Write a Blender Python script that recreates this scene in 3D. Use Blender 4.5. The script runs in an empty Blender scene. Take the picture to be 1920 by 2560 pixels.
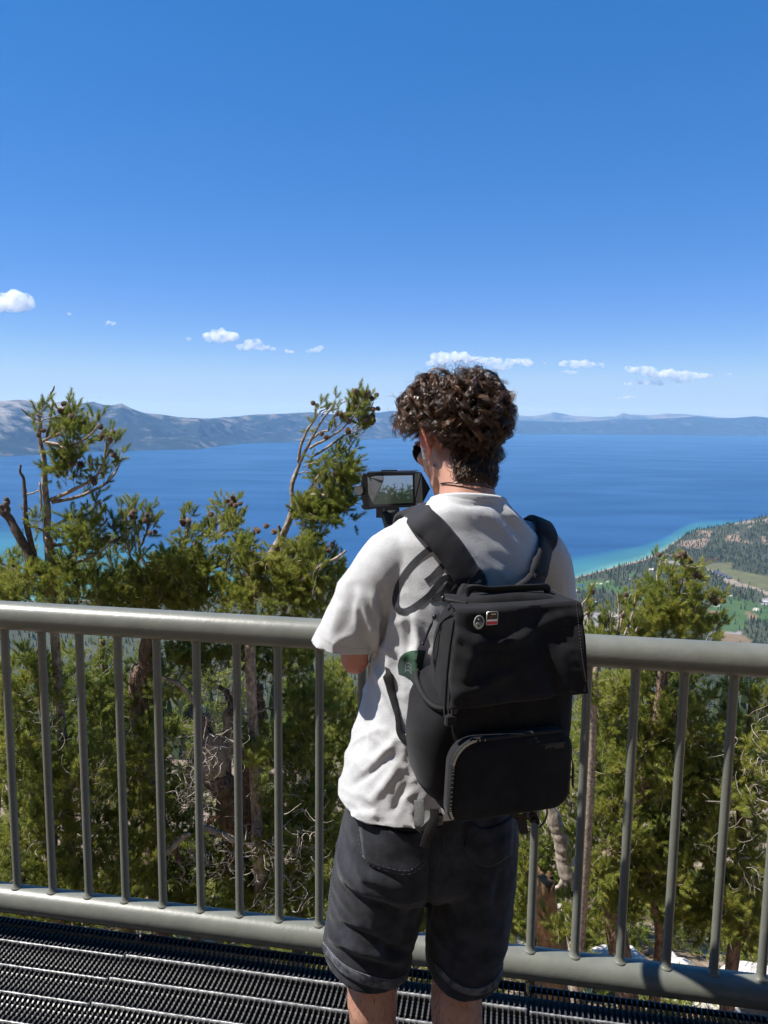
import bpy, bmesh, math, random
import numpy as np
from mathutils import Vector, Matrix, noise
from mathutils.bvhtree import BVHTree

sc = bpy.context.scene
COL = sc.collection
rad = math.radians
K = 1920 / 1659.0            # layout notes are in a 1659 px wide view of the place
CAMH = 1.70

# ------------------------------------------------------------------ camera
PITCH, ROLL, FOC = 0.1260, 0.0125, 1923.0
cp, sp, cr, sr = math.cos(PITCH), math.sin(PITCH), math.cos(ROLL), math.sin(ROLL)
cam_data = bpy.data.cameras.new('camera')
cam = bpy.data.objects.new('camera', cam_data)
COL.objects.link(cam)
cam_data.sensor_fit = 'VERTICAL'
cam_data.sensor_height = 24.0
cam_data.lens = 24.0 * FOC / 2560.0
cam_data.clip_start = 0.05
cam_data.clip_end = 200000.0
_r, _u, _f = Vector((cr, sr * sp, sr * cp)), Vector((-sr, cr * sp, cr * cp)), Vector((0, cp, -sp))
_m = Matrix((_r, _u, -_f)).transposed().to_4x4()
cam.matrix_world = Matrix.Translation((0, 0, CAMH)) @ _m
sc.camera = cam

# ------------------------------------------------------------------ sky, sun, exposure
SUN_EL = rad(57.0)
SUN = Vector((-0.999 * math.cos(SUN_EL), -0.046 * math.cos(SUN_EL), math.sin(SUN_EL)))
world = bpy.data.worlds.new('World')
sc.world = world
world.use_nodes = True
wn = world.node_tree
bg = wn.nodes['Background']
sky = wn.nodes.new('ShaderNodeTexSky')
sky.sky_type = 'NISHITA'
sky.sun_disc = False
sky.sun_elevation = SUN_EL
sky.sun_rotation = math.atan2(SUN.x, SUN.y)
sky.altitude = 5500
sky.air_density = 1.0
sky.dust_density = 0.0
sky.ozone_density = 6.0
hsv = wn.nodes.new('ShaderNodeHueSaturation')
hsv.inputs['Hue'].default_value = 0.523
hsv.inputs['Saturation'].default_value = 1.27
hsv.inputs['Value'].default_value = 4.75
gam = wn.nodes.new('ShaderNodeGamma')
gam.inputs['Gamma'].default_value = 0.55
wn.links.new(sky.outputs[0], hsv.inputs['Color'])
wn.links.new(hsv.outputs[0], gam.inputs['Color'])
sep = wn.nodes.new('ShaderNodeSeparateColor')
comb = wn.nodes.new('ShaderNodeCombineColor')
wn.links.new(gam.outputs[0], sep.inputs[0])
for ch, cap in (('Red', 2.95), ('Green', 4.25), ('Blue', 6.1)):      # a camera's soft shoulder, the same over the whole sky
    sm = wn.nodes.new('ShaderNodeMath')
    sm.operation = 'SMOOTH_MIN'
    sm.inputs[1].default_value = cap
    sm.inputs[2].default_value = 1.0
    wn.links.new(sep.outputs[ch], sm.inputs[0])
    wn.links.new(sm.outputs[0], comb.inputs[ch])
wn.links.new(comb.outputs[0], bg.inputs['Color'])
bg.inputs['Strength'].default_value = 0.093
sun_data = bpy.data.lights.new('sun', 'SUN')
sun_data.energy = 5.0
sun_data.angle = rad(0.53)
sun_data.color = (1.0, 0.955, 0.89)
sun = bpy.data.objects.new('sun', sun_data)
COL.objects.link(sun)
sun.rotation_euler = (-SUN).to_track_quat('-Z', 'Y').to_euler()
sun.location = (-20, -1, 40)
sc.view_settings.view_transform = 'Standard'
sc.view_settings.look = 'None'
sc.view_settings.exposure = 0.74
sc.view_settings.gamma = 1.0
sc.view_settings.use_curve_mapping = False
sc.render.engine = 'CYCLES'
sc.cycles.use_denoising = True
sc.cycles.max_bounces = 26
sc.cycles.diffuse_bounces = 3
sc.cycles.glossy_bounces = 3
sc.cycles.transparent_max_bounces = 12
sc.cycles.volume_bounces = 24
sc.cycles.sample_clamp_indirect = 6.0
sc.cycles.caustics_reflective = False
sc.cycles.caustics_refractive = False

# ------------------------------------------------------------------ view geometry helpers
def ray(x, y):
    a, b = x - 960.0, y - 1280.0
    xx, yy = a * cr + b * sr, -a * sr + b * cr
    X, V = xx / FOC, -yy / FOC
    return np.array([X, cp + V * sp, -sp + V * cp])

def at(x, y, Y):
    """point seen at (x, y) of the 1659 px view, Y metres ahead"""
    d = ray(x * K, y * K)
    p = d * (Y / d[1])
    p[2] += CAMH
    return p

def onz(x, y, z):
    d = ray(x * K, y * K)
    p = d * ((z - CAMH) / d[2])
    p[2] += CAMH
    return p

def toview(p):
    p = np.asarray(p, float)
    X, Y, Z = p[..., 0], p[..., 1], p[..., 2] - CAMH
    d = Y * cp - Z * sp
    u = Y * sp + Z * cp
    xx, yy = X / d * FOC, -u / d * FOC
    return np.stack([960 + xx * cr - yy * sr, 1280 + xx * sr + yy * cr], -1) / K

def pxm(Y):
    """metres per view pixel at distance Y"""
    return K * Y * 1.04 / FOC

# ------------------------------------------------------------------ object helpers
def tag(o, label=None, cat=None, group=None, kind=None):
    if label: o['label'] = label
    if cat: o['category'] = cat
    if group: o['group'] = group
    if kind: o['kind'] = kind
    return o

def thing(name, label, cat, loc=(0, 0, 0), group=None):
    o = bpy.data.objects.new(name, None)
    COL.objects.link(o)
    o.location = loc
    o.empty_display_size = 0.1
    return tag(o, label, cat, group)

def world_off(o):
    if o.parent is None: return Vector(o.location)
    return world_off(o.parent) + o.matrix_parent_inverse.to_translation() + Vector(o.location)

def link(name, me, mat=None, parent=None, smooth=True, loc=None):
    o = bpy.data.objects.new(name, me)
    COL.objects.link(o)
    if mat is not None and len(me.materials) == 0:
        me.materials.append(mat)
    if parent is not None:
        o.parent = parent
        if loc is None:                       # geometry is in world coordinates
            o.matrix_parent_inverse = Matrix.Translation(-world_off(parent))
    if loc is not None:
        o.location = loc
    if smooth and len(me.polygons):
        me.polygons.foreach_set('use_smooth', np.ones(len(me.polygons), bool))
    return o

class MB:
    """collects vertices and faces of one mesh"""
    def __init__(self):
        self.v, self.f, self.n = [], [], 0

    def add(self, verts, faces):
        verts = np.asarray(verts, float).reshape(-1, 3)
        b = self.n
        self.v.append(verts)
        self.f.extend([tuple(i + b for i in f) for f in faces])
        self.n += len(verts)
        return self

    def loft(self, rings, cap=True, closed=True):
        rings = [np.asarray(r, float) for r in rings]
        n = len(rings[0])
        fs = []
        m = n if closed else n - 1
        for i in range(len(rings) - 1):
            for j in range(m):
                a, b = i * n + j, i * n + (j + 1) % n
                fs.append((a, b, b + n, a + n))
        if cap and closed:
            fs.append(tuple(range(n - 1, -1, -1)))
            fs.append(tuple(range((len(rings) - 1) * n, len(rings) * n)))
        return self.add(np.concatenate(rings), fs)

    def tube(self, pts, radii, sides=6, cap=True, flat=None):
        pts = np.asarray(pts, float)
        if np.isscalar(radii): radii = np.full(len(pts), radii, float)
        rings = []
        up = None
        for i in range(len(pts)):
            t = pts[min(i + 1, len(pts) - 1)] - pts[max(i - 1, 0)]
            t = t / (np.linalg.norm(t) + 1e-12)
            if up is None:
                up = np.array([0, 0, 1.0]) if abs(t[2]) < 0.9 else np.array([1.0, 0, 0])
                if flat is not None: up = np.asarray(flat, float)
            s = np.cross(t, up); s /= np.linalg.norm(s) + 1e-12
            u = np.cross(s, t)
            up = u
            a = np.arange(sides) * 2 * np.pi / sides
            rings.append(pts[i] + radii[i] * (np.outer(np.cos(a), s) + np.outer(np.sin(a), u)))
        return self.loft(rings, cap)

    def box(self, c, s, rot=None, bev=0.0):
        c, s = np.asarray(c, float), np.asarray(s, float) / 2
        if bev > 0:
            b = min(bev, s.min() * 0.9)
            rings = []
            for z, k in ((-s[2], b), (-s[2] + b, 0), (s[2] - b, 0), (s[2], b)):
                x, y = s[0] - k, s[1] - k
                q = b
                rings.append(np.array([[x - q, -y, z], [x, -y + q, z], [x, y - q, z], [x - q, y, z], [-x + q, y, z], [-x, y - q, z], [-x, -y + q, z], [-x + q, -y, z]]))
            v = np.concatenate(rings)
            if rot is not None: v = v @ np.asarray(rot).T
            v = v + c
            return self.loft([v[i * 8:(i + 1) * 8] for i in range(4)])
        v = np.array([[x, y, z] for z in (-1, 1) for y in (-1, 1) for x in (-1, 1)], float) * s
        if rot is not None: v = v @ np.asarray(rot).T
        return self.add(v + c, [(0, 2, 3, 1), (4, 5, 7, 6), (0, 1, 5, 4), (2, 6, 7, 3), (0, 4, 6, 2), (1, 3, 7, 5)])

    def lathe(self, prof, c=(0, 0, 0), sides=16, rot=None):
        a = np.arange(sides) * 2 * np.pi / sides
        rings = []
        for r, z in prof:
            v = np.stack([r * np.cos(a), r * np.sin(a), np.full(sides, z)], 1)
            if rot is not None: v = v @ np.asarray(rot).T
            rings.append(v + np.asarray(c, float))
        return self.loft(rings)

    def ell(self, c, r, rot=None, nu=20, nv=12):
        prof = []
        rings = []
        a = np.arange(nu) * 2 * np.pi / nu
        for i in range(nv + 1):
            t = math.pi * (i + 0.02) / (nv + 0.04) - math.pi / 2
            v = np.stack([np.cos(a) * math.cos(t) * r[0], np.sin(a) * math.cos(t) * r[1], np.full(nu, math.sin(t) * r[2])], 1)
            if rot is not None: v = v @ np.asarray(rot).T
            rings.append(v + np.asarray(c, float))
        return self.loft(rings)

    def mesh(self, name):
        me = bpy.data.meshes.new(name)
        v = np.concatenate(self.v) if self.v else np.zeros((0, 3))
        me.from_pydata(v.tolist(), [], self.f)
        me.update()
        return me

    def build(self, name, mat=None, parent=None, smooth=True, loc=None):
        return link(name, self.mesh(name), mat, parent, smooth, loc)

def raw_mesh(name, verts, faces, smooth=False):
    """fast mesh from numpy arrays; faces (n, k)"""
    me = bpy.data.meshes.new(name)
    verts = np.ascontiguousarray(verts, dtype=np.float32)
    faces = np.ascontiguousarray(faces, dtype=np.int32)
    n, k = faces.shape
    me.vertices.add(len(verts)); me.vertices.foreach_set('co', verts.ravel())
    me.loops.add(n * k); me.loops.foreach_set('vertex_index', faces.ravel())
    me.polygons.add(n)
    me.polygons.foreach_set('loop_start', np.arange(0, n * k, k, dtype=np.int32))
    me.polygons.foreach_set('loop_total', np.full(n, k, dtype=np.int32))
    me.polygons.foreach_set('use_smooth', np.full(n, smooth, bool))
    me.update(calc_edges=True)
    return me

def attr(me, name, vals, typ='FLOAT'):
    a = me.attributes.new(name, typ, 'POINT')
    if typ == 'FLOAT':
        a.data.foreach_set('value', np.ascontiguousarray(vals, dtype=np.float32))
    else:
        v = np.ones((len(vals), 4), np.float32); v[:, :3] = vals
        a.data.foreach_set('color', v.ravel())

def grid_faces(nr, nc):
    i = np.arange((nr - 1) * (nc - 1))
    r, c = i // (nc - 1), i % (nc - 1)
    a = r * nc + c
    return np.stack([a, a + 1, a + nc + 1, a + nc], 1)

def remeshed(mb_or_mesh, voxel, smooth=4, name='form'):
    me = mb_or_mesh.mesh(name) if isinstance(mb_or_mesh, MB) else mb_or_mesh
    o = bpy.data.objects.new(name, me)
    COL.objects.link(o)
    m = o.modifiers.new('r', 'REMESH'); m.mode = 'VOXEL'; m.voxel_size = voxel
    if smooth:
        s = o.modifiers.new('s', 'SMOOTH'); s.factor = 0.5; s.iterations = smooth
    dg = bpy.context.evaluated_depsgraph_get()
    out = bpy.data.meshes.new_from_object(o.evaluated_get(dg))
    bpy.data.objects.remove(o)
    bpy.data.meshes.remove(me)
    return out

def verts_of(me):
    a = np.empty(len(me.vertices) * 3, np.float32)
    me.vertices.foreach_get('co', a)
    return a.reshape(-1, 3).astype(float)

def normals_of(me):
    a = np.empty(len(me.vertices) * 3, np.float32)
    me.vertices.foreach_get('normal', a)
    return a.reshape(-1, 3).astype(float)

def set_verts(me, v):
    me.vertices.foreach_set('co', np.ascontiguousarray(v, dtype=np.float32).ravel())
    me.update()

def bvh_of(me):
    v = [tuple(p) for p in verts_of(me)]
    return BVHTree.FromPolygons(v, [tuple(p.vertices) for p in me.polygons])

def cut(me, co, no, centre=None, radius=None, only=None):
    """remove what lies beyond a plane, optionally only near a centre"""
    bm = bmesh.new(); bm.from_mesh(me)
    if centre is None:
        geom = bm.verts[:] + bm.edges[:] + bm.faces[:]
    else:
        c = Vector(centre)
        fs = [f for f in bm.faces if (f.calc_center_median() - c).length < radius and (only is None or only(f.calc_center_median()))]
        es = {e for f in fs for e in f.edges}; vs = {v for f in fs for v in f.verts}
        geom = list(vs) + list(es) + fs
    bmesh.ops.bisect_plane(bm, geom=geom, plane_co=co, plane_no=no, clear_outer=True)
    bm.to_mesh(me); bm.free(); me.update()
    return me

def solidify(me, t):
    o = bpy.data.objects.new('tmp', me); COL.objects.link(o)
    m = o.modifiers.new('s', 'SOLIDIFY'); m.thickness = t; m.offset = -1.0
    dg = bpy.context.evaluated_depsgraph_get()
    out = bpy.data.meshes.new_from_object(o.evaluated_get(dg))
    bpy.data.objects.remove(o); bpy.data.meshes.remove(me)
    return out

def spline(pts, n):
    """Catmull-Rom through points (any dimension), n samples"""
    p = np.asarray(pts, float)
    q = np.concatenate([[2 * p[0] - p[1]], p, [2 * p[-1] - p[-2]]])
    out = []
    for u in np.linspace(0, len(p) - 1 - 1e-9, n):
        i = int(u); t = u - i
        a, b, c, d = q[i], q[i + 1], q[i + 2], q[i + 3]
        out.append(0.5 * (2 * b + (c - a) * t + (2 * a - 5 * b + 4 * c - d) * t * t + (3 * b - a - 3 * c + d) * t ** 3))
    return np.array(out)

# ------------------------------------------------------------------ materials
def nodes_of(name):
    m = bpy.data.materials.new(name)
    m.use_nodes = True
    return m, m.node_tree, m.node_tree.nodes['Principled BSDF']

def pmat(name, col, rough=0.6, col2=None, nscale=20.0, namt=1.0, stretch=(1, 1, 1), bump=0.0, bscale=60.0, bstretch=(1, 1, 1),
         metal=0.0, spec=0.5, sheen=0.0, detail=4.0, bdist=0.002, contrast=(0.35, 0.65)):
    m, nt, b = nodes_of(name)
    b.inputs['Base Color'].default_value = (*col, 1)
    b.inputs['Roughness'].default_value = rough
    b.inputs['Metallic'].default_value = metal
    b.inputs['Specular IOR Level'].default_value = spec
    if sheen:
        b.inputs['Sheen Weight'].default_value = sheen
        b.inputs['Sheen Roughness'].default_value = 0.5
    tc = nt.nodes.new('ShaderNodeTexCoord')
    def nz(scale, stretch, detail):
        mp = nt.nodes.new('ShaderNodeMapping'); mp.inputs['Scale'].default_value = stretch
        nt.links.new(tc.outputs['Object'], mp.inputs['Vector'])
        n = nt.nodes.new('ShaderNodeTexNoise'); n.inputs['Scale'].default_value = scale; n.inputs['Detail'].default_value = detail
        n.inputs['Roughness'].default_value = 0.6
        nt.links.new(mp.outputs[0], n.inputs['Vector'])
        return n
    if col2 is not None:
        n = nz(nscale, stretch, detail)
        rp = nt.nodes.new('ShaderNodeValToRGB')
        rp.color_ramp.elements[0].position, rp.color_ramp.elements[1].position = contrast
        rp.color_ramp.elements[0].color = (*col, 1); rp.color_ramp.elements[1].color = (*col2, 1)
        nt.links.new(n.outputs['Fac'], rp.inputs['Fac'])
        nt.links.new(rp.outputs['Color'], b.inputs['Base Color'])
    if bump:
        n = nz(bscale, bstretch, 3.0)
        bp = nt.nodes.new('ShaderNodeBump'); bp.inputs['Strength'].default_value = bump; bp.inputs['Distance'].default_value = bdist
        nt.links.new(n.outputs['Fac'], bp.inputs['Height'])
        nt.links.new(bp.outputs['Normal'], b.inputs['Normal'])
    return m
# ================================================================== SETTING: LAKE, LAND, MOUNTAINS
rng = np.random.default_rng(7)
random.seed(7)
ZL = -878.3                                  # level of the lake

def fbm(x, y, scale, octaves=5, seed=0.0, ridged=False):
    """smooth value noise on arrays"""
    out = np.zeros_like(x, float); amp = 1.0; tot = 0.0
    for o in range(octaves):
        xs, ys = x / scale + seed * 17.3 + o * 31.7, y / scale - seed * 9.1 + o * 11.9
        xi, yi = np.floor(xs), np.floor(ys)
        fx, fy = xs - xi, ys - yi
        fx, fy = fx * fx * (3 - 2 * fx), fy * fy * (3 - 2 * fy)
        def h(a, b):
            s = np.sin(a * 127.1 + b * 311.7) * 43758.5453
            return s - np.floor(s)
        v = (h(xi, yi) * (1 - fx) + h(xi + 1, yi) * fx) * (1 - fy) + (h(xi, yi + 1) * (1 - fx) + h(xi + 1, yi + 1) * fx) * fy
        v = v * 2 - 1
        if ridged: v = 1 - 2 * np.abs(v)
        out += v * amp; tot += amp
        amp *= 0.5; scale *= 0.5
    return out / tot

def az_of(x, y=1100):
    d = ray(x * K, y * K); return math.atan2(d[0], d[1])

def dist_on(x, y, z=ZL):
    p = onz(x, y, z); return math.hypot(p[0], p[1])

# --- near shore line and width of the shallow shelf, both by bearing
shore_px = [(-260, 1310), (0, 1302), (250, 1296), (480, 1290), (700, 1275), (1000, 1262), (1228, 1252), (1300, 1233), (1390, 1209), (1430, 1191), (1462, 1168), (1480, 1158), (1500, 1150), (1560, 1150), (1600, 1152), (1660, 1152), (1900, 1150), (2600, 1180), (3600, 1240)]
sh_az = np.array([az_of(x, y) for x, y in shore_px]); sh_d = np.array([dist_on(x, y) for x, y in shore_px])
sf_px = [(-260, 2300), (0, 2500), (250, 1800), (480, 1250), (700, 650), (1000, 480), (1228, 720), (1330, 640), (1430, 620), (1480, 680), (1560, 900), (1660, 1200), (1900, 1700)]
sf_az = np.array([az_of(x) for x, _ in sf_px]); sf_w = np.array([w for _, w in sf_px], float)
def shore(a): return np.interp(a, sh_az, sh_d)

# --- lake
na, nd = 200, 220
A, D = np.meshgrid(np.linspace(-0.85, 0.85, na), np.exp(np.linspace(math.log(2000), math.log(75000), nd)))
X, Y = D * np.sin(A), D * np.cos(A)
me = raw_mesh('lake', np.stack([X, Y, np.full_like(X, ZL)], -1).reshape(-1, 3), grid_faces(nd, na), True)
wob = fbm(X, Y, 900, 4, 3)
shelf = (D - shore(A)) / np.interp(A, sf_az, sf_w) + 0.22 * wob
attr(me, 'shelf', shelf.ravel())
m, nt, b = nodes_of('lake_water')
at_n = nt.nodes.new('ShaderNodeAttribute'); at_n.attribute_name = 'shelf'
rp = nt.nodes.new('ShaderNodeValToRGB')
el = rp.color_ramp.elements
el[0].position, el[0].color = 0.0, (0.11, 0.235, 0.19, 1)
el[1].position, el[1].color = 1.0, (0.012, 0.056, 0.148, 1)
for p_, c_ in ((0.25, (0.038, 0.138, 0.148, 1)), (0.68, (0.025, 0.114, 0.160, 1)), (0.92, (0.014, 0.070, 0.160, 1))):
    e = el.new(p_); e.color = c_
nt.links.new(at_n.outputs['Fac'], rp.inputs['Fac'])
tc = nt.nodes.new('ShaderNodeTexCoord')
def lake_noise(sx, sy, rot, scale, detail):
    mp = nt.nodes.new('ShaderNodeMapping'); mp.inputs['Scale'].default_value = (sx, sy, 1); mp.inputs['Rotation'].default_value = (0, 0, rot)
    nt.links.new(tc.outputs['Object'], mp.inputs[0])
    n = nt.nodes.new('ShaderNodeTexNoise'); n.inputs['Scale'].default_value = scale; n.inputs['Detail'].default_value = detail
    n.inputs['Distortion'].default_value = 0.9
    nt.links.new(mp.outputs[0], n.inputs['Vector'])
    return n
n1 = lake_noise(0.00030, 0.00062, rad(24), 1.0, 8)     # wind lanes: rougher and smoother water
n2 = lake_noise(0.00022, 0.0007, rad(-18), 2.2, 9)
mx = nt.nodes.new('ShaderNodeMath'); mx.operation = 'MULTIPLY'
nt.links.new(n1.outputs['Fac'], mx.inputs[0]); nt.links.new(n2.outputs['Fac'], mx.inputs[1])
rr = nt.nodes.new('ShaderNodeMapRange')
rr.inputs['From Min'].default_value, rr.inputs['From Max'].default_value = 0.16, 0.36
rr.inputs['To Min'].default_value, rr.inputs['To Max'].default_value = 0.42, 0.34
nt.links.new(mx.outputs[0], rr.inputs['Value'])
nt.links.new(rr.outputs[0], b.inputs['Roughness'])
hs = nt.nodes.new('ShaderNodeMapRange')
hs.inputs['From Min'].default_value, hs.inputs['From Max'].default_value = 0.16, 0.42
hs.inputs['To Min'].default_value, hs.inputs['To Max'].default_value = 0.90, 1.26
nt.links.new(mx.outputs[0], hs.inputs['Value'])
hv = nt.nodes.new('ShaderNodeHueSaturation')
nt.links.new(hs.outputs[0], hv.inputs['Value']); nt.links.new(rp.outputs[0], hv.inputs['Color'])
nt.links.new(hv.outputs[0], b.inputs['Base Color'])
b.inputs['IOR'].default_value = 1.33
b.inputs['Specular IOR Level'].default_value = 0.38
tag(link('lake', me, m), kind='structure')

# --- far mountains: every range runs from its shore up to a ridge line
def land_mat(name, forest, rock, rmin, rmax, scale):
    m, nt, b = nodes_of(name)
    a = nt.nodes.new('ShaderNodeAttribute'); a.attribute_name = 'rock'
    tcx = nt.nodes.new('ShaderNodeTexCoord')
    n = nt.nodes.new('ShaderNodeTexNoise'); n.inputs['Scale'].default_value = scale; n.inputs['Detail'].default_value = 8; n.inputs['Roughness'].default_value = 0.7
    nt.links.new(tcx.outputs['Object'], n.inputs['Vector'])
    ad = nt.nodes.new('ShaderNodeMath'); ad.operation = 'ADD'
    nt.links.new(a.outputs['Fac'], ad.inputs[0]); nt.links.new(n.outputs['Fac'], ad.inputs[1])
    rp = nt.nodes.new('ShaderNodeValToRGB')
    e = rp.color_ramp.elements
    e[0].position, e[0].color = rmin, (*forest, 1)
    e[1].position, e[1].color = rmax, (*rock, 1)
    nt.links.new(ad.outputs[0], rp.inputs[0]); nt.links.new(rp.outputs[0], b.inputs['Base Color'])
    b.inputs['Roughness'].default_value = 0.95; b.inputs['Specular IOR Level'].default_value = 0.1
    return m

mount_mat = land_mat('mountain_ground', (0.018, 0.030, 0.026), (0.36, 0.34, 0.31), 0.60, 0.90, 0.0022)
far_mat = land_mat('far_mountain_ground', (0.03, 0.045, 0.038), (0.26, 0.25, 0.24), 0.60, 0.95, 0.0006)

def mountain(name, ridge, base, dshore, depth, mat, rough, rockbase, back=1.5, seed=1.0, nr=64, nc=420, shorepx=None):
    rx = np.array([az_of(x, y) for x, y in ridge]); 
    a = np.linspace(rx[0], rx[-1], nc)
    rY = []
    for x, y in ridge:
        d = ray(x * K, y * K); rY.append(d[2] / math.hypot(d[0], d[1]))
    slope = np.interp(a, rx, rY)                              # tangent of the ridge's elevation
    if shorepx:
        ds = np.interp(a, [az_of(x, y) for x, y in shorepx], [dist_on(x, y) for x, y in shorepx])
    else:
        ds = np.full(nc, float(dshore))
    t = np.concatenate([np.linspace(-0.03, 1.0, nr), np.linspace(1.0, back, 14)[1:]])
    T, AA = np.meshgrid(t, a, indexing='ij')
    DS = np.broadcast_to(ds, T.shape); SL = np.broadcast_to(slope, T.shape)
    Dm = DS + depth * T
    Hr = CAMH + SL * (DS + depth) - ZL                        # ridge height over the lake
    X, Y = Dm * np.sin(AA), Dm * np.cos(AA)
    prof = np.where(T < 1, np.clip(T, 0, 1) ** 1.25, 1 - (T - 1) * 0.8)
    h = Hr * prof
    bell = np.clip(np.sin(np.clip(T, 0, 1.0) * math.pi), 0, 1) ** 0.8
    edge = np.exp(-((T - 1) / 0.05) ** 2)
    n = fbm(X, Y, rough * 9, 6, seed, ridged=True)
    n2 = fbm(X, Y, rough * 1.6, 4, seed + 5)
    h = h + bell * (n * rough * 0.95 + n2 * rough * 0.34) + edge * n2 * rough * 0.06
    h = np.maximum(h, -6 + 0 * h)
    v = np.stack([X, Y, ZL + h], -1).reshape(-1, 3)
    me = raw_mesh(name, v, grid_faces(len(t), nc), True)
    rock = rockbase(T, AA, h) + 0.10 * n
    attr(me, 'rock', rock.ravel())
    return tag(link(name, me, mat), kind='structure')

west_ridge = [(-320, 870), (-200, 860), (-90, 874), (0, 866), (40, 863), (70, 866), (100, 873), (130, 868), (165, 874), (200, 867), (222, 874), (240, 876), (262, 871), (285, 882), (312, 892), (350, 896), (400, 902), (450, 904), (500, 900), (560, 895), (620, 893), (670, 890), (720, 895), (780, 900), (840, 905), (900, 912), (960, 925), (1010, 936)]
west_shore = [(-320, 1004), (-100, 995), (0, 986), (120, 980), (250, 974), (330, 972), (430, 970), (480, 963), (530, 958), (600, 956), (700, 953), (800, 949), (900, 945), (1010, 941)]
az130, az560 = az_of(150), az_of(560)
mountain('west_mountains', west_ridge, None, None, 4200, mount_mat, 230,
         lambda T, A_, h: 0.02 + 0.22 * np.clip((az130 - A_) / 0.16 + 0.3, 0, 1) * np.clip(T * 1.5 - 0.25, 0, 1) + 0.16 * np.clip(T - 0.6, 0, 1), shorepx=west_shore, seed=2.0)
north_ridge = [(690, 898), (740, 895), (800, 893), (850, 887), (880, 893), (960, 900), (1040, 905), (1090, 909), (1111, 908), (1160, 910), (1230, 912), (1290, 909), (1330, 906), (1400, 906), (1450, 903), (1505, 899), (1550, 904), (1585, 903), (1630, 899), (1680, 904), (1800, 900), (1960, 908)]
north_shore = [(690, 943), (860, 941), (1110, 938), (1250, 938.5), (1400, 940), (1560, 941.5), (1659, 942), (1960, 946)]
mountain('north_mountains', north_ridge, None, None, 3600, mount_mat, 170,
         lambda T, A_, h: -0.04 + 0.10 * np.clip(T - 0.5, 0, 1), shorepx=north_shore, seed=4.0)
far_ridge = [(760, 902), (840, 896), (900, 897), (1000, 899), (1060, 897), (1111, 897), (1150, 899), (1180, 894), (1195, 890), (1212, 893), (1240, 898), (1290, 901), (1330, 899), (1345, 892), (1362, 895), (1400, 897), (1440, 893), (1480, 895), (1530, 899), (1580, 903), (1700, 906)]
mountain('far_mountains', far_ridge, None, 52000, 6000, far_mat, 300, lambda T, A_, h: 0.05 + 0.15 * np.clip(T, 0, 1), seed=6.0, back=1.1)

# --- low land along the near shore, with forest, golf course, meadow and beach
def c6(pts): return [((1400 + x / 6.38) / K, (1400 + y / 6.38) / K) for x, y in pts]
def c7(pts): return [((1640 + x / 5.925) / K, (1300 + y / 5.925) / K) for x, y in pts]
def in_poly(px, py, poly):
    poly = np.asarray(poly, float); inside = np.zeros(px.shape, bool)
    j = len(poly) - 1
    for i in range(len(poly)):
        xi, yi = poly[i]; xj, yj = poly[j]
        c = ((yi > py) != (yj > py)) & (px < (xj - xi) * (py - yi) / (yj - yi + 1e-12) + xi)
        inside ^= c; j = i
    return inside
def plan(poly):                                          # outline on the ground, in metres
    return [tuple(onz(x, y, ZL + 4)[:2]) for x, y in poly]
def ell_px(cx, cy, rx, ry, n=14):
    return [(cx + rx * math.cos(i * 2 * math.pi / n), cy + ry * math.sin(i * 2 * math.pi / n)) for i in range(n)]
GREEN, SAND, BUNK, MEAD, DIRT, DRY, PAVE, PONDC, FLOOR = (0.055, 0.098, 0.036), (0.33, 0.22, 0.155), (0.55, 0.50, 0.42), (0.105, 0.108, 0.050), (0.24, 0.20, 0.155), (0.17, 0.125, 0.078), (0.22, 0.21, 0.21), (0.03, 0.07, 0.13), (0.055, 0.062, 0.038)
covers = [
    (c6([(150, 380), (260, 350), (430, 325), (620, 320), (880, 335), (860, 430), (1130, 440), (1180, 500), (1400, 520), (1480, 560), (1380, 640), (1180, 640), (1000, 600), (860, 520), (680, 460), (420, 480), (200, 470)]), GREEN),
    (c6([(1150, 200), (1220, 180), (1230, 260), (1150, 280), (1060, 270)]), GREEN),
    (c7([(640, 700), (880, 660), (1110, 650), (1130, 760), (1659, 860), (2100, 960), (2100, 1180), (1659, 1080), (1300, 960), (1120, 900), (900, 790)]), MEAD),
    (c7([(700, 722), (760, 738), (1260, 955), (1500, 1030), (1700, 1110), (1900, 1180), (1900, 1240), (1640, 1140), (1460, 1050), (1220, 1010), (1000, 940), (1000, 900), (1120, 905), (760, 760)]), DIRT),
    (c7([(690, 1160), (800, 1120), (1000, 1130), (1280, 1200), (1659, 1300), (2000, 1360), (2000, 1640), (1659, 1560), (1400, 1450), (1300, 1660), (980, 1690), (740, 1420)]), GREEN),
    (c7([(760, 1370), (900, 1380), (1010, 1420), (860, 1440), (760, 1420)]), DRY),
    (c7([(1310, 1370), (1480, 1420), (1500, 1500), (1380, 1500)]), DRY),
    (c7([(870, 1725), (1000, 1715), (1310, 1730), (1430, 1870), (1200, 1890), (830, 1870)]), DRY),
    (c7([(700, 1690), (1000, 1680), (1280, 1690), (1280, 1722), (980, 1712), (700, 1725)]), PAVE),
    (c6([(320, 870), (600, 850), (830, 855), (1230, 1010), (1280, 1260), (900, 1250), (300, 1250)]), PAVE),
    (c6([(100, 440), (280, 470), (300, 520), (100, 520)]), PAVE),
    (c7([(100, 600), (420, 620), (440, 690), (90, 660)]), PAVE),
    (c7([(1560, 1190), (1700, 1180), (1800, 1280), (1560, 1290)]), PAVE),
    (c6(ell_px(335, 398, 48, 20)), PONDC), (c6(ell_px(1312, 570, 34, 14)), PONDC), (c6(ell_px(1375, 860, 36, 30)), PONDC),
]
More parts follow.
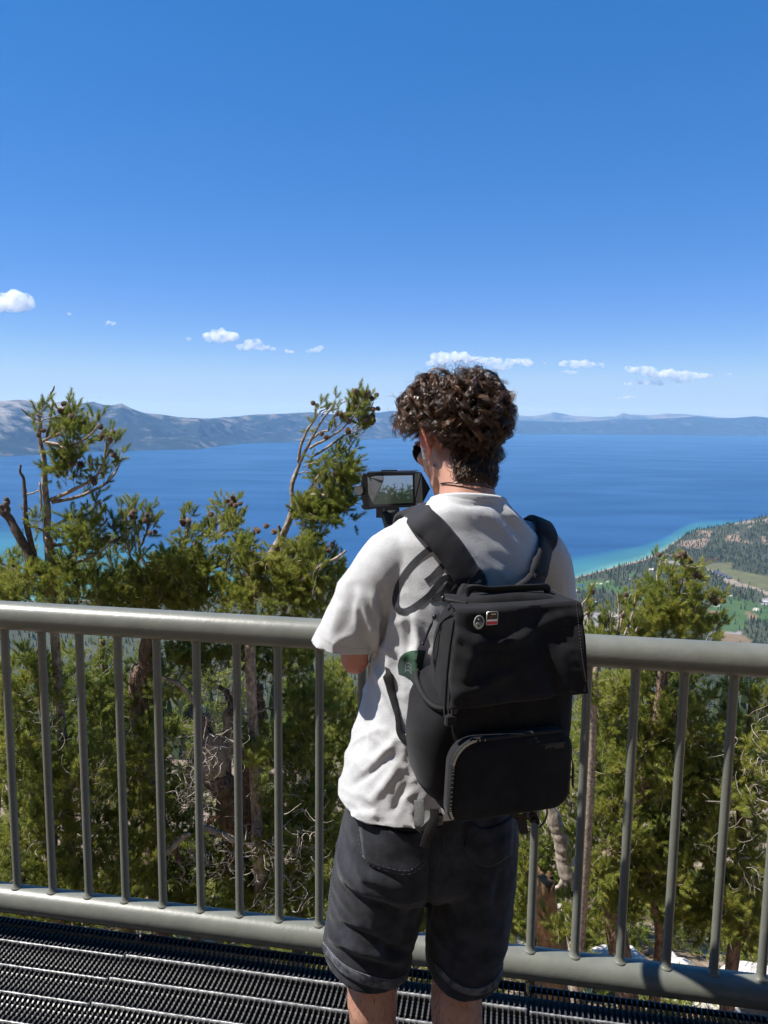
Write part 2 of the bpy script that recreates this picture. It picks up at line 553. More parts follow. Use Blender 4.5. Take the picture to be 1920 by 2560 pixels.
for x, y, rx, ry in ((515, 382, 30, 10), (592, 376, 22, 10), (646, 374, 18, 9), (760, 470, 26, 6), (1188, 510, 12, 9), (1224, 512, 14, 10), (1120, 575, 62, 10), (1062, 602, 38, 10), (1112, 630, 28, 12), (755, 350, 16, 8), (1455, 150, 45, 14), (1110, 312, 14, 10)):
    covers.append((c6(ell_px(x, y, rx, ry)), BUNK))
for x, y, rx, ry in ((910, 1302, 30, 13), (900, 1208, 34, 13), (1472, 1352, 44, 16), (1282, 1506, 20, 12), (1100, 1145, 20, 6)):
    covers.append((c7(ell_px(x, y, rx, ry)), BUNK))
covers_m = [(np.array(plan(p)), c) for p, c in covers]

def hill_add(X, Y):
    """Round hill on the right and the long rise behind the meadow"""
    c = onz(1690, 1158, ZL)
    g = 118 * np.exp(-(((X - c[0]) / 520) ** 2 + ((Y - c[1]) / 420) ** 2))
    c2 = onz(1900, 1165, ZL)
    g += 120 * np.exp(-(((X - c2[0]) / 700) ** 2 + ((Y - c2[1]) / 500) ** 2))
    c3 = onz(1640, 1172, ZL)
    g += 26 * np.exp(-(((X - c3[0]) / 420) ** 2 + ((Y - c3[1]) / 300) ** 2))
    return g

def slope_z(X, Y):
    """mountain side falling away under the deck"""
    r = np.sqrt(X * X + Y * Y)
    z = -1.35 - 0.455 * np.maximum(Y, -7) - 0.56 * np.minimum(Y + 7, 0) - 1.9 * np.clip((-Y - 1) / 6, 0, 1)  # unseen rise behind the deck, added to dim sky light from there
    return z

def land_z(X, Y):
    A_ = np.arctan2(X, Y); D_ = np.hypot(X, Y)
    s = shore(A_) - D_
    low = ZL + np.clip(s * 0.05, -6, 3) + np.clip(s / 1500, 0, 1) * 10 + hill_add(X, Y) * np.clip(s / 120, 0, 1)
    return np.maximum(low, slope_z(X, Y))

na, nd = 520, 230
A, D = np.meshgrid(np.concatenate([np.linspace(-0.62, 0.55, 440), np.linspace(0.55, 1.2, 81)[1:]]), np.linspace(1500, 8200, nd))
D = np.minimum(D, shore(A) + 60 + 0 * D)
X, Y = D * np.sin(A), D * np.cos(A)
Z = land_z(X, Y)
floor = np.array(FLOOR)
c = np.empty(X.shape + (3,)); c[:] = floor
nz = fbm(X, Y, 120, 4, 8)
c *= (1 + 0.35 * nz)[..., None]
for poly, colr in covers_m:
    ms = in_poly(X, Y, poly)
    c[ms] = np.array(colr) * (1 + 0.16 * fbm(X[ms], Y[ms], 60, 4, 5))[..., None]
s = shore(A) - D
beach_w = np.interp(A, [az_of(x) for x in (1228, 1300, 1390, 1470, 1482, 1500, 1700)], [14, 22, 60, 75, 40, 10, 10])
ms = s < beach_w
c[ms] = np.array(SAND)
sandy = (in_poly(X, Y, np.array(plan(c7([(60, 560), (430, 290), (600, 210), (820, 260), (800, 330), (700, 420), (480, 470), (250, 560)])))) & (nz > 0.0)) | (in_poly(X, Y, np.array(plan(c7([(1050, 300), (1659, 300), (1659, 420), (1050, 370)])))) & (nz > 0.1))
c[sandy] = np.array((0.22, 0.165, 0.12))
hl = hill_add(X, Y) > 70
c[hl & (nz > 0.15)] = np.array((0.20, 0.18, 0.15))
me = raw_mesh('lake_shore_land', np.stack([X, Y, Z], -1).reshape(-1, 3), grid_faces(nd, na), True)
attr(me, 'cover', c.reshape(-1, 3), 'FLOAT_COLOR')
def attr_mat(name, rough=0.95, noise_scale=0.03):
    m, nt, b = nodes_of(name)
    a = nt.nodes.new('ShaderNodeAttribute'); a.attribute_name = 'cover'
    tcx = nt.nodes.new('ShaderNodeTexCoord')
    n = nt.nodes.new('ShaderNodeTexNoise'); n.inputs['Scale'].default_value = noise_scale; n.inputs['Detail'].default_value = 6
    nt.links.new(tcx.outputs['Object'], n.inputs['Vector'])
    mr = nt.nodes.new('ShaderNodeMapRange'); mr.inputs['To Min'].default_value = 0.6; mr.inputs['To Max'].default_value = 1.4
    nt.links.new(n.outputs['Fac'], mr.inputs['Value'])
    hv = nt.nodes.new('ShaderNodeHueSaturation'); nt.links.new(a.outputs['Color'], hv.inputs['Color']); nt.links.new(mr.outputs[0], hv.inputs['Value'])
    nt.links.new(hv.outputs[0], b.inputs['Base Color'])
    b.inputs['Roughness'].default_value = rough; b.inputs['Specular IOR Level'].default_value = 0.15
    return m
tag(link('lake_shore_land', me, attr_mat('shore_ground', noise_scale=0.02)), kind='structure')

# --- mountain side from under the deck down to the shore land
yy = np.concatenate([-np.exp(np.linspace(math.log(420), math.log(1.5), 60)), [-0.5, 0], np.exp(np.linspace(math.log(1.5), math.log(1560), 150))])
uu = np.linspace(-1, 1, 170)
Yg, U = np.meshgrid(yy, uu, indexing='ij')
X = np.sign(U) * np.abs(U) ** 1.4 * (11 + 0.95 * np.abs(Yg)); Y = Yg
Dh = np.hypot(X, Y)
Z = slope_z(X, Y) + np.clip(Dh / 60, 0.05, 1) * 0 + fbm(X, Y, 2.4, 4, 1) * 0.28 * np.clip((Dh - 1) / 4, 0, 1) + fbm(X, Y, 30, 4, 2) * np.clip(Dh / 20, 0, 3) * 0.5
hill_me = raw_mesh('mountain_side', np.stack([X, Y, Z], -1).reshape(-1, 3), grid_faces(len(yy), len(uu)), True)
soil = pmat('mountain_soil', (0.13, 0.085, 0.055), 0.95, (0.33, 0.27, 0.21), 1.6, bump=0.8, bscale=9.0, bdist=0.06, spec=0.1, detail=9)
tag(link('mountain_side', hill_me, soil), kind='structure')
hill_bvh = bvh_of(hill_me)
def ground_z(x, y):
    h = hill_bvh.ray_cast(Vector((x, y, 500)), Vector((0, 0, -1)))
    return h[0].z if h[0] else float(slope_z(np.array(x), np.array(y)))

# --- conifer forest of the shore and of the lower mountain side
def conifer_template(seed, tiers=3, sides=5):
    r_ = np.random.default_rng(seed)
    vs, fs = [], []
    z0 = 0.10
    for t in range(tiers):
        f0 = t / tiers
        zb = z0 + (1 - z0) * f0 * 0.92
        zt = min(1.0, zb + (1 - z0) * (0.52 - 0.2 * f0))
        if t == tiers - 1: zt = 1.0
        r = 0.5 * (1 - f0) ** 0.85 * 1.0 + 0.04
        b = len(vs)
        for k in range(sides):
            a = 2 * np.pi * (k + r_.random() * 0.6) / sides
            q = r * (0.65 + 0.6 * r_.random())
            vs.append((q * math.cos(a), q * math.sin(a), zb - 0.02 + 0.05 * r_.random()))
        vs.append((0, 0, zt))
        fs += [(b + k, b + (k + 1) % sides, b + sides) for k in range(sides)]
    return np.array(vs), np.array(fs)
con_T = [conifer_template(s) for s in range(5)]

def conifers(name, pts, hs, rs, cols, mat):
    V, F, Cc = [], [], []; n = 0
    for j in range(5):
        idx = np.arange(len(pts)) % 5 == j
        P, H, Rr, Cl = pts[idx], hs[idx], rs[idx], cols[idx]
        tv, tf = con_T[j]
        an = rng.random(len(P)) * 6.28
        ca, sa = np.cos(an)[:, None], np.sin(an)[:, None]
        x = (tv[:, 0] * ca - tv[:, 1] * sa) * Rr[:, None] * 2 + P[:, 0:1]
        y = (tv[:, 0] * sa + tv[:, 1] * ca) * Rr[:, None] * 2 + P[:, 1:2]
        z = tv[:, 2] * H[:, None] + P[:, 2:3] - 0.3
        V.append(np.stack([x, y, z], -1).reshape(-1, 3))
        F.append((tf[None] + (np.arange(len(P)) * len(tv))[:, None, None] + n).reshape(-1, 3))
        Cc.append(np.repeat(Cl, len(tv), 0))
        n += len(P) * len(tv)
    me = raw_mesh(name, np.concatenate(V), np.concatenate(F))
    attr(me, 'cover', np.concatenate(Cc), 'FLOAT_COLOR')
    return link(name, me, mat, smooth=False)

def free_of_covers(P):
    bad = np.zeros(len(P), bool)
    for poly, _ in covers_m:
        bad |= in_poly(P[:, 0], P[:, 1], poly)
    return ~bad
N = 56000
a = rng.uniform(-0.56, 0.95, N); d = np.sqrt(rng.uniform(1750 ** 2, 6900 ** 2, N))
P = np.stack([d * np.sin(a), d * np.cos(a)], 1)
s = shore(a) - d
keep = (s > np.interp(a, [az_of(x) for x in (1390, 1470, 1500)], [22, 60, 12])) & free_of_covers(P)
nzp = fbm(P[:, 0], P[:, 1], 150, 4, 8); 
sandp = in_poly(P[:, 0], P[:, 1], np.array(plan(c7([(60, 560), (430, 290), (600, 210), (820, 260), (800, 330), (700, 420), (480, 470), (250, 560)]))))
keep &= ~(sandp & (rng.random(N) > 0.62))
keep &= ~((hill_add(P[:, 0], P[:, 1]) > 60) & (rng.random(N) > 0.85))
left_town = (a < az_of(1100)) & (rng.random(N) > 0.45)
keep &= ~left_town
golf = np.zeros(N, bool)
for poly, colr in covers_m:
    if colr is GREEN: golf |= in_poly(P[:, 0], P[:, 1], poly)
golf2 = golf & (rng.random(N) < 0.30)
bunk = np.zeros(N, bool)
for poly, colr in covers_m:
    if colr in (BUNK, PONDC, DRY): bunk |= in_poly(P[:, 0], P[:, 1], poly)
keep |= golf2 & ~bunk & (s > 20)
P = P[keep]
P3 = np.concatenate([P, land_z(P[:, 0], P[:, 1])[:, None]], 1)
# lower mountain side
N2 = 12000
y2 = np.sqrt(rng.uniform(150 ** 2, 1850 ** 2, N2)); x2 = rng.uniform(-0.75, 1.3, N2) * y2
Q3 = np.stack([x2, y2, slope_z(x2, y2)], 1)
P3 = np.concatenate([P3, Q3])
N3 = 1500                                                  # unseen uphill trees behind the deck, added to block sky light
y3 = -np.sqrt(rng.uniform(11 ** 2, 330 ** 2, N3)); x3 = rng.uniform(-1.1, 1.1, N3) * (14 - y3)
near3 = np.stack([rng.uniform(-40, 40, 60), rng.uniform(-26, -10, 60)], 1)
x3 = np.concatenate([x3, near3[:, 0]]); y3 = np.concatenate([y3, near3[:, 1]])
P3 = np.concatenate([P3, np.stack([x3, y3, slope_z(x3, y3)], 1)])
hs = rng.uniform(14, 29, len(P3)); rs = hs * rng.uniform(0.12, 0.19, len(P3))
base = np.array((0.034, 0.052, 0.026))
cols = base * rng.uniform(0.7, 1.45, (len(P3), 1)) * np.array([1, 1, 1]) + rng.uniform(0, 0.008, (len(P3), 3)) * np.array([1, 0.8, 0.3])
red = in_poly(P3[:, 0], P3[:, 1], np.array(plan(c7([(640, 640), (780, 590), (960, 600), (940, 670), (700, 690)])))) & (rng.random(len(P3)) < 0.7)
cols[red] = np.array((0.16, 0.055, 0.03))
tag(conifers('forest', P3, hs, rs, cols, attr_mat('forest_needles', 0.9, 0.3)),
    'dark conifer forest covering the lake shore and lower mountain side', 'forest', kind='stuff')

# --- buildings and boats far below
roofm = pmat('pale_roof', (0.5, 0.49, 0.47), 0.7, (0.42, 0.42, 0.42), 0.1)
wallm = pmat('pale_wall', (0.42, 0.40, 0.38), 0.8, (0.36, 0.34, 0.33), 0.1)
darkw = pmat('dark_wall', (0.10, 0.105, 0.13), 0.6, (0.13, 0.135, 0.16), 0.1)
glassm = pmat('window_glass', (0.03, 0.04, 0.06), 0.15)
slate = pmat('slate_roof', (0.075, 0.08, 0.115), 0.7, (0.10, 0.10, 0.14), 0.2)
def face_dir(p):
    d = np.array([p[0], p[1]]); d /= np.linalg.norm(d); return math.atan2(-d[0], d[1])
def rotz(a): return np.array([[math.cos(a), -math.sin(a), 0], [math.sin(a), math.cos(a), 0], [0, 0, 1.0]])
def block(px, w, dep, h, label, wm, rm, storeys=3, cols_=6, turn=0.25, grp='flat roofed resort buildings by the golf course'):
    p = onz(*px, ZL + 5); p[2] = float(land_z(np.array(p[0]), np.array(p[1])))
    Rm = rotz(face_dir(p) + turn)
    t = thing('building', label, 'building', p, grp)
    MB().box(p + np.array([0, 0, h / 2]), (w, dep, h), Rm).build('wall', wm, t, False)
    rb = MB().box(p + np.array([0, 0, h + 0.7]), (w + 1.2, dep + 1.2, 1.4), Rm).build('roof', rm, t, False)
    MB().box(p + Rm @ np.array([w * 0.2, dep * 0.1, h + 2.6]), (w * 0.18, dep * 0.25, 2.4), Rm).build('plant_room', rm, rb, False)
    wme = None
    for i in range(storeys):
        for j in range(cols_):
            q = p + Rm @ np.array([(j + 0.5 - cols_ / 2) * w / cols_, -dep / 2 - 0.06, (i + 0.55) * h / storeys])
            if wme is None:
                wme = MB().box((0, 0, 0), (w / cols_ * 0.62, 0.2, h / storeys * 0.5), Rm).mesh('window')
            link('window', wme, glassm, t, False, loc=tuple(q - p))
for i, (xy, w, dep, h, lab, wm, st) in enumerate([
    ((795, 985), 40, 26, 17, 'grey walled block with white flat roof, below the forest edge', darkw, 4),
    ((950, 965), 30, 24, 13, 'smaller white roofed block right of the grey walled block', darkw, 3),
    ((735, 1090), 38, 30, 8, 'low white roofed hall in front of the grey walled block', wallm, 1),
    ((640, 1190), 70, 44, 9, 'widest low white roofed hall next to the deck rail', wallm, 1),
    ((955, 1190), 46, 36, 9, 'low white hall between the pine twigs above the rail', wallm, 1),
    ((1185, 1110), 22, 20, 26, 'tall dark slab tower left of the right hand pine', darkw, 7),
    ((1245, 1075), 30, 26, 12, 'white block beside the tall dark slab tower', wallm, 3),
    ((1215, 1190), 40, 30, 8, 'low white hall at the foot of the tall dark tower', wallm, 1)]):
    block(c6([xy])[0], w, dep, h, lab, wm, roofm, st)
def house(px, w, dep, h, label, rm, wm, turn, grp):
    p = onz(*px, ZL + 5); p[2] = float(land_z(np.array(p[0]), np.array(p[1])))
    Rm = rotz(face_dir(p) + turn)
    t = thing('house', label, 'house', p, grp)
    MB().box(p + np.array([0, 0, h / 2]), (w, dep, h), Rm).build('wall', wm, t, False)
    v = np.array([[-w / 2 - .8, -dep / 2 - .8, h], [w / 2 + .8, -dep / 2 - .8, h], [w / 2 + .8, dep / 2 + .8, h], [-w / 2 - .8, dep / 2 + .8, h], [-w / 2 - .8, 0, h + dep * .34], [w / 2 + .8, 0, h + dep * .34]])
    MB().add(v @ Rm.T + p, [(0, 1, 5, 4), (2, 3, 4, 5), (1, 2, 5), (3, 0, 4), (0, 3, 2, 1)]).build('roof', rm, t, False)
    wme = MB().box((0, 0, 0), (1.6, 0.16, 1.6), Rm).mesh('window')
    for j in range(3):
        link('window', wme, glassm, t, False, loc=tuple(Rm @ np.array([(j - 1) * w * .3, -dep / 2 - .05, h * .55])))
for i in range(9):
    x, y = 870 + i * 27, 800 + i * 12 + (10 if i % 2 else -6)
    ordn = ['first', 'second', 'third', 'fourth', 'fifth', 'sixth', 'seventh', 'eighth', 'ninth'][i]
    house(c7([(x, y)])[0], 22, 15, 8, ordn + ' slate roofed townhouse from the left in the row along the meadow', slate, wallm, 0.5, 'townhouses along the meadow edge')
for xy, w, lab in (((150, 612), 16, 'white roofed beach lodge furthest from the dead red trees'), ((350, 652), 20, 'long white beach lodge below the beach forest'), ((400, 664), 18, 'white beach lodge nearest the dead red trees'), ((640, 706), 16, 'lone white house at the corner of the meadow'), ((1600, 1250), 26, 'white clubhouse at the right edge of the golf course')):
    house(c7([xy])[0], w, 12, 6, lab, roofm, roofm, 0.15, 'white roofed houses on the shore plain')
for xy, lab in (((132, 500), 'white lakeside house closest to the backpack strap'), ((188, 508), 'white lakeside house in the middle of three'), ((256, 514), 'white lakeside house nearest the fairway'), ((590, 700), 'lone white cabin inside the dark forest')):
    house(c6([xy])[0], 15, 11, 6, lab, roofm, roofm, 0.1, 'white houses by the lake shore')
hullm = pmat('boat_white', (0.8, 0.8, 0.78), 0.4)
def boat(px, L, label):
    p = onz(*px, ZL)
    a = rng.uniform(0, 6.28); Rm = rotz(a)
    t = thing('boat', label, 'boat', p, 'small white boats on the lake')
    rings = []
    for f, wv, z0 in ((-.5, .8, .0), (-.2, 1, 0), (.2, .9, .1), (.42, .45, .25), (.5, .05, .4)):
        rings.append(np.array([[f * L, -wv * L * .15, L * .1], [f * L, -wv * L * .1, -L * .02 + z0 * L * .1], [f * L, wv * L * .1, -L * .02 + z0 * L * .1], [f * L, wv * L * .15, L * .1]]) @ Rm.T + p)
    MB().loft(rings).build('hull', hullm, t, False)
    MB().box(p + Rm @ np.array([-.05 * L, 0, L * .17]), (L * .35, L * .2, L * .14), Rm).build('cabin', hullm, t, False)
for (x, y), lab in (((1487, 1173), 'white boat off the point of the beach'), ((1440, 1197), 'white boat just off the sand beach'), ((1418, 1200), 'white boat in turquoise water below the beach'), ((1372, 1205), 'white boat furthest out from the sand beach'), ((1386, 1203), 'white boat second furthest out from the sand beach'), ((1625, 1150), 'sailing boat behind the wooded point'),
                    ((76, 1196), 'white boat behind the dead limbs of the left pine'), ((299, 1165), 'white boat right of the tallest left pine'), ((553, 1410 / K), 'white boat between the two leftmost green pines'), ((40, 1158), 'white boat at the left edge of the lake')):
    boat((x, y), 12, lab)

# ------------------------------------------------------------------ clouds
def cloud_mat():
    m = bpy.data.materials.new('cloud_vapour'); m.use_nodes = True
    nt = m.node_tree; nt.nodes.remove(nt.nodes['Principled BSDF'])
    pv = nt.nodes.new('ShaderNodeVolumePrincipled')
    pv.inputs['Color'].default_value = (1, 1, 1, 1); pv.inputs['Anisotropy'].default_value = 0.2
    tcx = nt.nodes.new('ShaderNodeTexCoord')
    n = nt.nodes.new('ShaderNodeTexNoise'); n.inputs['Scale'].default_value = 0.0050; n.inputs['Detail'].default_value = 6; n.inputs['Roughness'].default_value = 0.62
    nt.links.new(tcx.outputs['Object'], n.inputs['Vector'])
    mr = nt.nodes.new('ShaderNodeMapRange')
    mr.inputs['From Min'].default_value, mr.inputs['From Max'].default_value = 0.38, 0.62
    mr.inputs['To Min'].default_value, mr.inputs['To Max'].default_value = 0.0, 0.0085
    nt.links.new(n.outputs['Fac'], mr.inputs['Value'])
    nt.links.new(mr.outputs[0], pv.inputs['Density'])
    nt.links.new(pv.outputs[0], nt.nodes['Material Output'].inputs['Volume'])
    return m
cm = cloud_mat()
def cloud(label, puffs, D0, seed):
    """puffs: (x, y, rx, ry) in the view; D0 distance in metres"""
    r_ = np.random.default_rng(seed)
    mb = MB()
    s = pxm(D0)
    for x, y, rx, ry in puffs:
        c = at(x, y, D0)
        k = max(1, int(round(rx / ry * 2.2)))
        for i in range(k):
            f = (i + 0.5) / k * 2 - 1
            h = math.sqrt(max(0.1, 1 - f * f))
            q = c + np.array([f * rx * s * 0.82, r_.uniform(-.3, .3) * ry * s, r_.uniform(-.15, .25) * ry * s * h])
            rr_ = ry * s * (0.42 + 0.48 * h) * r_.uniform(.7, 1.1)
            mb.ell(q, (rr_ * 1.25, rr_ * 1.3, rr_ * 0.95), nu=10, nv=7)
    me = remeshed(mb, max(s * 2.6, 40), 2, 'cloud')
    v = verts_of(me); n = normals_of(me)
    dsp = fbm(v[:, 0] + v[:, 2] * 0.7, v[:, 1] + v[:, 2], 9 * s, 3, seed)
    set_verts(me, v + n * (dsp * 5.0 * s)[:, None])
    return tag(link('cloud', me, cm), label, 'cloud', 'small white clouds over the lake')
cloud('largest puffy cloud cut by the left edge', [(22, 648, 50, 22), (40, 660, 32, 16), (0, 662, 40, 14)], 17000, 1)
cloud('small wisp of cloud between the edge cloud and the twin clouds', [(238, 699, 13, 6), (232, 705, 7, 4)], 19000, 2)
cloud('faint thin wisp just right of the edge cloud', [(151, 678, 8, 4)], 18000, 22)
cloud('tiny round cloud left of the twin clouds', [(408, 731, 6, 4)], 21000, 3)
cloud('upper left of the twin puffy clouds over the mountains', [(478, 728, 40, 14), (475, 718, 18, 10)], 22000, 4)
cloud('lower right of the twin puffy clouds over the mountains', [(546, 750, 40, 10), (545, 738, 20, 8), (592, 755, 9, 4)], 22500, 5)
cloud('small cloud right below the twin clouds', [(625, 760, 11, 6)], 23000, 6)
cloud('small flat cloud above the windswept pine', [(678, 758, 20, 6), (690, 752, 10, 5)], 23000, 7)
cloud('long bumpy cloud right above the curly hair', [(975, 772, 48, 14), (950, 784, 30, 10), (1040, 779, 50, 12), (1080, 793, 26, 9), (1120, 783, 34, 10)], 25000, 8)
cloud('tiny cloud between the long cloud and the flat cloud', [(1178, 785, 4, 3)], 25000, 18)
cloud('flat lens shaped cloud right of the long cloud', [(1256, 788, 56, 9), (1240, 784, 24, 7)], 26000, 9)
cloud('small flat cloud below the lens shaped cloud', [(1228, 804, 22, 5)], 27000, 10)
cloud('tiny dot of cloud right of the small flat cloud', [(1310, 807, 8, 3)], 27000, 20)
cloud('long ragged cloud with several bumps at the right', [(1382, 798, 36, 9), (1440, 808, 60, 10), (1500, 812, 44, 8), (1405, 826, 36, 8), (1470, 822, 26, 6), (1358, 829, 12, 4)], 28000, 11)
cloud('small cloud furthest to the right', [(1570, 808, 13, 4)], 28000, 12)
cloud('thin low cloud nearest the far mountains', [(1357, 859, 26, 4)], 42000, 13)
# ================================================================== HAZE
hz = MB().box((0, 26000, -140), (110000, 64000, 1480)).build('haze', None, None, False)
hm = bpy.data.materials.new('haze_air'); hm.use_nodes = True
hnt = hm.node_tree; hnt.nodes.remove(hnt.nodes['Principled BSDF'])
pv = hnt.nodes.new('ShaderNodeVolumePrincipled')
pv.inputs['Color'].default_value = (0.25, 0.53, 1.0, 1)
pv.inputs['Absorption Color'].default_value = (1, 1, 1, 1)
pv.inputs['Density'].default_value = 1.85e-5
pv.inputs['Anisotropy'].default_value = 0.1
hnt.links.new(pv.outputs[0], hnt.nodes['Material Output'].inputs['Volume'])
hz.data.materials.append(hm)
tag(hz, kind='stuff')

# ================================================================== DECK AND RAILING
YAW = -0.1634
T_ = np.array([math.cos(YAW), math.sin(YAW), 0]); N_ = np.array([-T_[1], T_[0], 0])
RAILN = 2.1192
B0 = np.array([-1.1852, 2.3432, 0])
def deck(t, n, z=0.0): return T_ * t + N_ * n + np.array([0, 0, z])
ROT = np.stack([T_, N_, np.array([0, 0, 1.0])], 1)

paint = pmat('sage_grey_paint', (0.130, 0.136, 0.115), 0.40, (0.158, 0.163, 0.139), 13, bump=0.22, bscale=55, bdist=0.003, spec=0.5)
rail = thing('railing', 'sage grey painted pipe railing at the edge of the viewing deck', 'railing', tuple(deck(0, RAILN)))
def pipe(zc, r):
    mb = MB()
    ts = np.linspace(-3.2, 2.7, 60)
    mb.tube([deck(t, RAILN, zc) for t in ts], r, 40)
    return mb
pipe(1.0635, 0.0445).build('top_rail', paint, rail)
pipe(0.1085, 0.0445).build('bottom_rail', paint, rail)
prof = [(0.0122, 0.135), (0.0205, 0.1505), (0.0175, 0.1545), (0.0135, 0.158), (0.0125, 0.17), (0.0125, 1.008), (0.0140, 1.016), (0.0175, 1.020), (0.0195, 1.0245), (0.012, 1.04)]
bal_me = MB().lathe(prof, sides=20).mesh('baluster')
bal_me.polygons.foreach_set('use_smooth', np.ones(len(bal_me.polygons), bool))
for i in range(-8, 28):
    p = B0 + T_ * 0.127 * i
    link('baluster', bal_me, paint, rail, True, loc=tuple(Vector(p) - rail.location))
for t in (-2.9, 2.45):
    MB().tube([deck(t, RAILN + 0.07, -0.5), deck(t, RAILN + 0.07, 1.06)], 0.036, 20).build('post', paint, rail)

steel = pmat('worn_grating_steel', (0.085, 0.085, 0.085), 0.42, (0.03, 0.03, 0.033), 90, metal=0.35, bump=0.3, bscale=160, bdist=0.001, contrast=(0.4, 0.66))
bright = pmat('rubbed_galvanised_steel', (0.42, 0.42, 0.41), 0.45, (0.17, 0.17, 0.175), 70, metal=0.45, bump=0.5, bscale=120, bdist=0.0015, contrast=(0.4, 0.62))
PN0, PN1 = 0.95, 2.175
PITCH_B = 0.0161
CROSS = [2.168 - 0.1005 * i for i in range(13)]
def bar_mesh():
    mb = MB(); rings = []
    n = PN0
    stops = np.arange(PN0, PN1, 0.0036)
    for n in stops:
        dcr = min(abs(n - c) for c in CROSS)
        ph = (n / 0.0128) % 1.0
        pk = 0.5 - 0.5 * math.cos(ph * 2 * math.pi)
        if dcr < 0.017: z, w = -0.0025, 0.0022
        else: z, w = -0.0065 + 0.0045 * pk, 0.0017 + 0.0014 * pk
        rings.append(np.array([[-w, n, z], [w, n, z], [0.0017, n, z - 0.006], [0.0015, n, -0.034], [-0.0015, n, -0.034], [-0.0017, n, z - 0.006]]))
    return mb.loft(rings).mesh('grating_bar')
bar_me = bar_mesh()
rb_ = random.Random(4)
def panel(t0, t1, label, dz):
    pnl = thing('grating_panel', label, 'floor grating', tuple(deck((t0 + t1) / 2, 1.6, 0)), 'steel grating panels of the deck')
    pnl.rotation_euler = (0, 0, 0)
    n = int((t1 - t0 - 0.012) / PITCH_B)
    for i in range(n + 1):
        t = t0 + 0.006 + i * (t1 - t0 - 0.012) / n
        o = link('grating_bar', bar_me, steel, pnl, False)
        o.matrix_parent_inverse = Matrix.Identity(4)
        o.location = Vector(deck(t, 0, dz)) - pnl.location
        o.rotation_euler = (0, 0, YAW)
    for k, c in enumerate(CROSS):
        ts = np.linspace(t0 + 0.002, t1 - 0.002, int((t1 - t0) / PITCH_B * 2))
        rings = []
        for j, t in enumerate(ts):
            w = 0.0023 + (0.0009 if j % 2 == 0 else 0) + rb_.uniform(-.0004, .0004)
            z = rb_.uniform(-.0005, .0005) + (0.0012 if j % 2 == 0 else 0) + dz
            q = [(-w, -0.004), (-w * .6, z), (w * .6, z), (w, -0.004), (0.002, -0.024), (-0.002, -0.024)]
            rings.append(np.array([deck(t, c + a_, b_ + dz * (b_ > -.01)) for a_, b_ in q]))
        MB().loft(rings).build('cross_bar', bright if k else steel, pnl, True)
panel(-2.40, -1.152, 'steel grating panel at the left end of the walkway', -0.001)
panel(-1.148, 0.098, 'middle steel grating panel left of the shorts', 0.0015)
panel(0.102, 1.35, 'steel grating panel under and right of the person', -0.002)
panel(1.354, 2.60, 'steel grating panel at the right end of the walkway', 0.0)
beam = pmat('deck_beam_paint', (0.03, 0.032, 0.035), 0.6)
db = thing('deck_beam', 'dark steel beam carrying the grating', 'beam', tuple(deck(0, 2.0, -0.1)))
MB().box(deck(0.1, 1.56, -0.0445), (5.0, 1.215, 0.009), ROT).build('plate', beam, db, False)
MB().box(deck(0.1, 2.0, -0.12), (5.0, 0.012, 0.138), ROT).build('web', beam, db, False)
for nn in (0.95, 1.3, 1.65):
    MB().box(deck(0.1, nn, -0.12), (5.0, 0.05, 0.138), ROT).build('joist', beam, db, False)

# ================================================================== BOULDERS
rockm = pmat('pale_granite', (0.66, 0.64, 0.60), 0.9, (0.44, 0.41, 0.37), 7, bump=0.7, bscale=22, bdist=0.03, detail=8)
def boulder(x, y, r, label, sq=0.7, seed=0):
    r_ = np.random.default_rng(seed)
    bm = bmesh.new(); bmesh.ops.create_icosphere(bm, subdivisions=4, radius=1.0)
    me = bpy.data.meshes.new('boulder'); bm.to_mesh(me); bm.free()
    v = verts_of(me)
    d = v.copy()
    for _ in range(9):                                     # flat broken faces
        nn = r_.normal(size=3); nn /= np.linalg.norm(nn)
        h = r_.uniform(0.55, 0.85)
        ex = np.clip(d @ nn - h, 0, None); d -= np.outer(ex, nn) * 0.92
    d += v * (fbm(v[:, 0] + v[:, 2], v[:, 1] - v[:, 2] * .6, 0.5, 4, seed) * 0.10)[:, None]
    d *= np.array([r, r * 0.85, r * sq])
    a = r_.uniform(0, 6.28)
    d = d @ rotz(a).T
    z = ground_z(x, y)
    set_verts(me, d + np.array([x, y, z + r * sq * 0.35]))
    return tag(link('boulder', me, rockm), label, 'boulder', 'pale granite boulders below the deck')
def gpoint(px, py):
    """where the view line meets the mountain side"""
    d = ray(px * K, py * K)
    h = hill_bvh.ray_cast(Vector((0, 0, CAMH)), Vector(d).normalized())
    return h[0]
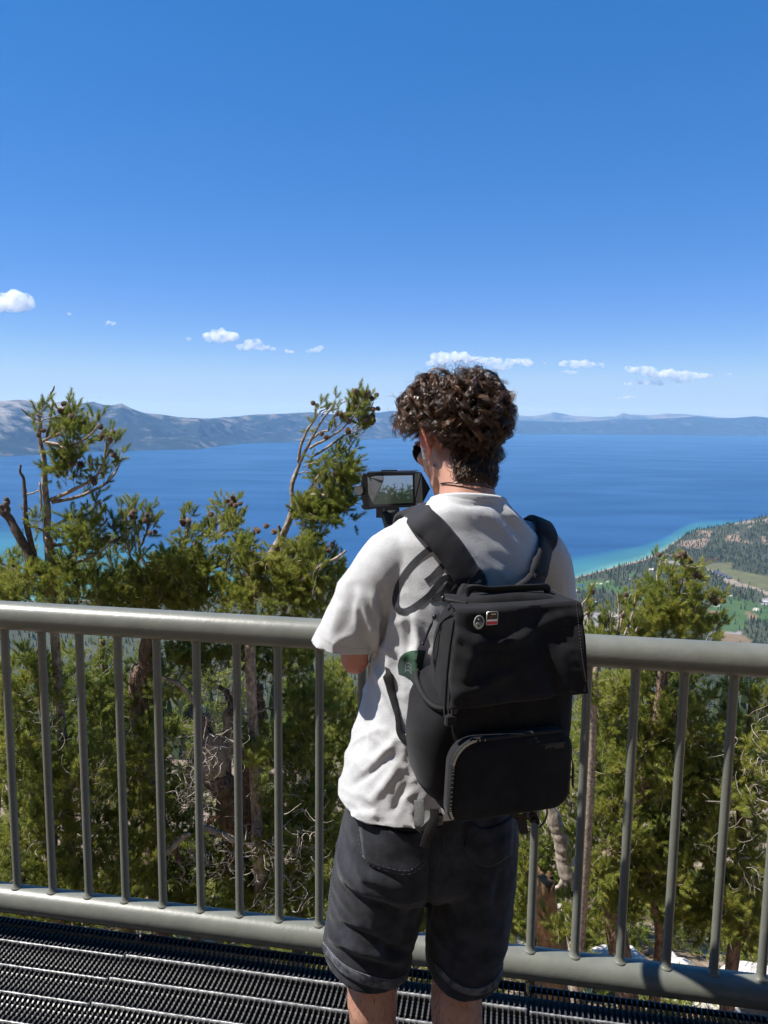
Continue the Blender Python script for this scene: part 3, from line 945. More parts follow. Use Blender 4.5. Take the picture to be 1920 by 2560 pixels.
bl = [(1250, 2122, 46, 'dark sided boulder left of the broad white boulder'), (1335, 2138, 70, 'broad white boulder under the bottom rail, largest of all'), (1408, 2146, 44, 'rounded grey boulder right of the broad white boulder'), (1468, 2158, 46, 'wedge shaped white boulder tilted beside brown needles'), (1545, 2178, 40, 'small grey boulder between two white boulders'), (1630, 2185, 64, 'white boulder cut by the right edge of the view'), (1185, 2096, 26, 'small boulder at the foot of the broken stump'), (1130, 2066, 22, 'boulder seen just right of the shorts hem'), (1590, 1980, 17, 'white stone in the bushes near the right edge'), (1120, 1930, 22, 'boulder glimpsed beside the dark shorts'), (1250, 2040, 16, 'small stone behind the second right baluster'), (640, 2030, 24, 'pale stone under the bottom rail left of the shorts'), (1215, 1962, 15, 'pale stone beside the broken stump'), (1440, 2080, 20, 'stone half hidden behind the bottom rail'), (1505, 2168, 38, 'white boulder left of the small grey boulder at the deck edge'), (1590, 2190, 40, 'low white boulder right of the small grey boulder at the deck edge'), (1375, 2150, 34, 'low white stone filling the gap right of the broad boulder'), (1290, 2134, 36, 'low pale stone touching the left side of the broad boulder')]
for i, (x, y, rp, lab) in enumerate(bl):
    p = gpoint(x, y)
    if p is None: continue
    boulder(p.x, p.y, 1.2 * rp * p.length / FOC * K, lab, 0.62 + 0.1 * (i % 3), 40 + i)

# ================================================================== PINES
def needle_mat():
    m, nt, b = nodes_of('pine_needles')
    a1 = nt.nodes.new('ShaderNodeAttribute'); a1.attribute_name = 'tint'; a1.attribute_type = 'INSTANCER'
    a2 = nt.nodes.new('ShaderNodeAttribute'); a2.attribute_name = 'tv'
    a = nt.nodes.new('ShaderNodeMath'); nt.links.new(a1.outputs['Fac'], a.inputs[0]); nt.links.new(a2.outputs['Fac'], a.inputs[1])
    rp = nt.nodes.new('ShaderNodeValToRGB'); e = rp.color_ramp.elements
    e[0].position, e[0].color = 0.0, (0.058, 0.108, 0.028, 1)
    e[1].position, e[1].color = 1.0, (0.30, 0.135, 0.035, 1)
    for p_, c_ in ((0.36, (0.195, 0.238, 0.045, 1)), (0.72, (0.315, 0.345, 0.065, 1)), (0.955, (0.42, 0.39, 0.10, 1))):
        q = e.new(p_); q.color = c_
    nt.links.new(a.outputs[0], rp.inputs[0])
    nt.links.new(rp.outputs[0], b.inputs['Base Color'])
    b.inputs['Roughness'].default_value = 0.42
    b.inputs['Specular IOR Level'].default_value = 0.45
    tr = nt.nodes.new('ShaderNodeBsdfTranslucent'); nt.links.new(rp.outputs[0], tr.inputs['Color'])
    mx = nt.nodes.new('ShaderNodeMixShader'); mx.inputs[0].default_value = 0.48
    nt.links.new(b.outputs[0], mx.inputs[1]); nt.links.new(tr.outputs[0], mx.inputs[2])
    nt.links.new(mx.outputs[0], nt.nodes['Material Output'].inputs['Surface'])
    return m
needles = needle_mat()
bark = pmat('pine_bark', (0.14, 0.105, 0.08), 0.9, (0.48, 0.41, 0.34), 26, stretch=(1, 1, 0.55), bump=1.0, bscale=38, bstretch=(1, 1, .5), bdist=0.02, spec=0.15, detail=6)
twigm = pmat('pale_twig_bark', (0.46, 0.38, 0.31), 0.85, (0.17, 0.13, 0.10), 40, bump=0.6, bscale=90, bdist=0.004, spec=0.2)
deadm = pmat('weathered_dead_wood', (0.50, 0.44, 0.37), 0.85, (0.24, 0.20, 0.165), 22, stretch=(1, 1, .4), bump=0.7, bscale=60, bstretch=(1, 1, .3), bdist=0.006, spec=0.2)
darkdead = pmat('dark_dead_limb_bark', (0.085, 0.062, 0.052), 0.9, (0.19, 0.15, 0.12), 40, bump=1.0, bscale=55, bdist=0.01, spec=0.15)
redbark = pmat('reddish_pine_bark', (0.10, 0.066, 0.048), 0.9, (0.30, 0.225, 0.175), 30, stretch=(1, 1, .5), bump=1.0, bscale=30, bstretch=(1, 1, .4), bdist=0.05, spec=0.1, detail=9)
orangew = pmat('rotten_orange_wood', (0.45, 0.29, 0.16), 0.9, (0.24, 0.14, 0.08), 20, stretch=(1, 1, .4), bump=1.0, bscale=40, bstretch=(1, 1, .35), bdist=0.02, spec=0.1)
conem = pmat('pine_cone_scales', (0.30, 0.20, 0.14), 0.75, (0.10, 0.065, 0.048), 60, bump=0.6, bscale=150, bdist=0.003)

def tuft_template(seed, nneed=72, L=0.076, nl=0.040, w=0.0020):
    r_ = np.random.default_rng(seed)
    V = []
    for i in range(nneed):
        f = (i + r_.random()) / nneed
        z = L * (0.05 + 0.95 * f)
        an = i * 2.399 + r_.uniform(-.4, .4)
        tilt = rad(r_.uniform(32, 62)) * (1 - 0.55 * max(0, f - 0.6) / 0.4)
        d = np.array([math.cos(an) * math.sin(tilt), math.sin(an) * math.sin(tilt), math.cos(tilt)])
        l = nl * r_.uniform(.75, 1.15)
        s = np.cross(d, r_.normal(size=3)); s /= np.linalg.norm(s)
        p = np.array([0, 0, z])
        V += [p - s * w, p + s * w, p + d * l]
    return np.array(V).reshape(-1, 3)
TUFTS = [tuft_template(s) for s in range(6)]
TUFTS_L = [tuft_template(s + 20, 30, 0.10, 0.06, 0.0030) for s in range(5)]

def shoot_collection(name, temps):
    """needle shoots kept outside the scene, set out on each crown's points by its geometry nodes"""
    col = bpy.data.collections.new(name)
    for j, tv in enumerate(temps):
        me = raw_mesh('needle_shoot', tv, np.arange(len(tv)).reshape(-1, 3))
        attr(me, 'tv', np.repeat(rng.normal(0, .05, len(tv) // 3), 3))
        me.materials.append(needles)
        col.objects.link(bpy.data.objects.new('%s_%d' % (name, j), me))
    return col
def shoot_group(name, col):
    g = bpy.data.node_groups.new(name, 'GeometryNodeTree')
    g.interface.new_socket('Geometry', in_out='INPUT', socket_type='NodeSocketGeometry')
    g.interface.new_socket('Geometry', in_out='OUTPUT', socket_type='NodeSocketGeometry')
    N = g.nodes.new
    gi, go = N('NodeGroupInput'), N('NodeGroupOutput')
    ci = N('GeometryNodeCollectionInfo'); ci.inputs['Collection'].default_value = col
    ci.inputs['Separate Children'].default_value = True; ci.inputs['Reset Children'].default_value = True
    ip = N('GeometryNodeInstanceOnPoints'); ip.inputs['Pick Instance'].default_value = True
    def named(n, t):
        q = N('GeometryNodeInputNamedAttribute'); q.data_type = t; q.inputs['Name'].default_value = n; return q.outputs['Attribute']
    er = N('FunctionNodeEulerToRotation')
    L = g.links.new
    L(gi.outputs[0], ip.inputs['Points']); L(ci.outputs[0], ip.inputs['Instance'])
    L(named('pick', 'INT'), ip.inputs['Instance Index'])
    L(named('rot', 'FLOAT_VECTOR'), er.inputs[0]); L(er.outputs[0], ip.inputs['Rotation'])
    L(named('scl', 'FLOAT'), ip.inputs['Scale'])
    L(ip.outputs[0], go.inputs[0])
    return g
SHOOT_NEAR = shoot_group('near_shoots', shoot_collection('near_shoot', TUFTS))
SHOOT_FAR = shoot_group('far_shoots', shoot_collection('far_shoot', TUFTS_L))

class Foliage:
    def __init__(self): self.p, self.d, self.s, self.t = [], [], [], []
    def add(self, p, d, s=1.0, tint=0.5):
        self.p.append(p); self.d.append(d); self.s.append(s); self.t.append(tint)
    def build(self, name, parent, far=False):
        if not self.p: return
        P = np.array(self.p); d = np.array(self.d, float); d /= np.linalg.norm(d, axis=1, keepdims=True) + 1e-9
        n = len(P)
        Ti = np.array(self.t) + rng.normal(.07, .11, n)
        Ti = np.clip(np.where(Ti > .90, .80, Ti), 0.02, .90)
        up = np.where(np.abs(d[:, 2:3]) < .9, np.array([[0, 0, 1.0]]), np.array([[1.0, 0, 0]]))
        a = np.cross(d, up); a /= np.linalg.norm(a, axis=1, keepdims=True)
        b_ = np.cross(d, a)
        an = rng.uniform(0, 6.28, n)[:, None]
        A2 = a * np.cos(an) + b_ * np.sin(an); B2 = np.cross(d, A2)
        eul = np.stack([np.arctan2(B2[:, 2], d[:, 2]), -np.arcsin(np.clip(A2[:, 2], -1, 1)), np.arctan2(A2[:, 1], A2[:, 0])], 1)
        me = bpy.data.meshes.new(name)
        me.vertices.add(n); me.vertices.foreach_set('co', np.ascontiguousarray(P, dtype=np.float32).ravel())
        attr(me, 'scl', np.array(self.s)); attr(me, 'tint', Ti)
        v = me.attributes.new('rot', 'FLOAT_VECTOR', 'POINT'); v.data.foreach_set('vector', np.ascontiguousarray(eul, dtype=np.float32).ravel())
        k = me.attributes.new('pick', 'INT', 'POINT'); k.data.foreach_set('value', (np.arange(n) % (len(TUFTS_L) if far else len(TUFTS))).astype(np.int32))
        me.update()
        o = link(name, me, needles, parent, False)
        m = o.modifiers.new('shoots', 'NODES'); m.node_group = SHOOT_FAR if far else SHOOT_NEAR
        tag(o, kind='stuff')
        return o

def cone_mesh(seed):
    mb = MB(); r_ = random.Random(seed)
    L, W = 0.052, 0.021
    mb.lathe([(0.002, 0), (W * .75, L * .18), (W * .8, L * .4), (W * .5, L * .75), (0.002, L)], sides=7)
    for k in range(9):
        f = k / 8.5
        rr = W * (1.15 * math.sin(math.pi * (0.18 + 0.74 * f)) + .1)
        n = 7 if k < 7 else 4
        for j in range(n):
            a = 2 * math.pi * (j + 0.5 * (k % 2)) / n + r_.uniform(-.1, .1)
            c = np.array([math.cos(a), math.sin(a), 0]); s = np.array([-math.sin(a), math.cos(a), 0])
            z = L * (0.06 + 0.88 * f)
            base = c * rr * .5 + np.array([0, 0, z - .002]); tip = c * rr * 1.05 + np.array([0, 0, z + .0045]); w = 0.0068
            mb.add([base - s * w * .6, base + s * w * .6, tip + s * w, tip - s * w, tip + c * .002 - np.array([0, 0, .0045])], [(0, 1, 2, 3), (3, 2, 4), (0, 3, 4), (1, 4, 2), (0, 4, 1)])
    me = mb.mesh('pine_cone')
    return me
CONES = [cone_mesh(s) for s in range(3)]

def cone_at(parent, p, d, s=1.0):
    q = Vector(d).to_track_quat('Z', 'Y')
    o = link('pine_cone', CONES[rng.integers(0, 3)], conem, parent, True)
    o.matrix_parent_inverse = Matrix.Identity(4)
    o.location = Vector(p) - parent.location
    o.rotation_euler = q.to_euler()
    o.scale = (s * .85, s * .85, s * .95)

def unit(v): v = np.asarray(v, float); return v / (np.linalg.norm(v) + 1e-9)

def wobble(pts, amp, n):
    q = spline(pts, n)
    ph = rng.uniform(0, 6.28, 6)
    u = np.linspace(0, 1, n)[:, None]
    w = amp * np.concatenate([np.sin(u * 9 + ph[0]) + .6 * np.sin(u * 21 + ph[1]), np.sin(u * 8 + ph[2]) + .6 * np.sin(u * 19 + ph[3]), .5 * np.sin(u * 11 + ph[4])], 1)
    return q + w * np.minimum(1, u * 4)

def limb(parent, view_pts, Y, name='limb', mat=None, dY=None, sides=8, n=None, wob=0.006, lab=None):
    """view_pts: (x, y, radius px) along the limb; returns 3-D polyline and radii"""
    P, R_ = [], []
    for i, (x, y, r) in enumerate(view_pts):
        yy_ = Y + (dY[i] if dY is not None else 0)
        P.append(at(x, y, yy_)); R_.append(r * pxm(yy_))
    n = n or max(6, 5 * len(P))
    q = wobble(np.array(P), wob, n)
    rr = np.interp(np.linspace(0, 1, n), np.linspace(0, 1, len(R_)), R_)
    rr = rr * (1 + 0.04 * np.sin(np.linspace(0, 23, n) + rng.uniform(0, 6)) + 0.05 * rng.normal(size=n))
    o = MB().tube(q, rr, sides).build(name, mat or twigm, parent)
    if lab: o['label'] = lab
    return q, rr

def sprout(fol, tw, path, start=0.25, n=8, length=0.22, bias=(0, 0, 0.5), spread=1.0, tint=(0.3, 0.75), step=0.045, ts=1.0, rt=0.0028, cover=0.75, sub=0.35, bare=0.0):
    """side twigs with needle shoots along a limb"""
    bias = np.asarray(bias, float)
    for i in range(n):
        f = start + (1 - start) * (i + rng.random()) / n
        k = min(len(path) - 2, int(f * (len(path) - 1)))
        p = path[k]; t = unit(path[k + 1] - path[k])
        d = unit(t * 0.5 + rng.normal(size=3) * 0.75 * spread + bias)
        l = length * rng.uniform(.5, 1.2)
        m_ = 6
        pts = [p]
        dd = d.copy()
        for s_ in range(m_):
            dd = unit(dd + np.array([0, 0, 0.12]) + bias * .12 + rng.normal(size=3) * .16)
            pts.append(pts[-1] + dd * l / m_)
        pts = np.array(pts)
        tw.tube(pts, np.linspace(rt, rt * .45, len(pts)), 3)
        if rng.random() < bare: continue
        tn = rng.uniform(*tint)
        ntu = max(2, int(l * cover / step))
        for j in range(ntu):
            g = 1 - cover * (j + .3) / ntu
            u = g * m_; a = min(m_ - 1, int(u)); pp = pts[a] + (pts[a + 1] - pts[a]) * (u - a)
            td = unit(pts[a + 1] - pts[a])
            if j == 0: fol.add(pts[-1] - td * .03, td, ts * rng.uniform(.85, 1.15), tn + rng.normal(0, .07)); continue
            fol.add(pp, unit(td * .8 + rng.normal(size=3) * .5 + np.array([0, 0, .25])), ts * rng.uniform(.7, 1.05), tn + rng.normal(0, .08))
            if rng.random() < sub:
                sd = unit(td * .6 + rng.normal(size=3) * .7 + np.array([0, 0, .3])); q = pp + sd * .06
                tw.tube([pp, q], [rt * .6, rt * .4], 3)
                fol.add(q, sd, ts * rng.uniform(.75, 1.05), tn + rng.normal(0, .08))

def clump(fol, tw, cx, cy, rx, ry, Y, dYr, n, tint=(0.25, 0.75), ts=1.0, up=0.55, out=0.6, shoots=(5, 10), bare=0.12, rt=0.003, ln=0.20):
    """a mass of small boughs filling an ellipse of the view, dYr deep"""
    c = at(cx, cy, Y); s = pxm(Y)
    for i in range(n):
        while True:
            e = rng.uniform(-1, 1, 3)
            if e @ e < 1: break
        e = e * (0.4 + 0.6 * (e @ e) ** 0.0)
        p = c + np.array([e[0] * rx * s, e[1] * dYr, e[2] * ry * s * 1.06])
        d = unit(np.array([e[0], e[1] * .7 - .15, e[2] * .6]) * out + np.array([0, 0, up]) + rng.normal(size=3) * .35)
        l = ln * rng.uniform(.7, 1.5)
        start = p - d * l
        pts = [start]; dd = d.copy()
        for s_ in range(5):
            dd = unit(dd + rng.normal(size=3) * .18 + np.array([0, 0, .06])); pts.append(pts[-1] + dd * l / 5)
        pts = np.array(pts)
        tw.tube(pts, np.linspace(rt, rt * .4, 6), 3)
        if rng.random() < bare:
            for j in range(4):
                a = pts[rng.integers(1, 5)]; q = a + unit(dd + rng.normal(size=3) * .8) * rng.uniform(.05, .14)
                tw.tube([a, (a + q) / 2 + rng.normal(size=3) * .008, q], [rt * .5, rt * .4, rt * .25], 3)
            continue
        tn = np.clip(rng.uniform(*tint) + 0.10 * e[2], 0.05, .92)
        k = rng.integers(*shoots)
        for j in range(k):
            u = rng.uniform(.25, 1.0) * 5; a = min(4, int(u)); pp = pts[a] + (pts[a + 1] - pts[a]) * (u - a)
            sd = unit(dd * .7 + rng.normal(size=3) * .6 + np.array([0, 0, .3]))
            off = sd * rng.uniform(0.0, .07)
            fol.add(pp + off, sd, ts * rng.uniform(.75, 1.15), tn + rng.normal(0, .07))
        fol.add(pts[-1] - dd * .02, dd, ts * rng.uniform(.9, 1.2), tn)

def curly_dead(mb, cx, cy, rx, ry, Y, dYr, n, ln=0.22, r=0.0026):
    c = at(cx, cy, Y); s = pxm(Y)
    for i in range(n):
        p = c + np.array([rng.uniform(-1, 1) * rx * s, rng.uniform(-1, 1) * dYr, rng.uniform(-1, 1) * ry * s])
        d = unit(rng.normal(size=3)); cv = rng.normal(size=3) * .5
        pts = [p]
        for k in range(8):
            d = unit(d + np.cross(d, cv) * .35 + rng.normal(size=3) * .22); pts.append(pts[-1] + d * ln / 8 * rng.uniform(.6, 1.3))
        mb.tube(pts, np.linspace(r * rng.uniform(.7, 1.6), r * .4, 9), 4)

def pine(label, group='pines in front of the lake'):
    return label, group

def new_tree(label, foot_xy, group):
    x, y = foot_xy
    return thing('pine_tree', label, 'pine tree', (x, y, ground_z(x, y)), group)
# ---- A: tall pine at the left with dead limbs ------------------------------------------------
GP = 'pines growing below the deck'
def trunk_to_ground(tree, view_pts, Y, mat, dY=None, name='trunk'):
    pts = [(x, y, r) for x, y, r in view_pts]
    P = [at(x, y, Y + (dY[i] if dY else 0)) for i, (x, y, r) in enumerate(pts)]
    R_ = [r * pxm(Y) for _, _, r in pts]
    g = tree.location
    P.append(np.array([g.x, g.y, g.z - 0.1])); R_.append(R_[-1] * 1.35)
    q = wobble(np.array(P), 0.010, 9 * len(P))
    rr = np.interp(np.linspace(0, 1, len(q)), np.linspace(0, 1, len(R_)), R_)
    rr = rr * (1 + 0.04 * np.sin(np.linspace(0, 17, len(q))) + 0.035 * rng.normal(size=len(q)))
    MB().tube(q, rr, 12).build(name, mat, tree)
    return q

YA = 6.5
pa = at(112, 1300, YA)
tA = new_tree('tall pine at the far left with bare dead spikes above its top', (pa[0] + .1, YA + .1), GP)
fol, tw, dead = Foliage(), MB(), MB()
trA = trunk_to_ground(tA, [(86, 950, 3.2), (92, 985, 5.2), (97, 1040, 6.2), (101, 1100, 7), (104, 1150, 7.6), (107, 1200, 8.4), (110, 1260, 9)], YA, bark)
limbA = [
    ([(88, 958, 4), (84, 930, 3), (86, 905, 2.6), (80, 905 - 10, 2)], False),
    ([(100, 945, 3.2), (107, 925, 3), (110, 912, 2.8), (109, 890, 2.5), (113, 868, 2.2), (111, 852, 2), (117, 842, 1.8), (118, 834, 1.2)], True),
    ([(86, 940, 2.5), (88, 912, 2.4), (74, 904, 2), (60, 896, 1.8), (45, 884, 1.2)], True),
    ([(95, 955, 3), (118, 935, 2.6), (132, 905, 2.3), (140, 878, 2)], False),
    ([(93, 952, 3), (130, 935, 2.6), (150, 915, 2.2), (158, 895, 2)], False),
    ([(98, 955, 3.2), (135, 960, 2.6), (170, 955, 2.3), (205, 930, 2.2), (222, 915, 2)], False),
    ([(100, 960, 3), (150, 968, 2.8), (185, 965, 2.2)], False),
    ([(110, 1080, 4.5), (150, 1062, 4), (200, 1035, 3.2), (222, 1005, 2.6), (228, 975, 2.2), (243, 950, 2)], False),
    ([(112, 1085, 4.2), (160, 1075, 3.6), (205, 1058, 3), (240, 1035, 2.4), (256, 1005, 2)], False),
    ([(113, 1010, 3), (130, 1000, 2.6), (150, 990, 2)], False),
    ([(110, 1140, 3.2), (150, 1120, 2.8), (190, 1110, 2.4), (215, 1080, 2)], False),
    ([(112, 1180, 3.6), (160, 1170, 3), (205, 1150, 2.5), (232, 1120, 2)], False),
    ([(115, 1220, 3.6), (165, 1215, 3), (215, 1195, 2.5), (240, 1170, 2)], False),
    ([(100, 1150, 3), (80, 1140, 2.6), (62, 1135, 2)], False),
    ([(116, 1250, 3.6), (60, 1245, 3), (20, 1225, 2.4), (-20, 1205, 2)], False),
]
for pts, isdead in limbA:
    n = len(pts)
    dy = np.linspace(0, rng.uniform(-.45, .25), n) if not isdead else np.linspace(0, rng.uniform(-.1, .1), n)
    q, rr = limb(tA, pts, YA, 'dead_spike' if isdead else 'limb', darkdead if isdead else twigm, dy)
    if not isdead:
        L = np.linalg.norm(np.diff(q, axis=0), axis=1).sum()
        sprout(fol, tw, q, 0.30, int(5 + 12 * L), 0.17, (0.15, 0, .28), 1.0, (0.25, .62), step=0.042, ts=0.92, sub=0.45)
for pts in ([(0, 1092, 7), (10, 1108, 8), (25, 1130, 8.5), (52, 1180, 9), (80, 1220, 9.5), (104, 1250, 10)],):
    limb(tA, pts, YA - .05, 'dead_limb', darkdead, None)
limb(tA, [(15, 1118, 6), (16, 1090, 6.2), (11, 1076, 5.2)], YA - .05, 'dead_limb', darkdead)
limb(tA, [(45, 1004, 2.2), (44, 1020, 2.6), (51, 1035, 3.2), (52, 1060, 4.2), (54, 1090, 5), (60, 1140, 6), (72, 1190, 7), (84, 1235, 7.5)], YA - .02, 'dead_limb', darkdead)
for pts in ([(55, 1068, 2), (75, 1064, 1.8), (86, 1058, 1.2)], [(86, 1042, 2), (88, 1070, 2.6), (90, 1105, 3)], [(60, 1110, 1.8), (46, 1096, 1.5), (40, 1090, 1)], [(60, 1200, 1.6), (45, 1180, 1.3), (46, 1150, 1)], [(56, 1095, 1.6), (70, 1103, 1.4), (82, 1105, 1)], [(88, 912, 2), (97, 905, 1.4), (118, 901, 1)], [(60, 1235, 1.5), (50, 1180, 1.2), (50, 1140, .9)]):
    limb(tA, pts, YA - .03, 'dead_twig', deadm, n=8, wob=.003)
clump(fol, tw, 170, 1250, 95, 50, YA, .5, 70, (.3, .65))
clump(fol, tw, 25, 1255, 75, 55, YA - .1, .5, 75, (.42, .75))
clump(fol, tw, 190, 1145, 62, 44, YA, .35, 34, (.25, .6))
clump(fol, tw, 150, 905 + 20, 44, 20, YA, .2, 11, (.35, .7), ln=.14)
clump(fol, tw, 150, 1005, 48, 30, YA, .25, 17, (.25, .6), ln=.16)
fol.build('crown', tA); tw.build('twigs', twigm, tA)['kind'] = 'stuff'
for x, y, n in ((137, 880, 2), (150, 900, 3), (167, 908, 3), (180, 912, 2), (92, 930, 2), (240, 940, 4), (225, 930, 3), (213, 947, 2), (247, 985, 4), (160, 990, 4), (152, 1004, 3), (175, 1000, 2), (205, 1035, 3), (115, 1180, 1), (222, 1166, 2), (238, 1168, 2)):
    for _ in range(n):
        cone_at(tA, at(x + rng.uniform(-7, 7), y + rng.uniform(-5, 5), YA + rng.uniform(-.2, .15)), unit(rng.normal(size=3) + np.array([0, -.3, .4])), rng.uniform(.85, 1.15))

# ---- B: middle left pine ----------------------------------------------------------------------
YB = 6.9
pb = at(345, 1330, YB)
tB = new_tree('middle pine with three cone tipped leaders, left of the windswept pine', (pb[0], YB + .1), GP)
fol, tw = Foliage(), MB()
trunk_to_ground(tB, [(345, 1240, 7), (335, 1290, 10), (322, 1380, 14), (312, 1450, 16), (300, 1525, 18)], YB, redbark)
for pts in ([(338, 1260, 4), (305, 1200, 3.4), (295, 1150, 2.8), (290, 1120, 2.2), (282, 1112, 1.8)], [(300, 1185, 2.6), (318, 1150, 2.3), (318, 1120, 2)], [(338, 1260, 3), (300, 1230, 2.6), (280, 1190, 2.2), (262, 1140, 1.8)], [(345, 1250, 4), (385, 1200, 3.6), (400, 1165, 3), (408, 1135, 2.4), (404, 1120, 2)],
            [(345, 1255, 4), (400, 1210, 3.8), (430, 1160, 3.6), (455, 1145, 3.2), (480, 1120, 2.6), (500, 1095, 2.2)], [(440, 1155, 2.6), (470, 1158, 2.2), (505, 1140, 1.8)], [(350, 1260, 3.6), (420, 1240, 3), (480, 1220, 2.4), (520, 1190, 2)], [(345, 1270, 3.6), (290, 1265, 3), (245, 1230, 2.4), (236, 1180, 2)], [(404, 1150, 1.6), (402, 1120, 1.5), (404, 1094, 1.1)]):
    bare = pts[-1][1] == 1094
    q, rr = limb(tB, pts, YB, 'limb', twigm, np.linspace(0, rng.uniform(-.4, .25), len(pts)))
    if not bare:
        L = np.linalg.norm(np.diff(q, axis=0), axis=1).sum()
        sprout(fol, tw, q, 0.35, int(6 + 20 * L), .17, (.08, 0, .4), .9, (.3, .68), step=.042, ts=.95, sub=.4)
for a in ((395, 1200, 62, 36, 38), (360, 1260, 110, 44, 70), (450, 1220, 60, 30, 24), (300, 1275, 90, 40, 55), (420, 1285, 90, 30, 44), (478, 1122, 32, 18, 12), (250, 1290, 60, 36, 30), (350, 1240, 40, 30, 18), (505, 1255, 40, 26, 12)):
    clump(fol, tw, a[0], a[1], a[2], a[3], YB, .5, a[4], (.42, .78))
fol.build('crown', tB); tw.build('twigs', twigm, tB)['kind'] = 'stuff'
for x, y, n in ((282, 1110, 3), (292, 1118, 3), (310, 1122, 3), (322, 1118, 3), (318, 1132, 3), (270, 1135, 1), (258, 1137, 3), (335, 1145, 2), (398, 1132, 4), (410, 1128, 2), (425, 1140, 1), (492, 1085, 3), (505, 1082, 3), (510, 1092, 2), (450, 1110, 1), (495, 1135, 1), (290, 1245, 4), (297, 1255, 3), (332, 1242, 2), (230, 1165, 2), (240, 1170, 2)):
    for _ in range(n):
        cone_at(tB, at(x + rng.uniform(-6, 6), y + rng.uniform(-5, 5), YB + rng.uniform(-.2, .1)), unit(rng.normal(size=3) + np.array([0, -.3, .4])), rng.uniform(.85, 1.15))

# ---- C: windswept pine right of the middle ---------------------------------------------------
YC = 6.6
pc = at(600, 1300, YC)
tC = new_tree('windswept pine flagged to the right beside the camera rig', (pc[0] - .15, YC + .15), GP)
fol, tw = Foliage(), MB()
def v3(pts): return [((700 + x / 6.146) / K, (980 + y / 6.146) / K, r / 6.146 / K) for x, y, r in pts]
trunk_to_ground(tC, v3([(300, 1110, 22), (250, 1230, 29), (215, 1350, 36), (205, 1500, 34), (190, 1620, 37), (185, 1780, 41), (150, 1930, 49), (80, 2080, 52)]) + [(590, 1190, 10), (565, 1235, 10), (540, 1290, 11)], YC, bark)
limC = [
    ([(280, 1070, 26), (310, 900, 22), (350, 740, 20), (410, 600, 18), (490, 480, 16), (550, 390, 15), (545, 320, 12), (540, 250, 10)], 6),
    ([(550, 385, 12), (620, 310, 10), (700, 255, 9), (785, 185, 6)], 0),
    ([(640, 370, 10), (690, 300, 8), (790, 285, 6)], 0),
    ([(300, 1100, 26), (370, 950, 24), (450, 800, 22), (520, 660, 18), (600, 500, 16), (690, 380, 14), (780, 270, 12), (830, 200, 9), (860, 145, 7)], 2),
    ([(780, 290, 10), (880, 250, 9), (930, 180, 8), (1000, 150, 7), (1070, 90, 5)], 0), ([(930, 180, 7), (940, 140, 6), (955, 105, 5)], 0),
    ([(460, 860, 20), (560, 800, 20), (650, 760, 19), (740, 710, 18), (800, 670, 16), (880, 620, 15), (960, 560, 12), (1090, 430, 11), (1170, 320, 10), (1215, 200, 8), (1240, 110, 6)], 8),
    ([(510, 710, 17), (600, 640, 16), (680, 600, 15), (750, 580, 14), (770, 480, 12), (820, 400, 10), (870, 310, 8)], 5),
    ([(800, 620, 12), (870, 540, 10), (930, 480, 9), (1010, 380, 8), (1090, 260, 7), (1120, 160, 6), (1130, 60, 5)], 8),
    ([(480, 1000, 18), (590, 940, 18), (700, 870, 17), (800, 800, 17), (900, 730, 16), (1000, 660, 14), (1090, 600, 12), (1150, 520, 10), (1250, 430, 9), (1360, 320, 8), (1400, 230, 7), (1440, 150, 5)], 7),
    ([(1000, 660, 10), (1120, 620, 10), (1230, 590, 9), (1320, 545, 8), (1380, 470, 7)], 6), ([(1200, 590, 7), (1210, 540, 6), (1310, 480, 6)], 4), ([(1090, 720, 8), (1200, 680, 8), (1280, 620, 7), (1330, 560, 6)], 4),
    ([(430, 1570, 32), (520, 1420, 30), (600, 1280, 26), (680, 1150, 22), (760, 1040, 18), (830, 980, 16), (900, 950, 12), (1050, 880, 10), (1110, 790, 8)], 12),
    ([(580, 1370, 18), (660, 1310, 17), (760, 1120, 14), (830, 1030, 12), (900, 990, 10)], 5), ([(560, 1380, 20), (650, 1360, 20), (740, 1330, 18), (820, 1310, 16), (900, 1250, 12), (1000, 1150, 10), (1100, 1080, 8)], 10),
    ([(660, 1330, 10), (690, 1260, 9), (780, 1150, 8), (880, 1040, 7)], 4),
    ([(310, 1630, 22), (430, 1590, 22), (540, 1570, 20), (640, 1580, 20), (690, 1590, 18)], 6), ([(590, 1530, 14), (640, 1500, 12), (700, 1410, 10), (790, 1390, 9), (850, 1260, 7)], 6), ([(680, 1550, 12), (710, 1500, 11), (800, 1420, 10), (830, 1330, 8)], 6),
    ([(240, 1880, 26), (330, 1880, 24), (450, 1900, 22), (580, 1890, 20), (700, 1890, 14), (800, 1870, 9)], 12), ([(370, 1960, 9), (420, 2060, 8), (500, 2120, 6)], 3),
    ([(300, 1260, 12), (350, 1230, 10), (430, 1230, 8)], 3), ([(360, 1150, 10), (440, 1110, 9), (540, 1080, 7)], 4), ([(1230, 1050, 8), (1300, 1045, 7), (1365, 1025, 5)], 0),
]
for pts, k in limC:
    dy = np.linspace(0, rng.uniform(-.35, .3), len(pts))
    q, rr = limb(tC, v3(pts), YC, 'limb', twigm, dy, wob=.003)
    if k: sprout(fol, tw, q, 0.42, int(math.ceil(k * 0.75)), .12, (.30, 0, .22), .75, (.28, .62), step=.04, ts=.9, sub=.35)
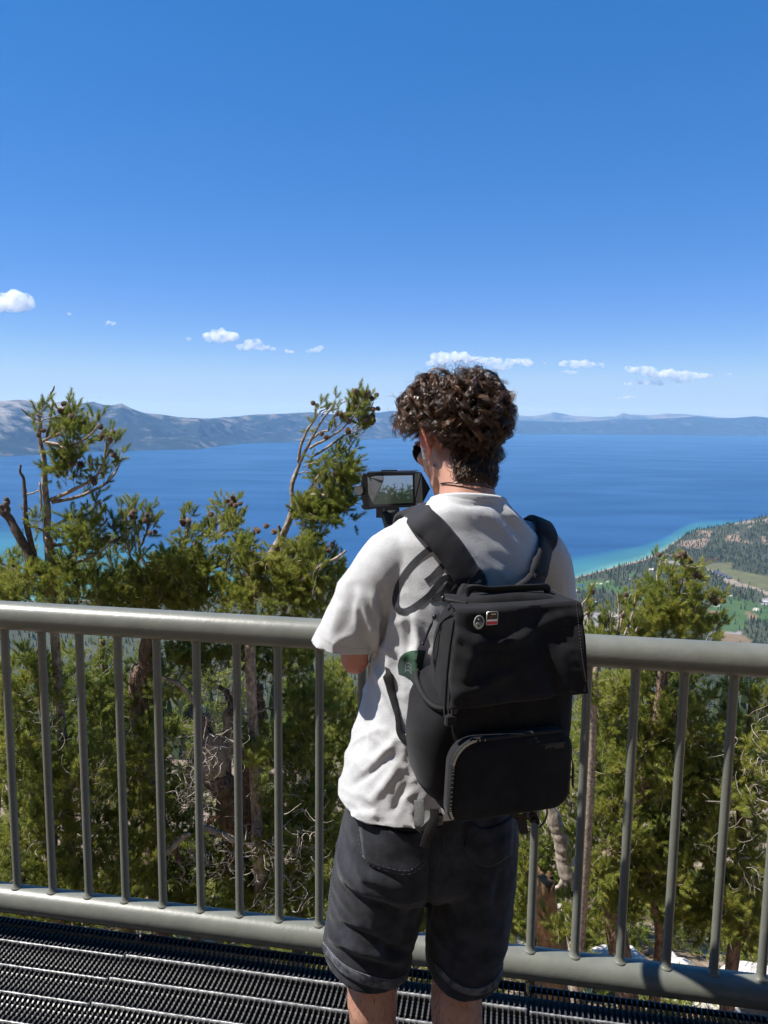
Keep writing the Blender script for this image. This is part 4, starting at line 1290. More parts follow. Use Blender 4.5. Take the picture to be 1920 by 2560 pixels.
for a in ((700, 1048, 24, 16, 7), (745, 1010, 26, 22, 9), (752, 1040, 28, 30, 12), (700, 1098, 60, 28, 32), (742, 1090, 30, 26, 15), (655, 1090, 30, 14, 9), (690, 1125, 50, 14, 10), (690, 1020, 22, 16, 5), (765, 885, 20, 18, 4), (785, 880, 18, 16, 4)):
    clump(fol, tw, a[0], a[1], a[2], a[3], YC, .28, a[4], (.3, .62), ln=.14, up=.4, bare=.05)
for a in ((560, 1215, 60, 40, 34), (640, 1210, 66, 44, 46), (600, 1270, 110, 40, 74), (700, 1240, 50, 46, 30), (530, 1180, 30, 22, 10), (690, 1290, 60, 36, 30), (520, 1290, 40, 36, 20), (655, 1165, 40, 24, 14)):
    clump(fol, tw, a[0], a[1], a[2], a[3], YC, .45, a[4], (.42, .78))
fol.build('crown', tC); tw.build('twigs', twigm, tC)['kind'] = 'stuff'
for x, y, n in ((1260, 50, 3), (1310, 80, 3), (1360, 75, 2), (1130, 40, 1), (1170, 30, 1), (550, 190, 2), (1100, 230, 3), (1150, 250, 2), (890, 310, 2), (1010, 390, 4), (960, 380, 3), (1060, 420, 2), (1010, 570, 2), (1380, 430, 4), (1450, 430, 4), (1430, 90, 2), (1400, 270, 2), (1450, 215, 1), (900, 1180, 4), (950, 1150, 3), (910, 1250, 3), (980, 1400, 2), (680, 680, 2)):
    for _ in range(n):
        x1, y1, _r = v3([(x + rng.uniform(-28, 28), y + rng.uniform(-25, 25), 1)])[0]
        cone_at(tC, at(x1, y1, YC + rng.uniform(-.2, .15)), unit(rng.normal(size=3) + np.array([0, -.3, .3])), rng.uniform(.85, 1.1))
for x, y in ((548, 1142), (560, 1146), (570, 1138), (715, 1190), (722, 1182), (592, 1150)):
    cone_at(tC, at(x, y, YC - .2), unit(rng.normal(size=3) + np.array([0, -.3, .4])), 1.05)
limb(tC, [(603, 1180, 3.4), (606, 1150, 3.2), (601, 1135, 2.4)], YC, 'dead_spike', darkdead)
limb(tC, [(650, 1255, 3.6), (690, 1225, 3.4), (725, 1205, 3), (748, 1190, 2.4)], YC - .3, 'limb', twigm)

# ---- D: old twin trunk pine behind the left balusters ------------------------------------------
YD = 7.0
pd = at(500, 1950, YD)
tD = new_tree('old twin trunked pine with a burl behind the left balusters', (pd[0], YD), GP)
fol, tw, dd = Foliage(), MB(), MB()
def v6(pts): return [((380 + x / 4.174) / K, (1620 + y / 4.174) / K, r / 4.174 / K) for x, y, r in pts]
limb(tD, v6([(540, 700, 70), (560, 1000, 90), (620, 1250, 130), (740, 1450, 140), (800, 1700, 120), (860, 2000, 110), (900, 2400, 120)]), YD, 'trunk', redbark, sides=16, wob=.02, lab='left stem of the twin trunk')
limb(tD, v6([(1100, 380, 60), (1090, 600, 80), (1060, 800, 90), (1020, 1200, 90), (980, 1500, 85), (950, 1800, 90), (900, 2400, 110)]), YD + .05, 'trunk', redbark, sides=16, wob=.015, lab='right stem of the twin trunk')
limb(tD, v6([(830, 560, 24), (800, 800, 60), (780, 1050, 80), (760, 1300, 90)]), YD + .05, 'dead_limb', deadm, sides=10, wob=.02)
limb(tD, v6([(700, 410, 20), (770, 450, 30), (815, 560, 34), (820, 700, 40)]), YD - .1, 'dead_limb', darkdead)
limb(tD, v6([(100, 310, 22), (250, 360, 28), (350, 430, 26), (430, 560, 24), (520, 700, 20)]), YD - .2, 'dead_limb', deadm)
limb(tD, v6([(540, 1870, 40), (700, 1930, 36), (860, 2000, 34), (1050, 2080, 26), (1280, 2160, 16)]), YD - .3, 'dead_limb', deadm)
limb(tD, v6([(930, 660, 14), (1000, 690, 16), (1120, 660, 14), (1200, 630, 10), (1270, 620, 8)]), YD - .2, 'dead_limb', deadm)
limb(tD, v6([(560, 1830, 26), (620, 1800, 24), (700, 1740, 18)]), YD - .25, 'broken_branch', orangew)
limb(tD, v6([(150, 2140, 34), (300, 2000, 30), (400, 1930, 22)]), YD - .5, 'dead_limb', deadm)
for a in ((500, 1480, 60, 40, 90), (480, 1530, 40, 30, 70), (410, 1620, 44, 44, 70), (520, 1560, 60, 50, 60), (430, 1700, 30, 40, 40), (560, 1470, 40, 30, 26), (390, 1440, 40, 20, 30), (650, 1670, 30, 60, 30), (560, 1720, 40, 60, 30), (350, 1450, 60, 30, 20)):
    curly_dead(dd, a[0], a[1], a[2], a[3], YD - .1, .35, a[4])
for a in ((430, 1690, 40, 50, 80), (650, 1800, 50, 90, 40), (540, 1840, 60, 40, 50), (420, 1850, 60, 50, 40), (480, 1600, 50, 40, 60), (620, 1920, 60, 40, 40)):
    curly_dead(dd, a[0], a[1], a[2], a[3], YD - .65, .25, int(a[4] * 1.3), .2, .0036)
dd.build('dead_twigs', deadm, tD)['kind'] = 'stuff'
for a in ((330, 1480, 80, 60, 46), (420, 1400, 90, 40, 50), (520, 1390, 80, 30, 36), (620, 1420, 80, 50, 56), (660, 1530, 70, 70, 60), (640, 1650, 70, 80, 66), (670, 1780, 70, 90, 70), (560, 1900, 80, 60, 50), (440, 1870, 60, 60, 36), (470, 1790, 50, 50, 20), (420, 1680, 36, 60, 20), (650, 1920, 60, 60, 40), (610, 1790, 50, 70, 36)):
    clump(fol, tw, a[0], a[1], a[2], a[3], YD + .1, .45, int(a[4] * 1.1), (.25, .72))
fol.build('crown', tD); tw.build('twigs', twigm, tD)['kind'] = 'stuff'
mbb = MB(); pb_ = at(460, 1640, YD - .05)
burl = bpy.data.meshes.new('burl')
bm = bmesh.new(); bmesh.ops.create_icosphere(bm, subdivisions=4, radius=1.0); bm.to_mesh(burl); bm.free()
v = verts_of(burl); v *= (1 + .35 * fbm(v[:, 0] + v[:, 2], v[:, 1] + v[:, 2] * .5, .6, 4, 3))[:, None]
set_verts(burl, v * np.array([.13, .12, .26]) + pb_)
link('burl', burl, deadm, tD)

# ---- E: pine on the right with cones -----------------------------------------------------------
YE = 6.4
pe = at(1440, 1450, YE)
tE = new_tree('pine above the right hand rail with cone clusters against the shore', (pe[0], YE + .1), GP)
fol, tw = Foliage(), MB()
def v7(pts): return [((1640 + x / 5.925) / K, (1300 + y / 5.925) / K, r / 5.925 / K) for x, y, r in pts]
trunk_to_ground(tE, v7([(400, 760, 10), (375, 900, 13), (345, 1050, 16), (350, 1230, 17), (355, 1500, 22), (345, 1800, 26)]) + [(1438, 1430, 9), (1420, 1560, 15), (1380, 1700, 18), (1330, 1820, 20), (1320, 1930, 22)], YE, redbark)
for pts, k in (([(400, 760, 10), (375, 680, 8), (370, 600, 6)], 3), ([(400, 780, 9), (440, 720, 8), (480, 660, 6)], 4), ([(380, 960, 11), (440, 920, 10), (500, 870, 9), (580, 800, 7)], 6), ([(350, 1240, 12), (420, 1130, 11), (480, 1030, 9), (540, 920, 7)], 9), ([(360, 1500, 12), (420, 1440, 10), (470, 1340, 8)], 5),
               ([(420, 1560, 12), (560, 1440, 11), (640, 1340, 10), (750, 1250, 8), (830, 1170, 6)], 8), ([(700, 1380, 9), (760, 1300, 8), (860, 1200, 6), (960, 1160, 5)], 7), ([(10, 900, 8), (20, 780, 7), (60, 600, 5)], 5), ([(340, 1060, 9), (300, 1000, 8), (240, 800, 6)], 6), ([(180, 1300, 8), (200, 1080, 7), (210, 860, 5)], 9), ([(20, 1640, 9), (130, 1540, 9), (240, 1380, 7), (180, 1180, 6)], 9),
               ([(290, 1780, 12), (380, 1620, 11), (470, 1520, 8)], 7), ([(420, 1800, 12), (560, 1700, 10), (720, 1640, 8), (840, 1590, 6), (920, 1480, 5)], 12), ([(540, 1800, 12), (640, 1690, 10), (740, 1640, 7)], 8), ([(590, 1560, 9), (640, 1480, 8), (660, 1420, 6)], 5), ([(560, 1560, 9), (580, 1400, 7), (600, 1270, 5)], 6), ([(830, 1800, 8), (890, 1660, 7), (920, 1580, 5)], 6), ([(40, 1500, 8), (20, 1350, 7), (-10, 1200, 5)], 6), ([(-60, 1500, 8), (-100, 1300, 6), (-120, 1100, 5)], 5)):
    q, rr = limb(tE, v7(pts), YE, 'limb', twigm, np.linspace(0, rng.uniform(-.3, .3), len(pts)), wob=.003)
    sprout(fol, tw, q, 0.3, k, .13, (.05, 0, .5), .7, (.4, .8), step=.042, ts=.9, sub=.35)
for a in ((1440, 1290, 30, 30, 9), (1475, 1260, 26, 26, 6), (1440, 1345, 70, 30, 34), (1500, 1350, 40, 26, 14), (1400, 1310, 30, 40, 14), (1380, 1360, 36, 24, 14), (1420, 1250, 16, 22, 4), (1465, 1225, 14, 10, 2)):
    clump(fol, tw, a[0], a[1], a[2], a[3], YE, .3, a[4], (.42, .82), ln=.15, bare=.1)
for a in ((1400, 1480, 90, 50, 62), (1340, 1560, 90, 80, 76), (1450, 1600, 90, 90, 80), (1350, 1700, 80, 80, 66), (1300, 1480, 50, 50, 26), (1430, 1740, 90, 80, 70), (1300, 1800, 70, 60, 40), (1500, 1480, 60, 40, 26), (1380, 1850, 90, 60, 52), (1290, 1640, 50, 70, 30), (1470, 1880, 70, 60, 40), (1300, 1920, 50, 50, 22)):
    clump(fol, tw, a[0], a[1], a[2], a[3], YE + .3, .5, a[4], (.36, .84))
fol.build('crown', tE); tw.build('twigs', twigm, tE)['kind'] = 'stuff'
for x, y, n in ((390, 540, 3), (420, 580, 3), (490, 580, 3), (520, 610, 2), (550, 770, 3), (610, 830, 3), (630, 850, 2), (640, 1180, 2), (840, 1170, 3), (850, 1240, 2), (950, 1160, 3), (970, 1180, 2), (400, 1640, 2), (30, 560, 1), (500, 1100, 1)):
    for _ in range(n):
        x1, y1, _r = v7([(x + rng.uniform(-22, 22), y + rng.uniform(-20, 20), 1)])[0]
        cone_at(tE, at(x1, y1, YE + rng.uniform(-.2, .1)), unit(rng.normal(size=3) + np.array([0, -.3, .4])), rng.uniform(.85, 1.1))

# ---- F: young pine with bare pale leaders right of the backpack --------------------------------
YF = 6.0
pf = at(1285, 1500, YF)
tF = new_tree('young pine with bare pale leaders right of the backpack', (pf[0], YF + .1), GP)
fol, tw = Foliage(), MB()
trunk_to_ground(tF, [(1290, 1400, 5), (1286, 1480, 8), (1275, 1600, 11)], YF, twigm)
for pts, k in (([(1255, 1320, 2.4), (1262, 1300, 2.2), (1278, 1282, 1.8)], 3), ([(1250, 1345, 2.6), (1262, 1330, 2.4), (1272, 1316, 2)], 4), ([(1275, 1385, 2.6), (1268, 1350, 2.2), (1275, 1320, 1.8)], 5), ([(1290, 1400, 2.8), (1296, 1360, 2.4), (1300, 1330, 1.8)], 6), ([(1330, 1395, 3), (1336, 1340, 2.6), (1335, 1280, 2)], 4), ([(1330, 1390, 2.6), (1345, 1330, 2.4), (1352, 1290, 1.8)], 6), ([(1345, 1380, 2.6), (1366, 1330, 2.2), (1372, 1290, 1.6)], 5), ([(1350, 1395, 3), (1372, 1365, 2.6), (1385, 1345, 2)], 5), ([(1318, 1400, 2.6), (1320, 1360, 2), (1318, 1320, 1.5)], 3), ([(1300, 1405, 2.6), (1305, 1370, 2.2), (1308, 1345, 1.6)], 5)):
    q, rr = limb(tF, pts, YF, 'limb', twigm, np.linspace(0, rng.uniform(-.2, .2), len(pts)), wob=.003)
    sprout(fol, tw, q, 0.55, k, .07, (0, 0, .6), .5, (.4, .85), step=.04, ts=.82, sub=.3)
for a in ((1300, 1385, 50, 22, 18), (1360, 1385, 46, 20, 16), (1270, 1460, 46, 50, 26)):
    clump(fol, tw, a[0], a[1], a[2], a[3], YF, .3, a[4], (.42, .8), ln=.14, ts=.9)
fol.build('crown', tF); tw.build('twigs', twigm, tF)['kind'] = 'stuff'
for x, y in ((1270, 1320), (1352, 1290), (1280, 1284), (1345, 1335)):
    cone_at(tF, at(x, y, YF), (0, -.2, 1), .9)

# ---- G: pine at the right edge and bushy pines lower left ---------------------------------------
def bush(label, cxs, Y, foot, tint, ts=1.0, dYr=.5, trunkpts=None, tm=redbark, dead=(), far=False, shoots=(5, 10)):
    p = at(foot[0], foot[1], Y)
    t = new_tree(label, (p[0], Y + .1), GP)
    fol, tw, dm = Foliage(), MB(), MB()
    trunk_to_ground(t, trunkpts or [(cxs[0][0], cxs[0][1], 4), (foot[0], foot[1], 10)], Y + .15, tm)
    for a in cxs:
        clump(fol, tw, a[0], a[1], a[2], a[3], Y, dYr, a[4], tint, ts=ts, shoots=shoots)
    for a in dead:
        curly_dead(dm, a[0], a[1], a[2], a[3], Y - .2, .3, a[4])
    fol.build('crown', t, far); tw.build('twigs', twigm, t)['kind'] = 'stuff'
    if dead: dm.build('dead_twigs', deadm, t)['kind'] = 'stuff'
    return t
tG = bush('sparse yellowish pine cut by the right edge of the view', [(1630, 1500, 50, 40, 24), (1600, 1600, 70, 60, 44), (1640, 1720, 60, 80, 50), (1560, 1680, 60, 70, 40), (1600, 1850, 80, 70, 56), (1540, 1800, 50, 60, 30), (1620, 1960, 60, 50, 30), (1560, 1930, 60, 50, 30)], 6.2, (1600, 1950), (.45, .88), trunkpts=[(1625, 1480, 3), (1610, 1650, 7), (1600, 1800, 10), (1590, 1950, 12)], dead=((1610, 1640, 50, 100, 50), (1560, 1760, 60, 90, 40), (1620, 1860, 40, 70, 30)))
bush('bushy bright green pine at the lower left behind the first balusters', [(60, 1480, 80, 70, 60), (40, 1600, 80, 80, 70), (110, 1700, 80, 80, 80), (50, 1800, 80, 80, 76), (170, 1800, 70, 80, 70), (130, 1900, 90, 60, 66), (30, 1920, 60, 60, 40), (240, 1880, 70, 70, 52), (200, 1640, 60, 60, 36)], 6.2, (120, 1900), (.36, .82), trunkpts=[(70, 1420, 4), (100, 1600, 9), (120, 1900, 13)], dead=((120, 1560, 60, 60, 24), (160, 1760, 50, 40, 18)))
bush('dark pine behind the third to fifth baluster from the left', [(200, 1440, 90, 60, 56), (260, 1540, 80, 70, 60), (200, 1560, 70, 60, 44), (330, 1600, 70, 70, 50), (300, 1720, 80, 80, 66), (380, 1800, 70, 80, 56), (320, 1860, 80, 70, 60), (390, 1700, 50, 60, 26), (260, 1660, 60, 60, 36)], 7.6, (270, 1850), (.12, .5), trunkpts=[(220, 1380, 6), (235, 1560, 12), (260, 1850, 18)], dead=((300, 1640, 80, 80, 50),))  # needle tint set darker than the neighbouring pines
bush('green pine filling the gap between twin trunks and the shorts', [(720, 1500, 60, 60, 40), (720, 1640, 60, 80, 56), (700, 1760, 60, 80, 56), (600, 1950, 90, 50, 50), (520, 1960, 80, 40, 36), (700, 1900, 50, 70, 40), (760, 1560, 40, 60, 30)], 7.7, (640, 1950), (.3, .76), trunkpts=[(690, 1430, 4), (670, 1700, 9), (650, 1950, 13)], dead=((690, 1680, 60, 80, 36),))
bush('pine right of the shorts behind the first right baluster', [(1150, 1800, 40, 60, 30), (1170, 1880, 50, 60, 40), (1240, 1830, 50, 60, 30), (1160, 1960, 50, 50, 34), (1250, 1960, 50, 50, 26), (1130, 1700, 40, 50, 20), (1255, 1560, 40, 60, 24), (1260, 1700, 40, 60, 24), (1110, 1880, 30, 60, 20)], 8.2, (1170, 1970), (.4, .8), dead=((1200, 1700, 60, 60, 50), (1180, 1880, 50, 60, 30)))
# further pines filling in down the slope
r2 = np.random.default_rng(77)
def undergrowth(label, cxs, foot, Y):
    return bush(label, cxs, Y, foot, (.35, .85), 1.0, .4, shoots=(6, 11))
undergrowth('low bright pine boughs in front of the left trunks', [(300, 1620, 70, 80, 40), (310, 1760, 60, 80, 40), (300, 1900, 70, 50, 40), (560, 1600, 50, 60, 26), (600, 1780, 60, 70, 40), (540, 1920, 70, 40, 36), (400, 1950, 80, 36, 40), (220, 1960, 80, 30, 36), (90, 1965, 80, 30, 36)], (420, 1990), 6.7)
undergrowth('low bushy pine below the right hand balusters', [(1330, 1760, 60, 60, 40), (1420, 1860, 80, 70, 60), (1340, 1930, 70, 50, 44), (1500, 1960, 90, 50, 56), (1610, 1990, 60, 40, 36), (1280, 1850, 40, 60, 26), (1250, 2000, 60, 30, 24), (1400, 1650, 70, 60, 40), (1520, 1720, 60, 70, 40), (1480, 1560, 60, 60, 36)], (1420, 2010), 6.3)
undergrowth('low bushy pine between the shorts and the grey snag', [(1140, 1820, 40, 60, 34), (1160, 1930, 50, 50, 36), (1120, 1960, 40, 40, 24), (1215, 1700, 36, 60, 24), (1150, 2010, 50, 24, 24), (1230, 1920, 30, 40, 14)], (1150, 2020), 8.0)
undergrowth('low bushy pine seen between the legs and under the rail', [(910, 1990, 50, 60, 40), (880, 1880, 90, 80, 60), (700, 2000, 90, 36, 50), (780, 1920, 60, 60, 36)], (850, 2040), 8.3)
fill = [('dusky pine further down behind the left end of the railing', -20, 9.5, 0), ('dusky pine further down behind the tall left pine', 150, 10.5, 1), ('dusky pine further down behind the twin trunks', 480, 10.0, 2), ('dusky pine further down left of the shorts', 690, 11.0, 3), ('dusky pine further down right of the shorts', 1160, 10.5, 4), ('dusky pine further down behind the right hand balusters', 1380, 10.0, 5), ('dusky pine further down at the right edge', 1560, 11.0, 6), ('dusky pine hidden behind the person', 930, 10.5, 7)]
fill += [('pine on the slope beyond the left end of the railing', -420, 15.0, 8), ('pine on the slope beyond the right end of the railing', 2050, 13.0, 9), ('taller pine on the slope further right', 2500, 17.0, 10), ('pine far down the slope behind the tall left pine', 60, 24.0, 11), ('pine far down the slope behind the twin trunks', 560, 26.0, 12), ('pine far down the slope behind the person', 1010, 22.0, 13), ('pine far down the slope behind the right balusters', 1450, 25.0, 14), ('pine far down the slope beyond the right edge', 1850, 21.0, 15)]
for lab, x, Y, i in fill:
    c0 = 1480 if x < 1000 else 1640
    if x > 1300: c0 = 1700
    f_ = min(1.0, 10.5 / Y); c0 = c0 if Y < 12 else 1640
    cs = [(x + r2.uniform(-60, 60) * f_, c0 + k * 62 * f_, (70 + 9 * k) * f_ + 15, 60 * f_, 17) for k in range(8)]
    bush(lab, cs, Y, (x, c0 + 62 * 7.6 * f_), (.2, .7), 1.5 if Y < 12 else 2.2, 1.0, far=True, shoots=(6, 11))

# ---- snag, stump and needle litter twigs --------------------------------------------------------
YS = 7.4
ps = at(1255, 2000, YS)
snag = thing('dead_snag', 'leaning grey dead trunk behind the second right baluster', 'dead tree', (ps[0], YS, ground_z(ps[0], YS)))
def v8(pts): return [((1240 + x / 2.304) / K, (1600 + y / 2.304) / K, r / 2.304 / K) for x, y, r in pts]
trunk_to_ground(snag, v8([(290, 930, 26), (340, 1050, 44), (390, 1200, 50), (420, 1350, 52), (440, 1500, 50), (450, 1700, 54)]), YS, deadm)
limb(snag, v8([(320, 1450, 10), (360, 1420, 14), (390, 1370, 18), (400, 1320, 20)]), YS, 'broken_branch', deadm)
limb(snag, v8([(300, 960, 16), (360, 880, 12), (385, 850, 8)]), YS, 'broken_branch', deadm)
for pts in ([(650, 900, 8), (645, 840, 10), (660, 730, 12), (700, 680, 12)], [(430, 960, 7), (400, 920, 8), (360, 890, 8)], [(470, 1000, 7), (440, 930, 7), (400, 880, 6)]):
    limb(snag, v8(pts), YS - .5, 'dead_twig', deadm)
YT = 7.0
pt = at(1190, 2040, YT)
stump = thing('tree_stump', 'broken orange stump with a splintered top right of the shorts', 'stump', (pt[0], YT, ground_z(pt[0], YT)))
mb = MB()
P = [at(x, y, YT) for x, y, r in v8([(275, 1420, 1), (285, 1560, 1), (300, 1700, 1), (320, 1800, 1)])] + [np.array([pt[0] + .05, YT, stump.location.z - .1])]
q = spline(P, 20); rings = []
for i, c in enumerate(q[::-1]):
    a = np.arange(18) * 2 * np.pi / 18
    r = np.interp(i / 19, [0, .5, 1], [.17, .13, .11]) * (1 + .12 * np.sin(a * 3 + i * .3) + .05 * rng.normal(size=18))
    top = np.zeros(18)
    if i == 19: top = np.abs(rng.normal(size=18)) * .10
    rings.append(np.stack([c[0] + r * np.cos(a), c[1] + r * np.sin(a), c[2] + top], 1))
mb.loft(rings); mb.build('trunk', orangew, stump)

# ---- low green cover on the stony ground below the deck ------------------------------------------
gf = Foliage()
for i in range(2600):
    Y_ = rng.uniform(4.5, 17); x_ = rng.uniform(-.62, .62) * Y_
    if fbm(np.array([x_]), np.array([Y_]), 2.2, 3, 5)[0] < -.12: continue
    z_ = ground_z(x_, Y_); tn = rng.uniform(.25, .8)
    for j in range(5):
        gf.add(np.array([x_, Y_, z_]) + rng.normal(size=3) * np.array([.10, .10, .03]) + np.array([0, 0, .03 + .22 * rng.random()]), unit(rng.normal(size=3) * .7 + np.array([0, 0, .9])), 1.5 * rng.uniform(.7, 1.3), tn)
gfo = gf.build('ground_shrubs', None, True)
tag(gfo, 'low green shrubs and seedlings covering the stony slope', 'ground cover', kind='stuff')
for i in range(70):                                        # loose stones between the shrubs
    Y_ = rng.uniform(5, 13); x_ = rng.uniform(-.5, .6) * Y_
    r_ = rng.uniform(.05, .17)
    if i == 0:
        st_all = []
    bmx = bmesh.new(); bmesh.ops.create_icosphere(bmx, subdivisions=2, radius=1.0)
    vv = np.array([tuple(q.co) for q in bmx.verts]); ff = np.array([[w.index for w in f.verts] for f in bmx.faces]); bmx.free()
    vv *= (1 + .25 * fbm(vv[:, 0] + i, vv[:, 1] + vv[:, 2], .8, 3, i))[:, None]
    vv = vv * np.array([r_, r_ * rng.uniform(.6, 1), r_ * .6]) @ rotz(rng.uniform(0, 6)).T + np.array([x_, Y_, ground_z(x_, Y_) + r_ * .2])
    st_all.append((vv, ff))
nn_ = 0; V_, F_ = [], []
for vv, ff in st_all: V_.append(vv); F_.append(ff + nn_); nn_ += len(vv)
tag(link('loose_stones', raw_mesh('loose_stones', np.concatenate(V_), np.concatenate(F_)), rockm, smooth=False), 'scattered pale stones lying on the slope below the deck', 'stones', kind='stuff')
# ================================================================== PERSON
YW = rad(18.0)
PR = np.array([math.cos(YW), math.sin(YW), 0])          # person's right
PF = np.array([-math.sin(YW), math.cos(YW), 0])         # the way the chest faces
PU = np.array([0, 0, 1.0])
def ring(c, a, b, n=40, e=2.2, yaw=YW, front=0.0, tilt=(0, 0)):
    """closed oval ring round c; a half width, b half depth; tilt lifts it along x / y"""
    t = np.arange(n) * 2 * np.pi / n
    x = np.sign(np.cos(t)) * np.abs(np.cos(t)) ** (2 / e) * a
    y = np.sign(np.sin(t)) * np.abs(np.sin(t)) ** (2 / e) * b
    r, f = np.array([math.cos(yaw), math.sin(yaw), 0]), np.array([-math.sin(yaw), math.cos(yaw), 0])
    v = np.asarray(c, float) + np.outer(x, r) + np.outer(y, f)
    v[:, 2] += tilt[0] * x + tilt[1] * y
    return v
def oring(c, ax, bx, u, v, n=24):
    t = np.arange(n) * 2 * np.pi / n
    return np.asarray(c, float) + np.outer(np.cos(t) * ax, u) + np.outer(np.sin(t) * bx, v)
def sleeve(mb, P, R_, n=24, flat=None):
    """tapered tube through points with per-point radii (rx, ry optional)"""
    P = np.asarray(P, float)
    q = spline(P, 6 * len(P)); k = np.linspace(0, 1, len(q)); kk = np.linspace(0, 1, len(P))
    rr = np.interp(k, kk, R_)
    t0 = q[1] - q[0]; q0 = q[0] - unit(t0) * 0.0
    mb.tube(q, rr, n)
person = thing('person', 'person with curly brown hair, pale tee and black shorts filming the lake', 'person', (0.12, 1.66, 0))
skin = pmat('skin', (0.47, 0.255, 0.18), 0.5, (0.41, 0.205, 0.14), 30, bump=0.25, bscale=300, bdist=0.0006, spec=0.4)
sb = skin.node_tree.nodes['Principled BSDF']
sb.inputs['Subsurface Weight'].default_value = 0.18
sb.inputs['Subsurface Radius'].default_value = (0.012, 0.005, 0.003)
sb.inputs['Subsurface Scale'].default_value = 0.5

# head frame
HY, HP = rad(35), rad(20)
HF = np.array([-math.sin(HY) * math.cos(HP), math.cos(HY) * math.cos(HP), -math.sin(HP)])
HLf = np.array([-math.cos(HY), -math.sin(HY), 0.0])     # the head's own left
HU = np.cross(HF, -HLf) * -1.0
HU = np.cross(-HLf, HF)
HC = np.array([0.158, 1.765, 1.640])
def hp(l, f, u): return HC + HLf * l + HF * f + HU * u
HROT = np.stack([HLf, HF, HU], 1)

body = MB()
# head: skull, face, jaw, nose, brow, lips, ears, neck
body.ell(hp(0, -0.012, 0.028), (0.074, 0.094, 0.086), HROT, 28, 18)
body.ell(hp(0, 0.028, -0.025), (0.063, 0.066, 0.082), HROT, 24, 16)
body.ell(hp(0, 0.045, -0.078), (0.045, 0.044, 0.036), HROT, 20, 12)
body.ell(hp(0, 0.070, -0.100), (0.020, 0.018, 0.016), HROT, 14, 10)
body.tube([hp(0, 0.088, 0.012), hp(0, 0.104, -0.018), hp(0, 0.112, -0.034), hp(0, 0.100, -0.044)], [0.008, 0.010, 0.013, 0.008], 12)
for s in (-1, 1):
    body.ell(hp(s * 0.011, 0.100, -0.037), (0.008, 0.009, 0.007), HROT, 10, 8)
    body.ell(hp(s * 0.030, 0.080, 0.022), (0.024, 0.012, 0.008), HROT, 12, 8)
    body.ell(hp(s * 0.044, 0.060, -0.020), (0.020, 0.020, 0.018), HROT, 12, 8)
    body.tube([hp(s * 0.062, -0.002, -0.055), hp(s * 0.050, 0.030, -0.090), hp(s * 0.015, 0.072, -0.106)], [0.014, 0.013, 0.012], 10)
    # ear: helix rim, lobe and concha
    rim = [hp(s * 0.072, 0.012, 0.012), hp(s * 0.088, 0.004, 0.032), hp(s * 0.100, -0.014, 0.037), hp(s * 0.105, -0.026, 0.020), hp(s * 0.100, -0.027, -0.006), hp(s * 0.090, -0.018, -0.024), hp(s * 0.082, -0.004, -0.033), hp(s * 0.074, 0.004, -0.024)]
    body.tube(spline(rim, 30), 0.0048, 8)
    body.ell(hp(s * 0.085, -0.009, 0.004), (0.0050, 0.021, 0.029), np.stack([unit(HLf - s * HF * 0.45), unit(HF + s * HLf * .45), HU], 1), 14, 10)
    body.ell(hp(s * 0.081, -0.002, -0.029), (0.006, 0.008, 0.009), HROT, 10, 8)
for du, w_ in ((-0.066, 0.021), (-0.075, 0.020)):
    body.ell(hp(0, 0.088, du), (w_, 0.010, 0.0055), HROT, 14, 8)
neck0 = np.array([0.186, 1.655, 1.455])
body.loft([ring(neck0 + np.array([0, 0, -.02]), .085, .075, 28), ring(neck0 + np.array([-.002, .012, .04]), .066, .064, 28), ring((.182, 1.69, 1.545), .0585, .061, 28), ring((.172, 1.722, 1.60), .0575, .062, 28, yaw=rad(30)), ring((.165, 1.745, 1.63), .055, .06, 28, yaw=rad(36))])
# torso
TC = lambda z: np.array([np.interp(z, [.75, .95, 1.15, 1.45], [.118, .122, .150, .187]), np.interp(z, [.75, .95, 1.15, 1.3, 1.45], [1.66, 1.675, 1.69, 1.695, 1.675]), z])
body.loft([ring(TC(z), a, b, 36) for z, a, b in ((.76, .150, .10), (.86, .158, .105), (.98, .140, .095), (1.10, .142, .098), (1.22, .160, .108), (1.32, .172, .108), (1.40, .165, .092), (1.455, .115, .070))])
# legs with knees, calves, ankles and feet
HIPL, HIPR = np.array([.035, 1.655, .80]), np.array([.205, 1.685, .80])
KNL, KNR = np.array([-.016, 1.668, .475]), np.array([.180, 1.655, .465])
ANL, ANR = np.array([-.008, 1.640, .085]), np.array([.186, 1.585, .085])
def leg(h, k, a):
    d = k - h; d2 = a - k
    body.loft([ring(h + d * f, r, r * 1.04, 28) for f, r in ((-.05, .075), (.1, .083), (.45, .074), (.85, .060))] + [ring(k, .0555, .060, 28)] +
              [ring(k + d2 * f + np.array([0, -o, 0]), ra, rb, 28) for f, ra, rb, o in ((.10, .0525, .056, .006), (.24, .0575, .060, .013), (.38, .0575, .060, .014), (.55, .050, .053, .010), (.75, .038, .041, .004), (.92, .033, .037, 0), (1.03, .034, .040, 0))])
    f0 = a + np.array([0, 0, -.055])
    body.tube([f0 - PF * .045, f0 + PF * .03, f0 + PF * .11 + np.array([0, 0, -.01]), f0 + PF * .17 + np.array([0, 0, -.015])], [.03, .036, .032, .022], 16)
leg(HIPL, KNL, ANL); leg(HIPR, KNR, ANR)
